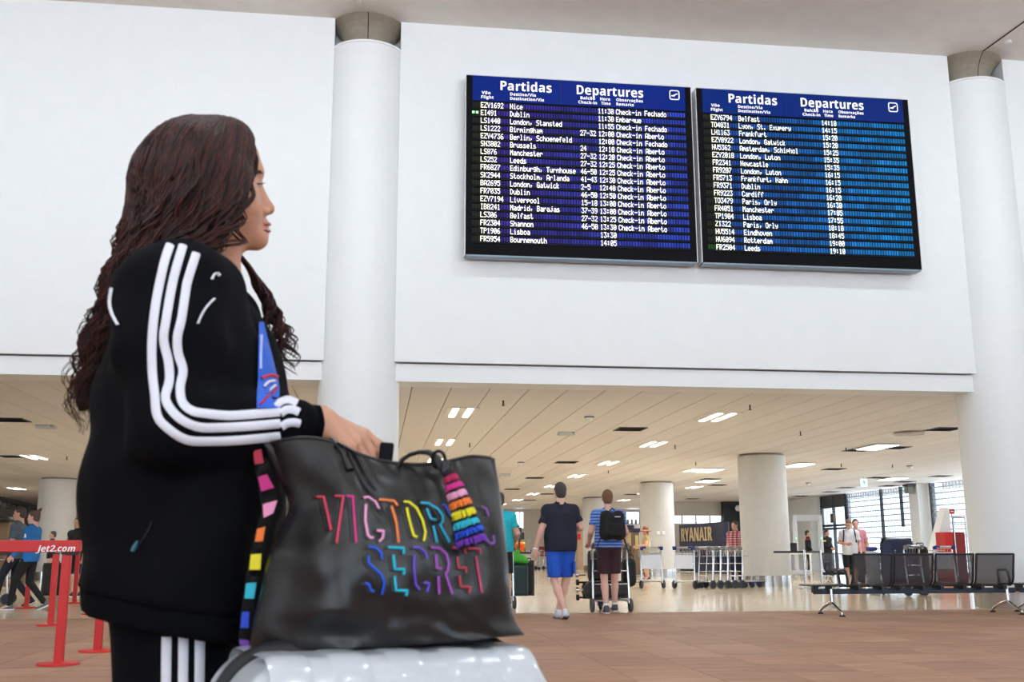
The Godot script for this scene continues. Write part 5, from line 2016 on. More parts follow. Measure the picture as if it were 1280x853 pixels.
	person("man in red checked shirt and dark jeans behind the nested trolleys", stand(919, 660, -28.3), PI - 0.75, 1.74, {"gaze": Vector3(0, -0.5, 0), "elL": Vector3(-0.23, 1.13, -0.02), "wrL": Vector3(-0.17, 0.98, -0.24), "elR": Vector3(0.23, 1.12, 0.0), "wrR": Vector3(0.22, 0.93, -0.18)}, {"shirt": striped(rgb(214, 178, 180), rgb(128, 22, 40), 16, 0.5, 1.0, true), "collar": true, "sleeve": 0.75, "bottoms": cloth(rgb(26, 30, 52), 91), "hair": hair_dark, "skin": M.skin})
	# man in a white t-shirt looking down
	p = on_floor(1057, 736)
	var m7 := person("man in white t-shirt and black shorts looking down at his hand", stand(1061, 656, -25.7), PI - 0.35, 1.72, {"gaze": Vector3(-0.5, -0.2, 0), "elL": Vector3(-0.25, 1.14, 0.03), "wrL": Vector3(-0.26, 0.92, -0.10), "elR": Vector3(0.26, 1.15, 0.02), "wrR": Vector3(0.10, 1.12, -0.22), "handR": Vector3(-1, 0, -0.3), "palmR": Vector3(0, 0.3, 1), "head": Vector3(0, 1.62, -0.05)}, {"shirt": cloth(rgb(228, 230, 240), 92), "sleeve": 0.7, "hem": 0.84, "bottoms": black, "bottoms_name": "shorts", "cuff": 0.52, "waist": 0.96, "loose": 1.28, "hair": hair_red, "skin": M.skin, "shoes": M.black})
	g = Geo.new()
	for s in [-1, 1]:
		g.tube([Vector3(s * 0.12, 1.45, 0.05), Vector3(s * 0.13, 1.44, -0.05), Vector3(s * 0.14, 1.32, -0.135), Vector3(s * 0.16, 1.16, -0.10), Vector3(s * 0.15, 1.10, 0.02)], 0.020, 6)
	part("backpack_strap", g, M.black, m7)
	g = Geo.new()
	g.rbox(Vector3(0, 1.26, 0.20), Vector3(0.28, 0.40, 0.16), 0.06)
	part("backpack", g, black, m7)
	# companion in pink behind him
	p = on_floor(1074, 734)
	person("companion in pink shirt standing close behind the white shirt man", stand(1070, 656, -26.45), PI - 0.3, 1.74, {"elR": Vector3(0.26, 1.13, 0.0), "elL": Vector3(-0.27, 1.12, 0.0)}, {"shirt": cloth(rgb(216, 138, 152), 93), "sleeve": 0.7, "bottoms": denim, "hair": hair_dark, "skin": M.skin})
	# guards
	p = on_floor(1033, 721)
	var gd := person("security guard in black jacket right of the detector gate", stand(1034, 668, -38.4), PI + 0.6, 1.72, {"elL": Vector3(-0.23, 1.14, 0.0), "wrL": Vector3(-0.08, 1.05, -0.22), "elR": Vector3(0.23, 1.14, 0.0), "wrR": Vector3(0.08, 1.05, -0.22)}, {"shirt": black, "sleeve": 1.8, "hem": 0.84, "bottoms": black, "hair": hair_dark, "skin": M.skin})
	g = Geo.new()
	g.box(Vector3(0.24, 1.31, -0.02), Vector3(0.05, 0.06, 0.12))
	part("badge", g, mat(rgb(230, 200, 40), 0.5), gd)
	p = on_floor(1012, 721)
	var gd2 := person("security guard in black and red jacket seen through the gate", stand(1010, 670, -39.4), PI + 1.2, 1.72, {"elR": Vector3(0.24, 1.15, 0.05), "wrR": Vector3(0.2, 0.98, -0.15)}, {"shirt": black, "sleeve": 1.8, "hem": 0.84, "bottoms": black, "hair": hair_dark, "skin": M.skin})
	g = Geo.new()
	g.box(Vector3(0.22, 1.38, 0.02), Vector3(0.08, 0.05, 0.12))
	part("badge", g, mat(rgb(200, 40, 40), 0.5), gd2)
	# two children sitting on the distant bench
	var bz := on_floor(1029, 734).z - 0.1
	var sit := {"hipL": Vector3(-0.09, 0.62, 0.05), "hipR": Vector3(0.09, 0.62, 0.05), "pel": Vector3(0, 0.67, 0.06), "kneeL": Vector3(-0.10, 0.62, -0.36), "kneeR": Vector3(0.10, 0.62, -0.36), "ankL": Vector3(-0.10, 0.22, -0.40), "ankR": Vector3(0.10, 0.22, -0.40), "chest": Vector3(0, 0.98, 0.06), "neck": Vector3(0, 1.14, 0.05), "head": Vector3(0, 1.31, 0.03), "shL": Vector3(-0.17, 1.08, 0.05), "shR": Vector3(0.17, 1.08, 0.05), "elL": Vector3(-0.22, 0.84, 0.0), "elR": Vector3(0.24, 0.86, 0.0), "wrL": Vector3(-0.16, 0.74, -0.22), "wrR": Vector3(0.12, 1.2, -0.12)}
	p = on_z(1083, 690, bz - 0.1)
	var kid := person("seated girl in sunglasses on the distant bench", Vector3(p.x, 0, bz - 0.03), PI, 1.46, sit, {"shirt": cloth(rgb(220, 214, 214), 94), "sleeve": 0.6, "hem": 0.6, "bottoms": denim, "waist": 0.72, "cuff": 0.2, "hair": hair_red, "skin": M.skin, "hair_extra": [[Vector3(-0.06, 0, 0.03), Vector3(-0.08, -0.16, 0.03), 0.04, 0.03], [Vector3(0.06, 0, 0.03), Vector3(0.08, -0.16, 0.03), 0.04, 0.03]]})
	var k2 := 1.46 / 1.75
	g = Geo.new()
	for s in [-1, 1]:
		g.rbox(Vector3(s * 0.033, 1.31, -0.06) * k2, Vector3(0.055, 0.035, 0.02) * k2, 0.006)
	g.box(Vector3(0, 1.315, -0.06) * k2, Vector3(0.06, 0.008, 0.008))
	part("sunglasses", g, M.black, kid)
	p = on_z(1066, 692, bz - 0.1)
	person("small blond child seated behind the white shirt man", Vector3(p.x, 0, bz - 0.05), PI - 0.3, 1.36, sit, {"shirt": cloth(rgb(180, 70, 80), 95), "sleeve": 0.6, "hem": 0.6, "bottoms": denim, "waist": 0.72, "cuff": 0.2, "hair": hair_blond, "skin": M.skin})
	# teenagers walking left
	p = on_floor(44, 763)
	var blue := cloth(rgb(28, 118, 200), 96)
	var stride := {"kneeL": Vector3(-0.10, 0.51, -0.20), "ankL": Vector3(-0.09, 0.085, -0.26), "kneeR": Vector3(0.09, 0.49, -0.02), "ankR": Vector3(0.09, 0.12, 0.28), "footR": Vector3(-0.4, 0, 0), "elL": Vector3(-0.22, 1.14, -0.03), "wrL": Vector3(-0.2, 0.95, -0.23), "elR": Vector3(0.22, 1.14, 0.03), "wrR": Vector3(0.22, 0.93, -0.16)}
	var g1 := person("teenage girl with hair bun in bright blue jacket walking", stand(42, 645, -18.4), PI / 2 - 0.1, 1.60, stride, {"shirt": blue, "sleeve": 1.95, "hem": 0.84, "bottoms": black, "hair": grained(rgb(92, 66, 56), 0.2, 14.0, 0.7, 0.5, 75), "hair_extra": [[Vector3(0, 0.10, 0.08), Vector3(0.0, 0.15, 0.12), 0.03, 0.022]], "shoes": mat(rgb(96, 98, 104), 0.6), "socks": M.white})
	g = Geo.new()
	g.tube([Vector3(-0.175, 1.33, -0.02), Vector3(-0.21, 1.24, -0.02), Vector3(-0.235, 1.16, -0.02)], 0.018, 6)
	part("sleeve_stripe", g, M.white, g1)
	p = on_floor(26, 760)
	person("teenage boy in grey t-shirt walking beside the blue jacket girl", stand(24, 645, -19.4), PI / 2, 1.70, stride, {"shirt": cloth(rgb(88, 104, 116), 97), "sleeve": 0.8, "hem": 0.84, "bottoms": cloth(rgb(30, 34, 52), 98), "hair": grained(rgb(72, 52, 44), 0.2, 14.0, 0.7, 0.5, 76), "skin": M.skin})
	p = on_floor(66, 742)
	person("grey haired woman in white trousers behind the queue barriers", stand(65, 672, -30.0), PI / 2 + 0.4, 1.50, {}, {"shirt": black, "sleeve": 1.7, "bottoms": cloth(rgb(214, 214, 210), 99), "hair": hair_grey, "skin": M.skin})
	p = on_floor(98, 747)
	person("balding person in black top standing behind the woman's jacket", stand(97, 655, -23.7), PI - 0.5, 1.66, {}, {"shirt": black, "sleeve": 1.6, "bottoms": denim, "bottoms_name": "shorts", "cuff": 0.5, "hair": hair_red, "skin": M.skin})
	p = on_floor(74, 744)
	bag_box("suitcase", "black wheeled suitcase pulled along behind the barriers", "suitcase", Vector3(p.x, 0, p.z + 0.5), Vector3(0.5, 0.7, 0.25), 0.05, mat(rgb(22, 22, 26), 0.6), 0.5)

# ---------------------------------------------------------------- white suitcase in the foreground
const CASE_C := Vector3(0.012, 0.0, -1.635)
const CASE_TURN := 0.33
const CASE_TOP := 0.762

func suitcase() -> void:
	var t := thing("hard_suitcase", "large glossy white hard-shell suitcase under the black tote bag", "suitcase", CASE_C, CASE_TURN)
	var shell := mat(rgb(196, 202, 209), 0.24, 0.0, 0.5)
	shell.clearcoat_enabled = true
	shell.clearcoat = 0.4
	shell.clearcoat_roughness = 0.08
	var W := 0.475
	var D := 0.30
	var y0 := 0.06
	var H := CASE_TOP - y0
	var R := 0.062
	for s in [[1.0, "front_shell"], [-1.0, "back_shell"]]:
		var g := Geo.new()
		var dz: float = D / 2 - 0.012
		# half shell: rings of a rounded rectangle, swelling from the zip to the face
		var rings := []
		var steps := 10
		for i in steps + 1:
			var a := float(i) / steps * PI / 2
			rings.append([0.012 + (dz - R) + sin(a) * R if i > 0 else 0.012, (1.0 - cos(a)) * R])
		rings.push_front([0.012, 0.0])
		rings.append([0.012 + dz, 0.12])
		rings.append([0.012 + dz, 0.20])
		rings.append([0.012 + dz, 0.2375])
		var P := []
		var cols := 72
		for r in rings:
			var hw: float = W / 2 - r[1]
			var hh: float = H / 2 - r[1]
			var cr: float = maxf(0.085 - r[1] * 0.5, 0.004)
			cr = minf(cr, minf(hw, hh))
			for k in cols:
				var q := k / 18
				var f := float(k % 18) / 17.0 * PI / 2
				var cx: float = (hw - cr) * (1.0 if q == 0 or q == 3 else -1.0)
				var cy: float = (hh - cr) * (1.0 if q < 2 else -1.0)
				var an := q * PI / 2 + f
				P.append(Vector3(cx + cos(an) * cr, y0 + H / 2 + cy + sin(an) * cr, r[0] * s[0]))
		g.sheet(P, rings.size(), cols, s[0] < 0.0, true)
		var sh := part(s[1], g, shell, t)
		# raised ribs running up the face and over the top
		for k in 5:
			var x := (k - 2.0) * 0.083
			var path := []
			for j in 8:
				path.append(Vector2(y0 + 0.10 + j * (H - 0.10 - R) / 7.0, 0.012 + dz))
			for j in 8:
				var a2 := float(j + 1) / 8.0 * PI / 2
				path.append(Vector2(y0 + H - R + sin(a2) * R, 0.012 + dz - R + cos(a2) * R))
			path.append(Vector2(y0 + H, 0.03))
			var Q := []
			for j in path.size():
				var n2: Vector2 = (path[mini(j + 1, path.size() - 1)] - path[maxi(j - 1, 0)]).normalized()
				var nn := Vector2(-n2.y, n2.x)
				for c in 7:
					var f2 := c / 6.0 * 2.0 - 1.0
					var lift := 0.0035 * sqrt(maxf(0.0, 1.0 - pow(absf(f2), 4.0))) - 0.001
					var e: Vector2 = path[j] + nn * lift
					Q.append(Vector3(x + f2 * 0.031, e.x, e.y * s[0]))
			g = Geo.new()
			g.sheet(Q, path.size(), 7, s[0] > 0.0)
			part("rib", g, shell, sh)
	var g := Geo.new()
	var zipP := []
	for k in 73:
		var q := mini(k / 18, 3)
		var f := float(k - q * 18) / 18.0 * PI / 2
		var hw := W / 2 + 0.001
		var hh := H / 2 + 0.001
		var cr := 0.085
		zipP.append(Vector3((hw - cr) * (1.0 if q == 0 or q == 3 else -1.0) + cos(q * PI / 2 + f) * cr, y0 + H / 2 + (hh - cr) * (1.0 if q < 2 else -1.0) + sin(q * PI / 2 + f) * cr, 0))
	g.tube(zipP, 0.0135, 8, false, 1.0, Vector3.BACK)
	part("zip_band", g, mat(rgb(22, 23, 27), 0.6), t)
	for s in [[-1, -1], [-1, 1], [1, -1], [1, 1]]:
		g = Geo.new()
		g.lathe([Vector2(0, -0.012), Vector2(0.028, -0.012), Vector2(0.03, 0), Vector2(0.028, 0.012), Vector2(0, 0.012)], 16, Vector3(s[0] * (W / 2 - 0.07), 0.03, s[1] * (D / 2 - 0.06)), Basis(Vector3.FORWARD, PI / 2))
		g.rod(Vector3(s[0] * (W / 2 - 0.07), 0.03, s[1] * (D / 2 - 0.06)), Vector3(s[0] * (W / 2 - 0.07), 0.08, s[1] * (D / 2 - 0.06)), 0.012)
		part("wheel", g, M.black, t)
	g = Geo.new()
	g.tube([Vector3(W / 2 - 0.005, 0.30, -0.07), Vector3(W / 2 + 0.025, 0.33, -0.07), Vector3(W / 2 + 0.025, 0.47, -0.07), Vector3(W / 2 - 0.005, 0.50, -0.07)], 0.01, 8)
	part("side_handle", g, M.grey, t)

# ---------------------------------------------------------------- tote bag
func along(pts: Array, f: float) -> Vector2:
	# point at share f of a polyline given as Vector2s, by index
	var x := clampf(f, 0.0, 1.0) * (pts.size() - 1)
	var i := mini(int(x), pts.size() - 2)
	var t := x - i
	var p0: Vector2 = pts[maxi(i - 1, 0)]
	var p3: Vector2 = pts[mini(i + 2, pts.size() - 1)]
	return pts[i].cubic_interpolate(pts[i + 1], p0, p3, t)

var bag_top := [Vector2(338, 554), Vector2(370, 548), Vector2(400, 549), Vector2(424, 556), Vector2(446, 567), Vector2(472, 575), Vector2(500, 580), Vector2(528, 581), Vector2(560, 577), Vector2(588, 571), Vector2(613, 573)]
var bag_bottom := [Vector2(312, 808), Vector2(380, 811), Vector2(440, 811), Vector2(500, 808), Vector2(560, 804), Vector2(610, 799), Vector2(656, 795)]
var bag_left := [Vector2(338, 554), Vector2(352, 590), Vector2(364, 618), Vector2(366, 638), Vector2(350, 668), Vector2(336, 704), Vector2(326, 745), Vector2(317, 780), Vector2(312, 808)]
var bag_right := [Vector2(613, 573), Vector2(620, 605), Vector2(626, 640), Vector2(631, 675), Vector2(635, 710), Vector2(638, 745), Vector2(643, 775), Vector2(656, 795)]
var bag_noise: FastNoiseLite

func bag_px(s: float, t: float) -> Vector2:
	var c := along(bag_top, s) * (1.0 - t) + along(bag_bottom, s) * t + along(bag_left, t) * (1.0 - s) + along(bag_right, t) * s
	return c - (bag_top[0] * (1.0 - s) * (1.0 - t) + bag_top[10] * s * (1.0 - t) + bag_bottom[0] * (1.0 - s) * t + bag_bottom[6] * s * t)

func bag_z(s: float, t: float) -> float:
	var z := -1.575 + 0.030 * sin(PI * clampf(t * 0.85 + 0.1, 0.0, 1.0)) * (0.35 + 0.65 * sin(PI * s)) - 0.045 * (1.0 - t) * (1.0 - t)
	z -= 0.040 * pow(absf(2.0 * s - 1.0), 5.0)
	# dents: the sagging left half, the pinch near the side and folds above the base
	z -= 0.018 * exp(-pow((s - 0.10) / 0.09, 2.0) - pow((t - 0.36) / 0.16, 2.0))
	z += 0.016 * exp(-pow((s - 0.16 - 0.25 * (t - 0.5)) / 0.07, 2.0) - pow((t - 0.62) / 0.22, 2.0))
	z -= 0.014 * exp(-pow((s - 0.30) / 0.12, 2.0) - pow((t - 0.90) / 0.06, 2.0))
	z += 0.010 * exp(-pow((s - 0.22) / 0.10, 2.0) - pow((t - 0.82) / 0.05, 2.0))
	z -= 0.010 * exp(-pow((s - 0.33 - 0.3 * t) / 0.04, 2.0)) * clampf(1.0 - t * 2.2, 0.0, 1.0)
	z += 0.012 * exp(-pow((s - 0.90) / 0.06, 2.0)) * (1.0 - t)
	z += bag_noise.get_noise_2d(s * 100.0, t * 70.0) * 0.007
	return z

func bag_at(s: float, t: float, back := 0.0) -> Vector3:
	var p := bag_px(s, t)
	return on_z(p.x, p.y, bag_z(s, t)) + Vector3(0, 0, -back)

func on_bag(u: float, w: float, lift: float) -> Vector3:
	var s := clampf((u - 325.0) / 300.0, 0.0, 1.0)
	var t := clampf((w - 560.0) / 245.0, 0.0, 1.0)
	for i in 8:
		var p := bag_px(s, t)
		s = clampf(s + (u - p.x) / 310.0, 0.0, 1.0)
		t = clampf(t + (w - p.y) / 240.0, 0.0, 1.0)
	return on_z(u, w, bag_z(s, t) + lift)

func tote_bag() -> void:
	bag_noise = FastNoiseLite.new()
	bag_noise.seed = 9
	bag_noise.frequency = 0.045
	bag_noise.fractal_octaves = 2
	var leather := mat(rgb(20, 21, 23), 0.33, 0.0, 0.5)
	leather.normal_enabled = true
	leather.normal_texture = noise_normal(0.12, 3.0, 256, 12)
	leather.normal_scale = 0.12
	leather.uv1_triplanar = true
	leather.uv1_scale = Vector3.ONE * 12.0
	var base := on_z(470, 806, -1.64)
	var t := thing("tote_bag", "black leather tote bag with rainbow embossed lettering on a white suitcase", "bag", base)
	var o := -base
	var NS := 48
	var NT := 36
	var P := []
	var Q := []
	var dep := func(tt: float) -> float: return 0.075 + 0.095 * tt
	for i in NT + 1:
		var tt := float(i) / NT
		for j in NS + 1:
			var s := float(j) / NS
			P.append(bag_at(s, tt) + o)
			var b := bag_at(s, tt) + o
			b.z = on_z(470, 700, -1.585 - dep.call(tt)).z + o.z - 0.012 * sin(PI * s)
			Q.append(b)
	var g := Geo.new()
	g.sheet(P, NT + 1, NS + 1, true)
	part("front_panel", g, leather, t)
	# the back panel stands 5 mm lower at the rim
	for j in NS + 1:
		Q[j] = Q[j] + Vector3(0, 0.004 * sin(PI * float(j) / NS), 0)
	g = Geo.new()
	g.sheet(Q, NT + 1, NS + 1, false)
	part("back_panel", g, leather, t)
	# gussets, folded inwards on the left
	for e in [[0, "side_gusset", -1.0], [NS, "side_gusset", 1.0]]:
		var S := []
		for i in NT + 1:
			var a: Vector3 = P[i * (NS + 1) + e[0]]
			var b: Vector3 = Q[i * (NS + 1) + e[0]]
			var tt := float(i) / NT
			for c in 7:
				var f := c / 6.0
				var p := a.lerp(b, f)
				p.x += e[2] * (0.012 - 0.006 * tt) * sin(PI * f) * (1.0 if e[2] < 0.0 else 0.6)
				S.append(p)
		g = Geo.new()
		g.sheet(S, NT + 1, 7, e[2] > 0.0)
		part(e[1], g, leather, t)
	var bt := []
	for j in NS + 1:
		for c in 5:
			var p: Vector3 = P[NT * (NS + 1) + j].lerp(Q[NT * (NS + 1) + j], c / 4.0)
			p.y -= 0.002 * sin(PI * c / 4.0)
			bt.append(p)
	g = Geo.new()
	g.sheet(bt, NS + 1, 5)
	part("base_panel", g, leather, t)
	# rolled rim
	g = Geo.new()
	var rim := []
	for j in NS + 1:
		rim.append(P[j])
	g.tube(rim, 0.0028, 6)
	var rim2 := []
	for j in NS + 1:
		rim2.append(Q[j])
	g.tube(rim2, 0.0028, 6)
	part("rim", g, leather, t)
	# dark lining a little below the rim
	var ln := []
	for j in NS + 1:
		for c in 3:
			ln.append(P[j + 6 * (NS + 1)].lerp(Q[j + 6 * (NS + 1)], c / 2.0) + Vector3(0, 0, 0))
	g = Geo.new()
	g.sheet(ln, NS + 1, 3, true)
	part("lining", g, M.black, t)
	# rainbow blocks down the left gusset
	var blocks := [[Vector2(316, 564), Vector2(326, 562), Vector2(329, 579), Vector2(318, 581), rgb(176, 22, 60)], [Vector2(322, 597), Vector2(333, 593), Vector2(342, 610), Vector2(326, 615), rgb(190, 30, 120)], [Vector2(328, 631), Vector2(346, 626), Vector2(341, 642), Vector2(329, 648), rgb(236, 150, 190)], [Vector2(321, 662), Vector2(331, 659), Vector2(328, 677), Vector2(318, 678), rgb(240, 120, 40)], [Vector2(313, 694), Vector2(326, 693), Vector2(325, 713), Vector2(311, 713), rgb(236, 220, 30)], [Vector2(307, 730), Vector2(320, 729), Vector2(317, 749), Vector2(305, 749), rgb(40, 186, 214)], [Vector2(302, 766), Vector2(311, 766), Vector2(310, 786), Vector2(300, 786), rgb(28, 70, 210)], [Vector2(299, 800), Vector2(311, 802), Vector2(311, 808), Vector2(299, 807), rgb(110, 50, 160)]]
	# the strip of black webbing that carries them
	var edge_z := -1.665
	g = Geo.new()
	var web := []
	for b in blocks:
		var m1: Vector2 = (b[0] + b[3]) / 2.0 - Vector2(2, 0)
		var m2: Vector2 = (b[1] + b[2]) / 2.0 + Vector2(10, 0)
		web.append(on_z(m1.x, m1.y, edge_z) + o)
		web.append(on_z((m1.x + m2.x) / 2, m1.y, edge_z + 0.003) + o)
		web.append(on_z(m2.x, m2.y, edge_z - 0.006) + o)
	g.sheet(web, blocks.size(), 3, true)
	g.sheet(web, blocks.size(), 3, false)
	part("side_webbing", g, mat(rgb(14, 14, 16), 0.8), t)
	for b in blocks:
		g = Geo.new()
		var c := []
		for k in 4:
			c.append(on_z(b[k].x, b[k].y, edge_z + 0.006) + o)
		g.quad(c[3], c[2], c[1], c[0], Vector3(0, 0, 1))
		for k in 4:
			var d: Vector3 = c[(k + 1) % 4]
			var nn: Vector3 = (d - c[k]).cross(Vector3(0, 0, 1)).normalized()
			g.quad(c[k], d, d + Vector3(0, 0, -0.005), c[k] + Vector3(0, 0, -0.005), nn)
		part("colour_block", g, mat(b[4], 0.6), t)
	bag_letters(t, o, leather)
	# handles
	var strap := mat(rgb(18, 18, 20), 0.4)
	g = Geo.new()
	var hp := []
	for q in [[497, 583, -1.60], [503, 575, -1.60], [512, 569, -1.595], [524, 565.5, -1.59], [536, 566, -1.58], [545, 572, -1.57], [552, 584, -1.555], [560, 600, -1.55], [567, 617, -1.55], [571, 630, -1.552]]:
		hp.append(on_z(q[0], q[1], q[2]) + o)
	g.tube(hp, [0.006, 0.006, 0.006, 0.006, 0.007, 0.008, 0.008, 0.008, 0.008, 0.006], 8, true, 0.6)
	part("handle", g, strap, t)
	g = Geo.new()
	hp = []
	for q in [[414, 549, -1.68], [422, 556, -1.60], [428, 566, -1.583], [433, 577, -1.578], [438, 588, -1.575]]:
		var pp := on_z(q[0], q[1], q[2]) if q[1] < 560 else on_bag(q[0], q[1], 0.003)
		hp.append(pp + o)
	g.tube(hp, [0.004, 0.0045, 0.005, 0.006, 0.0075], 8, true, 0.7)
	part("handle", g, strap, t)
	g = Geo.new()
	var ring := []
	var rc := on_z(548, 575, -1.562) + o
	for k in 25:
		var a := TAU * k / 24.0
		ring.append(rc + (cam_right * cos(a) * 0.85 + cam_up * sin(a) * 1.1) * 0.0115)
	g.tube(ring, 0.0026, 6, false, 1.0, cam_fwd)
	part("handle_ring", g, mat(rgb(40, 40, 44), 0.25, 0.8), t)
	tassel()

func bag_letters(t: Node3D, o: Vector3, leather: Material) -> void:
	var a := Vector2(380, 600)
	var b := Vector2(500, 600)
	var L := [
		[a, rgb(206, 62, 92), [[85, 115, 130, 115, 156, 228, 180, 340], [210, 110, 262, 112, 238, 268, 215, 425]]],
		[a, rgb(206, 44, 132), [[285, 112, 325, 112, 336, 266, 348, 420]]],
		[a, rgb(240, 166, 208), [[395, 122, 430, 118, 475, 150, 500, 195], [412, 165, 408, 270, 425, 370, 445, 390, 465, 385], [485, 340, 530, 345, 524, 390, 500, 415]]],
		[a, rgb(240, 130, 62), [[500, 135, 550, 138, 600, 143, 622, 175], [583, 180, 600, 235, 615, 290, 623, 350, 630, 420]]],
		[b, rgb(232, 226, 20), [[25, 148, 60, 150, 110, 190, 150, 270, 170, 350, 158, 412], [45, 190, 55, 240, 70, 300, 92, 375, 115, 385]]],
		[b, rgb(36, 172, 212), [[135, 155, 190, 160, 250, 195, 285, 240, 285, 285, 268, 302, 298, 360, 330, 420], [180, 195, 192, 230, 208, 265, 240, 270], [222, 310, 234, 365, 245, 420]]],
		[b, rgb(34, 70, 196), [[280, 172, 305, 178, 335, 240], [370, 360, 376, 390, 382, 420]]],
		[b, rgb(130, 82, 168), [[540, 180, 575, 200, 588, 245], [575, 400, 600, 432, 626, 420, 620, 370]]],
		[a, rgb(20, 84, 214), [[430, 450, 480, 455, 515, 490, 520, 535], [428, 510, 430, 555, 465, 590, 515, 635, 535, 690, 520, 765], [405, 690, 432, 700, 445, 740, 468, 745]]],
		[a, rgb(6, 186, 216), [[560, 453, 665, 458, 663, 498], [595, 505, 605, 598, 668, 600, 663, 635], [603, 645, 612, 740, 688, 742, 680, 775]]],
		[b, rgb(96, 72, 196), [[90, 455, 130, 455, 170, 490, 180, 530], [95, 505, 93, 600, 105, 700, 130, 735], [160, 685, 195, 695, 180, 750]]],
		[b, rgb(158, 78, 184), [[205, 455, 265, 458, 310, 500, 325, 560, 318, 610, 303, 628, 326, 695, 350, 765], [240, 500, 245, 590, 280, 598], [255, 645, 262, 765]]],
		[b, rgb(180, 62, 80), [[350, 455, 430, 460, 435, 495], [383, 515, 390, 590, 440, 590, 440, 625], [395, 640, 405, 715, 470, 720, 460, 758]]],
		[b, rgb(190, 62, 102), [[455, 460, 530, 465, 535, 500], [505, 515, 525, 635, 545, 755]]],
	]
	var k := 140.0 / 746.0
	for l in L:
		var g := Geo.new()
		var d := Geo.new()
		for st in l[2]:
			var px := []
			for i in range(0, st.size(), 2):
				px.append(l[0] + Vector2(st[i], st[i + 1]) * k)
			var path := []
			var dark := []
			for i in px.size() - 1:
				for j in 3:
					var q: Vector2 = px[i].lerp(px[i + 1], j / 3.0)
					path.append(on_bag(q.x, q.y, 0.0012) + o)
					dark.append(on_bag(q.x - 5.0, q.y + 1.0, -0.0016) + o)
			var e: Vector2 = px[px.size() - 1]
			path.append(on_bag(e.x, e.y, 0.0012) + o)
			dark.append(on_bag(e.x - 5.0, e.y + 1.0, -0.0016) + o)
			g.tube(path, 0.0021, 7, true, 1.0, Vector3.BACK)
			d.tube(dark, 0.0032, 7, true, 1.0, Vector3.BACK)
		var le := part("letter", g, mat(l[1], 0.42), t)
		part("letter_relief", d, leather, le)

func tassel() -> void:
	var tops := [[559, 588], [562, 594], [565.5, 604], [569, 614], [573, 625], [577, 637], [581, 650], [584.5, 661], [588, 671], [591, 682]]
	var wide := [0.006, 0.0085, 0.0105, 0.0125, 0.0140, 0.0155, 0.0165, 0.0180, 0.0200, 0.0215]
	var tone := [rgb(172, 24, 78), rgb(206, 40, 140), rgb(232, 160, 196), rgb(242, 126, 40), rgb(230, 220, 30), rgb(44, 190, 214), rgb(24, 80, 210), rgb(112, 48, 176)]
	var top := on_z(557, 582, -1.535)
	var t := thing("bag_tassel", "tiered rainbow tassel charm hanging on the black tote bag", "charm", top)
	var rng := RandomNumberGenerator.new()
	rng.seed = 5
	var g := Geo.new()
	g.rbox(Vector3(0.001, -0.004, -0.004), Vector3(0.017, 0.022, 0.016), 0.005)
	part("cap", g, mat(rgb(18, 18, 20), 0.4), t)
	for i in range(0, 9):
		var a := on_z(tops[i][0], tops[i][1], -1.535) - top
		var b := on_z(tops[i + 1][0], tops[i + 1][1], -1.535) - top
		var ax := (b - a).normalized()
		var s := ax.cross(Vector3(0, 0, 1)).normalized()
		var w := s.cross(ax)
		var col := Geo.new()
		var blk := Geo.new()
		for k in 30:
			var an := TAU * k / 30.0 + rng.randf_range(-0.05, 0.05)
			var d := s * cos(an) + w * sin(an)
			var r0: float = wide[i] * rng.randf_range(0.88, 1.0)
			var r1: float = wide[i + 1] * rng.randf_range(0.95, 1.1)
			var e := a.lerp(b, rng.randf_range(0.70, 0.84)) if i < 8 else a.lerp(b, rng.randf_range(0.6, 1.0))
			if i > 0:
				col.tube([a + d * r0 * 0.75, a.lerp(e, 0.4) + d * lerpf(r0, r1, 0.5) * 1.02, e + d * r1], 0.0018, 5)
			var f := a.lerp(b, rng.randf_range(0.98, 1.12))
			blk.tube([a + d * r0 * 0.66, f + d * r1 * 0.93], 0.002, 5)
		if i > 0:
			part("tassel_tier", col, mat(tone[i - 1], 0.7), t)
		part("black_fringe", blk, mat(rgb(16, 14, 20), 0.8), t)

# ---------------------------------------------------------------- the woman in the foreground
func px(u: float, w: float, z: float) -> Vector3:
	return on_z(u, w, z)

# distance to a smooth union, the same as Geo.blend
func field(bones: Array, p: Vector3) -> float:
	var f := 9.0
	for b in bones:
		var d: float
		var k: float
		if b.size() == 5:
			var ab: Vector3 = b[1] - b[0]
			var t := clampf((p - b[0]).dot(ab) / maxf(ab.length_squared(), 1e-9), 0.0, 1.0)
			d = (p - b[0] - ab * t).length() - lerpf(b[2], b[3], t)
			k = b[4]
		else:
			var q: Vector3 = b[2].transposed() * (p - b[0])
			var k1: float = (q / (b[1] * b[1])).length()
			var k0: float = (q / b[1]).length()
			d = k0 * (k0 - 1.0) / k1 if k1 > 1e-6 else -b[1].x
			k = b[3]
		var h := k - absf(f - d)
		f = minf(f, d) - (h * h * 0.25 / k if h > 0.0 else 0.0)
	return f

func hit(bones: Array, u: float, w: float, lift: float, noise: FastNoiseLite = null, amp := 0.0) -> Vector3:
	var d := ray(u, w).normalized()
	var t := 1.2
	for i in 48:
		var p := EYE + d * t
		var f := field(bones, p)
		if noise and f < 0.03:
			f += amp * noise.get_noise_3dv(p)
		if f < 0.0008 or t > 3.0:
			break
		t += f * 0.85
	var p := EYE + d * t
	var e := 0.006
	var f0 := field(bones, p)
	var n := Vector3(field(bones, p + Vector3(e, 0, 0)) - f0, field(bones, p + Vector3(0, e, 0)) - f0, field(bones, p + Vector3(0, 0, e)) - f0).normalized()
	return p + n * lift

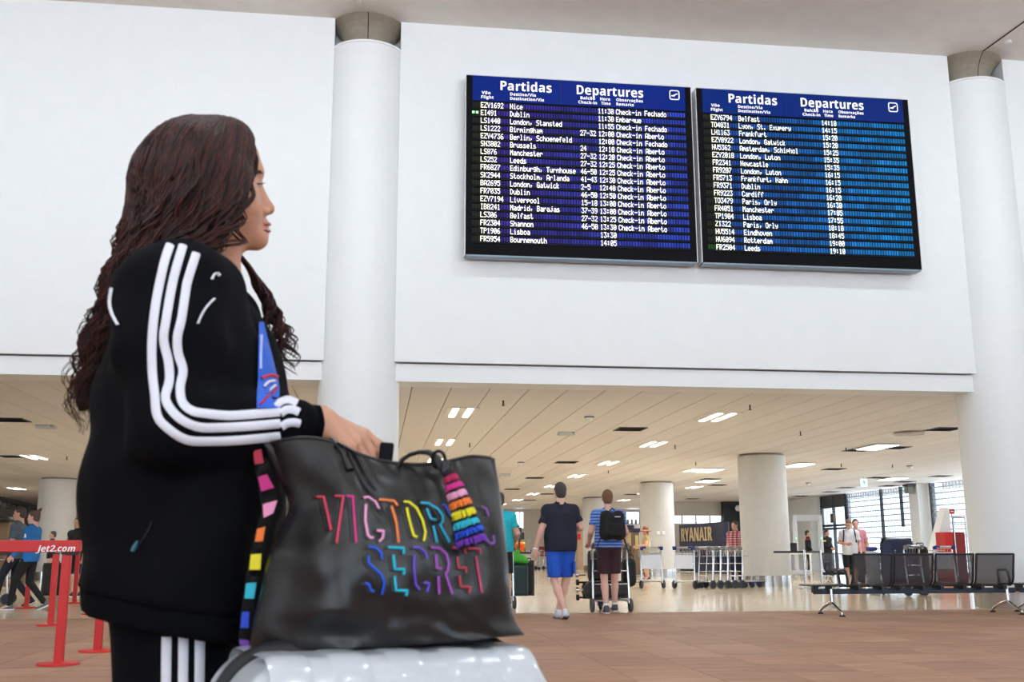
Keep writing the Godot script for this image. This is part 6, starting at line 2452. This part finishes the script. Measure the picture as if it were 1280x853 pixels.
# a ribbon sewn on a surface: centre line in pixels, half width in pixels
func ribbon(g: Geo, bones: Array, line: Array, half: float, lift: float, o: Vector3, noise: FastNoiseLite = null, amp := 0.0) -> void:
	var pts := []
	var v := []
	for q in line:
		v.append(Vector2(q[0], q[1]))
	var n := v.size()
	var L := []
	for i in n - 1:
		var steps := maxi(2, int(v[i].distance_to(v[i + 1]) / 5.0))
		for j in steps:
			var f := float(j) / steps
			var p: Vector2 = v[i].cubic_interpolate(v[i + 1], v[maxi(i - 1, 0)], v[mini(i + 2, n - 1)], f)
			L.append(p)
	L.append(v[n - 1])
	for i in L.size():
		var d: Vector2 = (L[mini(i + 1, L.size() - 1)] - L[maxi(i - 1, 0)]).normalized()
		var nn := Vector2(-d.y, d.x)
		for c in 5:
			var f := (c / 4.0 * 2.0 - 1.0) * half
			var q: Vector2 = L[i] + nn * f
			pts.append(hit(bones, q.x, q.y, lift if c > 0 and c < 4 else lift * 0.3, noise, amp) - o)
	var m := (L.size() / 2) * 5 + 2
	var nn2: Vector3 = (pts[m + 1] - pts[m - 1]).cross(pts[mini(m + 5, pts.size() - 1)] - pts[m - 5])
	g.sheet(pts, L.size(), 5, nn2.dot(EYE - o - pts[m]) < 0.0)

func woman() -> void:
	var zc := -1.90
	var o := Vector3(px(222, 760, zc).x, 0, zc)
	var t := thing("person", "long haired woman in black tracksuit with white stripes looking at the boards", "person", o)
	var sk := skin_mat(rgb(208, 152, 124), 24)
	# ---- body: head, neck, right hand and trunk in one mesh
	var g := Geo.new()
	var face := Basis(Vector3.UP, -PI / 2 + 0.24)      # looks to +x and a little away
	var zm := -1.922
	var B := [
		[px(252, 222, -1.9), Vector3(0.072, 0.104, 0.094), face, 0.02],
		[px(304, 196, -1.916), px(308, 214, -1.918), 0.029, 0.024, 0.03],
		[px(294, 258, -1.905), Vector3(0.050, 0.056, 0.050), face, 0.03],
		[px(302, 266, -1.875), px(306, 262, -1.875), 0.024, 0.022, 0.03],
		[px(272, 284, -1.89), px(314, 296, -1.918), 0.040, 0.021, 0.03],
		[px(320, 299, zm), px(322, 300, zm), 0.0165, 0.0165, 0.02],
		[px(321, 232, zm), px(334.5, 258, zm - 0.004), 0.0085, 0.0095, 0.012],
		[px(334.5, 260, zm - 0.004), px(336, 261.5, zm - 0.004), 0.0105, 0.0105, 0.006],
		[px(331, 265, zm + 0.008), px(332, 265, zm + 0.008), 0.0075, 0.0075, 0.006],
		[px(319, 213, zm), px(320, 215, zm), 0.0115, 0.0115, 0.02],
		[px(327, 279, zm), px(329, 280, zm), 0.0115, 0.011, 0.008],
		[px(327, 289.5, zm), px(328.5, 289.5, zm), 0.0105, 0.0105, 0.006],
		[px(322, 296, zm), px(323, 296, zm), 0.012, 0.012, 0.012],
		[px(264, 292, -1.90), px(262, 346, -1.90), 0.050, 0.056, 0.03],
		[px(230, 222, -1.815), Vector3(0.012, 0.03, 0.02), face, 0.006],
	]
	for b in B:
		b[0] -= o
		if b.size() == 5:
			b[1] -= o
	g.blend(B, 0.0036)
	# right hand, back of the hand up, fingers bent down into the bag
	var wrist := px(396, 530, -1.765)
	var hb := [[px(376, 531, -1.755), wrist, 0.025, 0.0255, 0.01]]
	var kn := [px(455, 545, -1.815), px(450, 548, -1.790), px(443, 554, -1.765), px(434, 561, -1.742)]
	var mid := [px(472, 557, -1.818), px(463, 566, -1.792), px(453, 572, -1.767), px(441, 577, -1.744)]
	var tip := [px(474, 580, -1.806), px(463, 592, -1.782), px(452, 594, -1.760), px(440, 596, -1.738)]
	var off := [0.020, 0.007, -0.007, -0.018]
	for k in 4:
		hb.append([wrist + Vector3(0.008, 0.004 - 0.001 * k, -off[k] * 0.8), kn[k], 0.0205, 0.0128, 0.016])
	for k in 4:
		hb.append([kn[k], mid[k], 0.0118, 0.0104, 0.005])
		hb.append([mid[k], tip[k], 0.0104, 0.0090, 0.004])
	hb.append([wrist + Vector3(0.02, -0.012, -0.02), px(442, 562, -1.835), 0.018, 0.013, 0.014])
	hb.append([px(442, 562, -1.835), px(466, 574, -1.838), 0.0125, 0.0105, 0.006])
	for b in hb:
		b[0] -= o
		b[1] -= o
	g.blend(hb, 0.0028)
	# trunk, left arm and legs under the clothes, and the left hand at her side
	var hipn := px(222, 772, -1.81)
	var hipf := hipn + Vector3(0, 0, -0.17)
	var under := [[px(235, 400, -1.83), px(228, 700, -1.83), 0.08, 0.09, 0.05], [px(235, 400, -1.83) + Vector3(0, 0, -0.15), px(228, 700, -1.83) + Vector3(0, 0, -0.15), 0.08, 0.09, 0.05], [px(262, 340, -1.9), px(240, 400, -1.9), 0.05, 0.07, 0.05]]
	for h in [hipn, hipf]:
		under.append([h, Vector3(h.x + 0.01, 0.48, h.z), 0.07, 0.05, 0.03])
		under.append([Vector3(h.x + 0.01, 0.48, h.z), Vector3(h.x - 0.01, 0.09, h.z), 0.05, 0.034, 0.02])
		under.append([Vector3(h.x - 0.01, 0.08, h.z), Vector3(h.x + 0.13, 0.04, h.z), 0.034, 0.026, 0.02])
	for b in under:
		b[0] -= o
		b[1] -= o
	g.blend(under, 0.02)
	var lw := Vector3(px(250, 700, -1.9).x, 0.86, -2.17)
	g.blend(hand_bones(lw - o, Vector3(0.2, -1, 0), Vector3(0, 0, 1), 1.0, 0.4), 0.005)
	part("body", g, sk, t)
	# ---- face details
	g = Geo.new()
	g.tube([px(318, 229, -1.888) - o, px(323, 230, -1.895) - o, px(326.5, 229.5, -1.908) - o, px(331, 228.4, -1.913) - o], [0.0012, 0.0016, 0.0014, 0.0006], 5)
	g.tube([px(322, 231, -1.902) - o, px(325, 233, -1.908) - o], 0.0012, 5)
	part("eyelashes", g, mat(rgb(20, 14, 12), 0.6), t)
	g = Geo.new()
	g.ball(px(321.0, 231.5, -1.903) - o, Vector3(0.0075, 0.0055, 0.008), 12)
	part("eye", g, mat(rgb(190, 180, 172), 0.25), t)
	g = Geo.new()
	g.tube([px(312, 219, -1.879) - o, px(318, 215, -1.888) - o, px(324, 214, -1.899) - o, px(327.5, 216.5, -1.909) - o], [0.0012, 0.0030, 0.0032, 0.0014], 6)
	part("eyebrow", g, mat(rgb(38, 24, 20), 0.8), t)
	g = Geo.new()
	g.tube([px(330, 280.5, -1.905) - o, px(334.5, 280, -1.914) - o, px(336.5, 280.5, -1.922) - o], [0.0012, 0.0032, 0.0036], 6)
	g.tube([px(330, 287.5, -1.905) - o, px(334, 288.5, -1.914) - o, px(336, 289, -1.922) - o], [0.0012, 0.0032, 0.0036], 6)
	part("lips", g, mat(rgb(150, 84, 78), 0.4), t)
	g = Geo.new()
	g.ball(px(334, 267.4, -1.913) - o, Vector3(0.0034, 0.0018, 0.002), 8)
	part("nostril", g, mat(rgb(70, 36, 30), 0.7), t)
	# ---- black track jacket
	var cn := FastNoiseLite.new()
	cn.seed = 17
	cn.frequency = 5.5
	cn.fractal_octaves = 2
	var amp := 0.012
	var fz := Vector3(0, 0, -0.20)
	var Jb := []
	for z in [Vector3.ZERO, fz]:
		Jb.append([px(232, 385, -1.81) + z, px(234, 490, -1.81) + z, 0.105, 0.138, 0.06])
		Jb.append([px(234, 490, -1.81) + z, px(226, 610, -1.81) + z, 0.138, 0.148, 0.05])
		Jb.append([px(226, 610, -1.81) + z, px(221, 735, -1.81) + z, 0.148, 0.150, 0.05])
	Jb.append([px(222, 362, -1.73), px(222, 362, -1.73) + Vector3(0, 0, -0.34), 0.072, 0.072, 0.06])
	Jb.append([px(300, 450, -1.93), px(298, 560, -1.93), 0.07, 0.065, 0.06])
	Jb.append([px(250, 354, -1.90), px(258, 346, -1.90), 0.072, 0.060, 0.03])
	var sh := px(207, 364, -1.715)
	var el := px(216, 538, -1.655)
	var wr := px(388, 531, -1.75)
	Jb.append([sh, sh.lerp(el, 0.45), 0.074, 0.077, 0.04])
	Jb.append([sh.lerp(el, 0.45), el, 0.077, 0.064, 0.03])
	Jb.append([el, el.lerp(wr, 0.45), 0.062, 0.055, 0.03])
	Jb.append([el.lerp(wr, 0.45), wr.lerp(el, 0.12), 0.055, 0.040, 0.02])
	# left arm hanging on the far side
	var shl := sh + Vector3(0.0, 0, -0.40)
	var ell := Vector3(shl.x - 0.02, 1.14, -2.17)
	Jb.append([shl, ell, 0.072, 0.06, 0.04])
	Jb.append([ell, Vector3(lw.x, 0.90, lw.z), 0.058, 0.042, 0.03])
	var Jl := []
	for b in Jb:
		Jl.append([b[0] - o, b[1] - o, b[2], b[3], b[4]])
	g = Geo.new()
	var hem := px(200, 789, -1.68).y
	var pl := Plane(Vector3(-0.20, -1, 0).normalized(), Vector3(-0.20, -1, 0).normalized().dot(Vector3(0, hem + 0.034, 0)))
	var shifted := FastNoiseLite.new()
	shifted.seed = 17
	shifted.frequency = 5.5
	shifted.fractal_octaves = 2
	shifted.offset = o
	g.blend(Jl, 0.0078, [pl], shifted, amp)
	var black := mat(rgb(13, 14, 18), 0.75, 0.0, 0.16)
	black.normal_enabled = true
	black.normal_texture = noise_normal(0.3, 2.0, 256, 14)
	black.normal_scale = 0.25
	black.uv1_triplanar = true
	black.uv1_scale = Vector3.ONE * 14.0
	var jk := part("track_jacket", g, black, t)
	# ribbed hem and cuff
	g = Geo.new()
	var lo := Plane(pl.normal, pl.d + 0.036)
	var up := Plane(-pl.normal, -pl.d + 0.004)
	g.blend([[px(222, 735, -1.81) - o, px(218, 830, -1.81) - o, 0.150, 0.138, 0.05], [px(222, 735, -1.81) + fz - o, px(218, 830, -1.81) + fz - o, 0.150, 0.138, 0.05]], 0.009, [lo, up])
	part("hem_band", g, mat(rgb(12, 13, 17), 0.85, 0.0, 0.15), jk)
	g = Geo.new()
	var cdir := (px(403, 530, -1.757) - px(370, 531, -1.745)).normalized()
	var c0 := px(368, 531, -1.745) - o
	var c1 := px(402.5, 529.5, -1.757) - o
	g.tube([c0, c0.lerp(c1, 0.12), c0.lerp(c1, 0.5), c0.lerp(c1, 0.9), c1, c1 - cdir * 0.004], [0.030, 0.0335, 0.0325, 0.031, 0.029, 0.0255], 24, false)
	part("cuff", g, mat(rgb(12, 13, 18), 0.85, 0.0, 0.15), jk)
	# white stripes down the sleeve
	var white := mat(rgb(226, 228, 240), 0.6)
	var lines := [
		[[212, 306], [204, 331], [194, 381], [189.5, 426], [190, 465], [193, 494], [196, 520], [208, 535], [232, 550], [262, 552], [300, 550.5], [349, 546]],
		[[228, 307], [216, 349.5], [207, 400], [204, 425], [210, 453], [211, 476], [206.5, 500], [222, 522], [246, 534], [275, 535], [312, 533], [349, 530]],
		[[244.5, 317], [234, 350], [231, 366], [226, 400], [221, 421], [222, 442], [228, 463], [224.5, 484], [227, 503], [239, 514], [257, 517.5], [285, 520], [312, 518.5], [349, 515.5]],
	]
	for l in lines:
		g = Geo.new()
		var first := []
		var second := []
		for i in l.size():
			first.append(l[i])
		ribbon(g, Jb, first, 5.6, 0.003, o, cn, amp)
		part("sleeve_stripe", g, white, jk)
	for l in [[[342, 509], [352, 501.5], [362, 500.5], [371, 505]], [[349, 518], [357, 513], [366, 513], [373, 516]], [[350, 535], [357, 530], [366, 528.5], [374, 530]]]:
		g = Geo.new()
		ribbon(g, Jb, l, 5.0, 0.004, o, cn, amp)
		part("sleeve_stripe", g, white, jk)
	# piping on the raglan seams
	for l in [[[140, 360], [137.5, 378], [141, 394], [148, 407]], [[246, 406], [251, 394], [258, 383], [266.5, 374]], [[263.5, 350], [266, 344], [270, 342], [273, 345]]]:
		g = Geo.new()
		ribbon(g, Jb, l, 1.5, 0.004, o, cn, amp)
		part("piping", g, white, jk)
	# zip pull of the side pocket
	g = Geo.new()
	var zp := []
	for q in [[171, 688], [174, 681], [179, 674], [186, 662], [190, 652]]:
		zp.append(hit(Jb, q[0], q[1], 0.003, cn, amp) - o)
	g.tube(zp, [0.001, 0.001, 0.0012, 0.0014, 0.001], 6)
	part("pocket_seam", g, mat(rgb(8, 8, 10), 0.7), jk)
	g = Geo.new()
	var z0 := hit(Jb, 168, 689, 0.006, cn, amp) - o
	var z1 := hit(Jb, 174, 676, 0.007, cn, amp) - o
	g.tube([z0, z0.lerp(z1, 0.4), z1], [0.0055, 0.006, 0.003], 8, true, 0.5)
	part("zip_pull", g, mat(rgb(92, 150, 176), 0.25, 0.7), jk)
	# ---- blue t-shirt in the open front
	g = Geo.new()
	var grid := []
	var rows := 12
	for i in rows + 1:
		var f := float(i) / rows
		var w := lerpf(404, 512, f)
		var ul := lerpf(321, 319, f)
		var ur := lerpf(327, 346, minf(1.0, f * 1.4))
		for c in 5:
			grid.append(hit(Jb, lerpf(ul, ur, c / 4.0), w, 0.004, cn, amp) - o)
	var nn2: Vector3 = (grid[31] - grid[30]).cross(grid[35] - grid[30])
	g.sheet(grid, rows + 1, 5, nn2.dot(EYE - o - grid[30]) < 0.0)
	var tee := part("t_shirt", g, mat(rgb(36, 98, 216), 0.7), t)
	for q in [[[[324, 474], [331, 471], [338, 470], [344, 472]], 2.6, rgb(206, 30, 70)], [[[322, 508], [329, 502], [336, 494], [342, 484]], 1.8, rgb(196, 30, 80)], [[[327, 484], [333, 478], [340, 477]], 2.2, rgb(226, 226, 240)], [[[330, 494], [335, 487], [341, 482]], 1.6, rgb(226, 226, 240)], [[[324, 420], [323, 440], [323, 462]], 1.2, rgb(190, 206, 246)]]:
		g = Geo.new()
		ribbon(g, Jb, q[0], q[1], 0.006, o, cn, amp)
		part("shirt_print", g, mat(q[2], 0.7), tee)
	# ---- trousers and shoes
	var Tb := []
	for h in [hipn, hipf]:
		Tb.append([h + Vector3(-0.005, 0.02, 0), Vector3(h.x + 0.012, 0.48, h.z), 0.102, 0.078, 0.05])
		Tb.append([Vector3(h.x + 0.012, 0.48, h.z), Vector3(h.x - 0.01, 0.07, h.z), 0.077, 0.06, 0.03])
	var Tl := []
	for b in Tb:
		Tl.append([b[0] - o, b[1] - o, b[2], b[3], b[4]])
	g = Geo.new()
	g.blend(Tl, 0.012, [Plane(Vector3.DOWN, -0.06)], shifted, 0.006)
	var tr := part("trousers", g, black, t)
	for u in [207.5, 228.5, 249]:
		g = Geo.new()
		var l := []
		for k in 9:
			l.append([u + (u - 640) * 0.00012 * k * 65.0 * 0.2, 797 + k * 65.0])
		ribbon(g, Tb, l, 6.2, 0.003, o, cn, 0.006)
		part("leg_stripe", g, white, tr)
	for h in [hipn, hipf]:
		g = Geo.new()
		var an := Vector3(h.x - 0.01, 0.09, h.z) - o
		g.blend([[an + Vector3(-0.02, -0.03, 0), an, 0.045, 0.045, 0.02], [an + Vector3(-0.02, -0.045, 0), an + Vector3(0.15, -0.052, 0), 0.042, 0.034, 0.02]], 0.01, [Plane(Vector3.DOWN, 0.0 - 0.004)])
		part("shoe", g, M.white, t)
	hair_of(t, o)
	# ---- black wallet in her hand
	var wp := px(482, 572, -1.815)
	var wl := thing("wallet", "black wallet held in the woman's hand above the bag", "wallet", wp)
	g = Geo.new()
	g.rbox(Vector3.ZERO, Vector3(0.024, 0.046, 0.060), 0.004, Basis(Vector3.BACK, -0.08))
	part("cover", g, mat(rgb(12, 12, 17), 0.55, 0.0, 0.25), wl)
	g = Geo.new()
	g.ball(px(460.5, 575.5, -1.772) - wp, Vector3.ONE * 0.0034, 10)
	part("press_stud", g, mat(rgb(236, 236, 236), 0.3, 0.5), wl)

func hair_of(t: Node3D, o: Vector3) -> void:
	var base := grained(rgb(36, 20, 19), 0.2, 10.0, 0.85, 0.5, 27)
	base.metallic_specular = 0.2
	# volume under the locks
	var H := [
		[px(246, 211, -1.895), Vector3(0.090, 0.092, 0.104), Basis(), 0.03],
		[px(285, 182, -1.895), px(296, 200, -1.895), 0.045, 0.040, 0.04],
		[px(288, 225, -1.850), px(278, 272, -1.845), 0.034, 0.030, 0.03],
		[px(228, 235, -1.885), px(215, 290, -1.885), 0.094, 0.078, 0.04],
		[px(215, 290, -1.89), px(172, 355, -1.87), 0.070, 0.050, 0.04],
		[px(172, 355, -1.87), px(130, 430, -1.87), 0.050, 0.034, 0.03],
		[px(130, 430, -1.87), px(108, 500, -1.88), 0.034, 0.020, 0.03],
		[px(245, 300, -1.83), px(215, 318, -1.80), 0.035, 0.026, 0.03],
		[px(296, 328, -1.99), px(335, 390, -2.03), 0.020, 0.018, 0.02],
		[px(335, 390, -2.03), px(352, 440, -2.04), 0.018, 0.008, 0.02],
	]
	for b in H:
		b[0] -= o
		if b.size() == 5:
			b[1] -= o
	var nz := FastNoiseLite.new()
	nz.seed = 4
	nz.frequency = 16.0
	nz.fractal_octaves = 2
	var g := Geo.new()
	# the face stays free: cut along the hairline
	var n := Vector3(0.86, -0.50, -0.12).normalized()
	g.blend(H, 0.0065, [Plane(n, n.dot(px(314, 232, -1.90) - o))], nz, 0.008)
	var hm := part("hair", g, base, t)
	# locks: paths between neighbouring guides, kept outside the volume
	var guides := [
		[[266, 153, -1.94], [218, 160, -1.97], [188, 200, -1.99], [170, 255, -1.99], [150, 320, -1.97], [126, 390, -1.95], [104, 450, -1.93], [91, 500, -1.92], [95, 545, -1.92]],
		[[264, 151, -1.90], [220, 156, -1.89], [188, 196, -1.87], [170, 250, -1.86], [152, 310, -1.85], [132, 370, -1.85], [112, 430, -1.86], [99, 490, -1.88], [101, 552, -1.89]],
		[[268, 152, -1.87], [236, 172, -1.82], [210, 222, -1.79], [192, 276, -1.785], [172, 330, -1.78], [148, 385, -1.80], [124, 440, -1.82], [108, 495, -1.85], [106, 540, -1.87]],
		[[276, 153, -1.87], [254, 176, -1.80], [240, 226, -1.775], [224, 278, -1.77], [200, 322, -1.76], [172, 368, -1.765], [148, 418, -1.79], [128, 466, -1.82], [118, 505, -1.84]],
		[[286, 152, -1.87], [276, 186, -1.81], [262, 236, -1.785], [246, 282, -1.775], [222, 312, -1.76], [194, 340, -1.75], [170, 376, -1.755], [152, 415, -1.78], [140, 450, -1.80]],
		[[295, 157, -1.88], [298, 188, -1.84], [290, 234, -1.815], [276, 274, -1.80], [256, 302, -1.785], [234, 320, -1.765], [210, 333, -1.75], [194, 350, -1.745], [182, 366, -1.745]],
		[[301, 163, -1.892], [312, 190, -1.868], [310, 226, -1.848], [303, 256, -1.835], [291, 284, -1.82], [274, 306, -1.80], [256, 320, -1.785], [240, 329, -1.77], [226, 336, -1.76]],
	]
	var far := [[298, 318, -1.96], [314, 340, -2.0], [330, 372, -2.02], [342, 402, -2.03], [350, 428, -2.035], [357, 450, -2.04], [364, 470, -2.045]]
	var rng := RandomNumberGenerator.new()
	rng.seed = 42
	var geos := [Geo.new(), Geo.new(), Geo.new()]
	var curves := []
	for gd in guides:
		var pts := []
		for q in gd:
			pts.append(px(q[0], q[1], q[2]) - o)
		curves.append(pts)
	var fp := []
	for q in far:
		fp.append(px(q[0], q[1], q[2]) - o)
	var clump := {}
	for s in 720:
		var ends := s >= 640
		if s % 6 == 0:
			clump = {"x": rng.randf() * 5.999, "of": Vector3(rng.randf_range(-1, 1), rng.randf_range(-0.4, 0.4), rng.randf_range(-1, 1)) * (0.013 if ends else 0.008), "stray": rng.randf_range(1.4, 2.6) if rng.randf() < 0.18 else 1.0, "stop": rng.randf_range(0.74, 1.0), "ph": rng.randf() * TAU, "wl": rng.randf_range(0.075, 0.115), "curl": rng.randf_range(0.005, 0.0125)}
		var x: float = clampf(clump.x + rng.randf_range(-0.10, 0.10), 0.0, 5.999)
		var i0 := int(x)
		var mix := x - i0
		var A: Array = fp if ends else curves[i0]
		var C: Array = fp if ends else curves[i0 + 1]
		var of: Vector3 = clump.of + Vector3(rng.randf_range(-1, 1), rng.randf_range(-0.5, 0.5), rng.randf_range(-1, 1)) * 0.0035
		var stray: float = minf(clump.stray, 1.25) if ends else clump.stray
		var stop: float = clump.stop - rng.randf() * 0.06
		var ph: float = clump.ph + rng.randf_range(-0.5, 0.5)
		var wl: float = clump.wl
		var curl: float = clump.curl * rng.randf_range(0.8, 1.2)
		var path := []
		var rad := []
		var m := 40
		var len := 0.0
		var prev := Vector3.ZERO
		var r0 := rng.randf_range(0.0012, 0.0024)
		for k in m + 1:
			var f := float(k) / m * stop
			var y: float = f * (A.size() - 1)
			var i := mini(int(y), A.size() - 2)
			var pa: Vector3 = A[i].cubic_interpolate(A[i + 1], A[maxi(i - 1, 0)], A[mini(i + 2, A.size() - 1)], y - i)
			var pc: Vector3 = C[i].cubic_interpolate(C[i + 1], C[maxi(i - 1, 0)], C[mini(i + 2, C.size() - 1)], y - i)
			var p := pa.lerp(pc, mix)
			if k > 0:
				len += p.distance_to(prev)
			prev = p
			var a := ph + len / wl * TAU
			var w := curl * smoothstep(0.10, 0.55, f) * stray * (1.5 if ends else 1.0)
			p += of * (0.25 + 1.3 * f) * stray + Vector3(cos(a) * w, sin(a * 0.5 + ph) * w * 0.3, sin(a) * w)
			if not ends and f < 0.62:
				var fd := field(H, p)
				if fd < 0.002:
					var e := 0.004
					var nn := Vector3(field(H, p + Vector3(e, 0, 0)) - fd, field(H, p + Vector3(0, e, 0)) - fd, field(H, p + Vector3(0, 0, e)) - fd).normalized()
					p += nn * (0.002 - fd + rng.randf() * 0.003)
			path.append(p)
			rad.append(r0 * (1.0 - 0.8 * pow(float(k) / m, 2.0)))
		geos[s % 3].tube(path, rad, 4, false)
	var tones := [rgb(54, 28, 26), rgb(76, 34, 30), rgb(34, 19, 19)]
	for k in 3:
		var m := mat(tones[k], 0.5, 0.0, 0.4)
		part("locks", geos[k], m, hm)
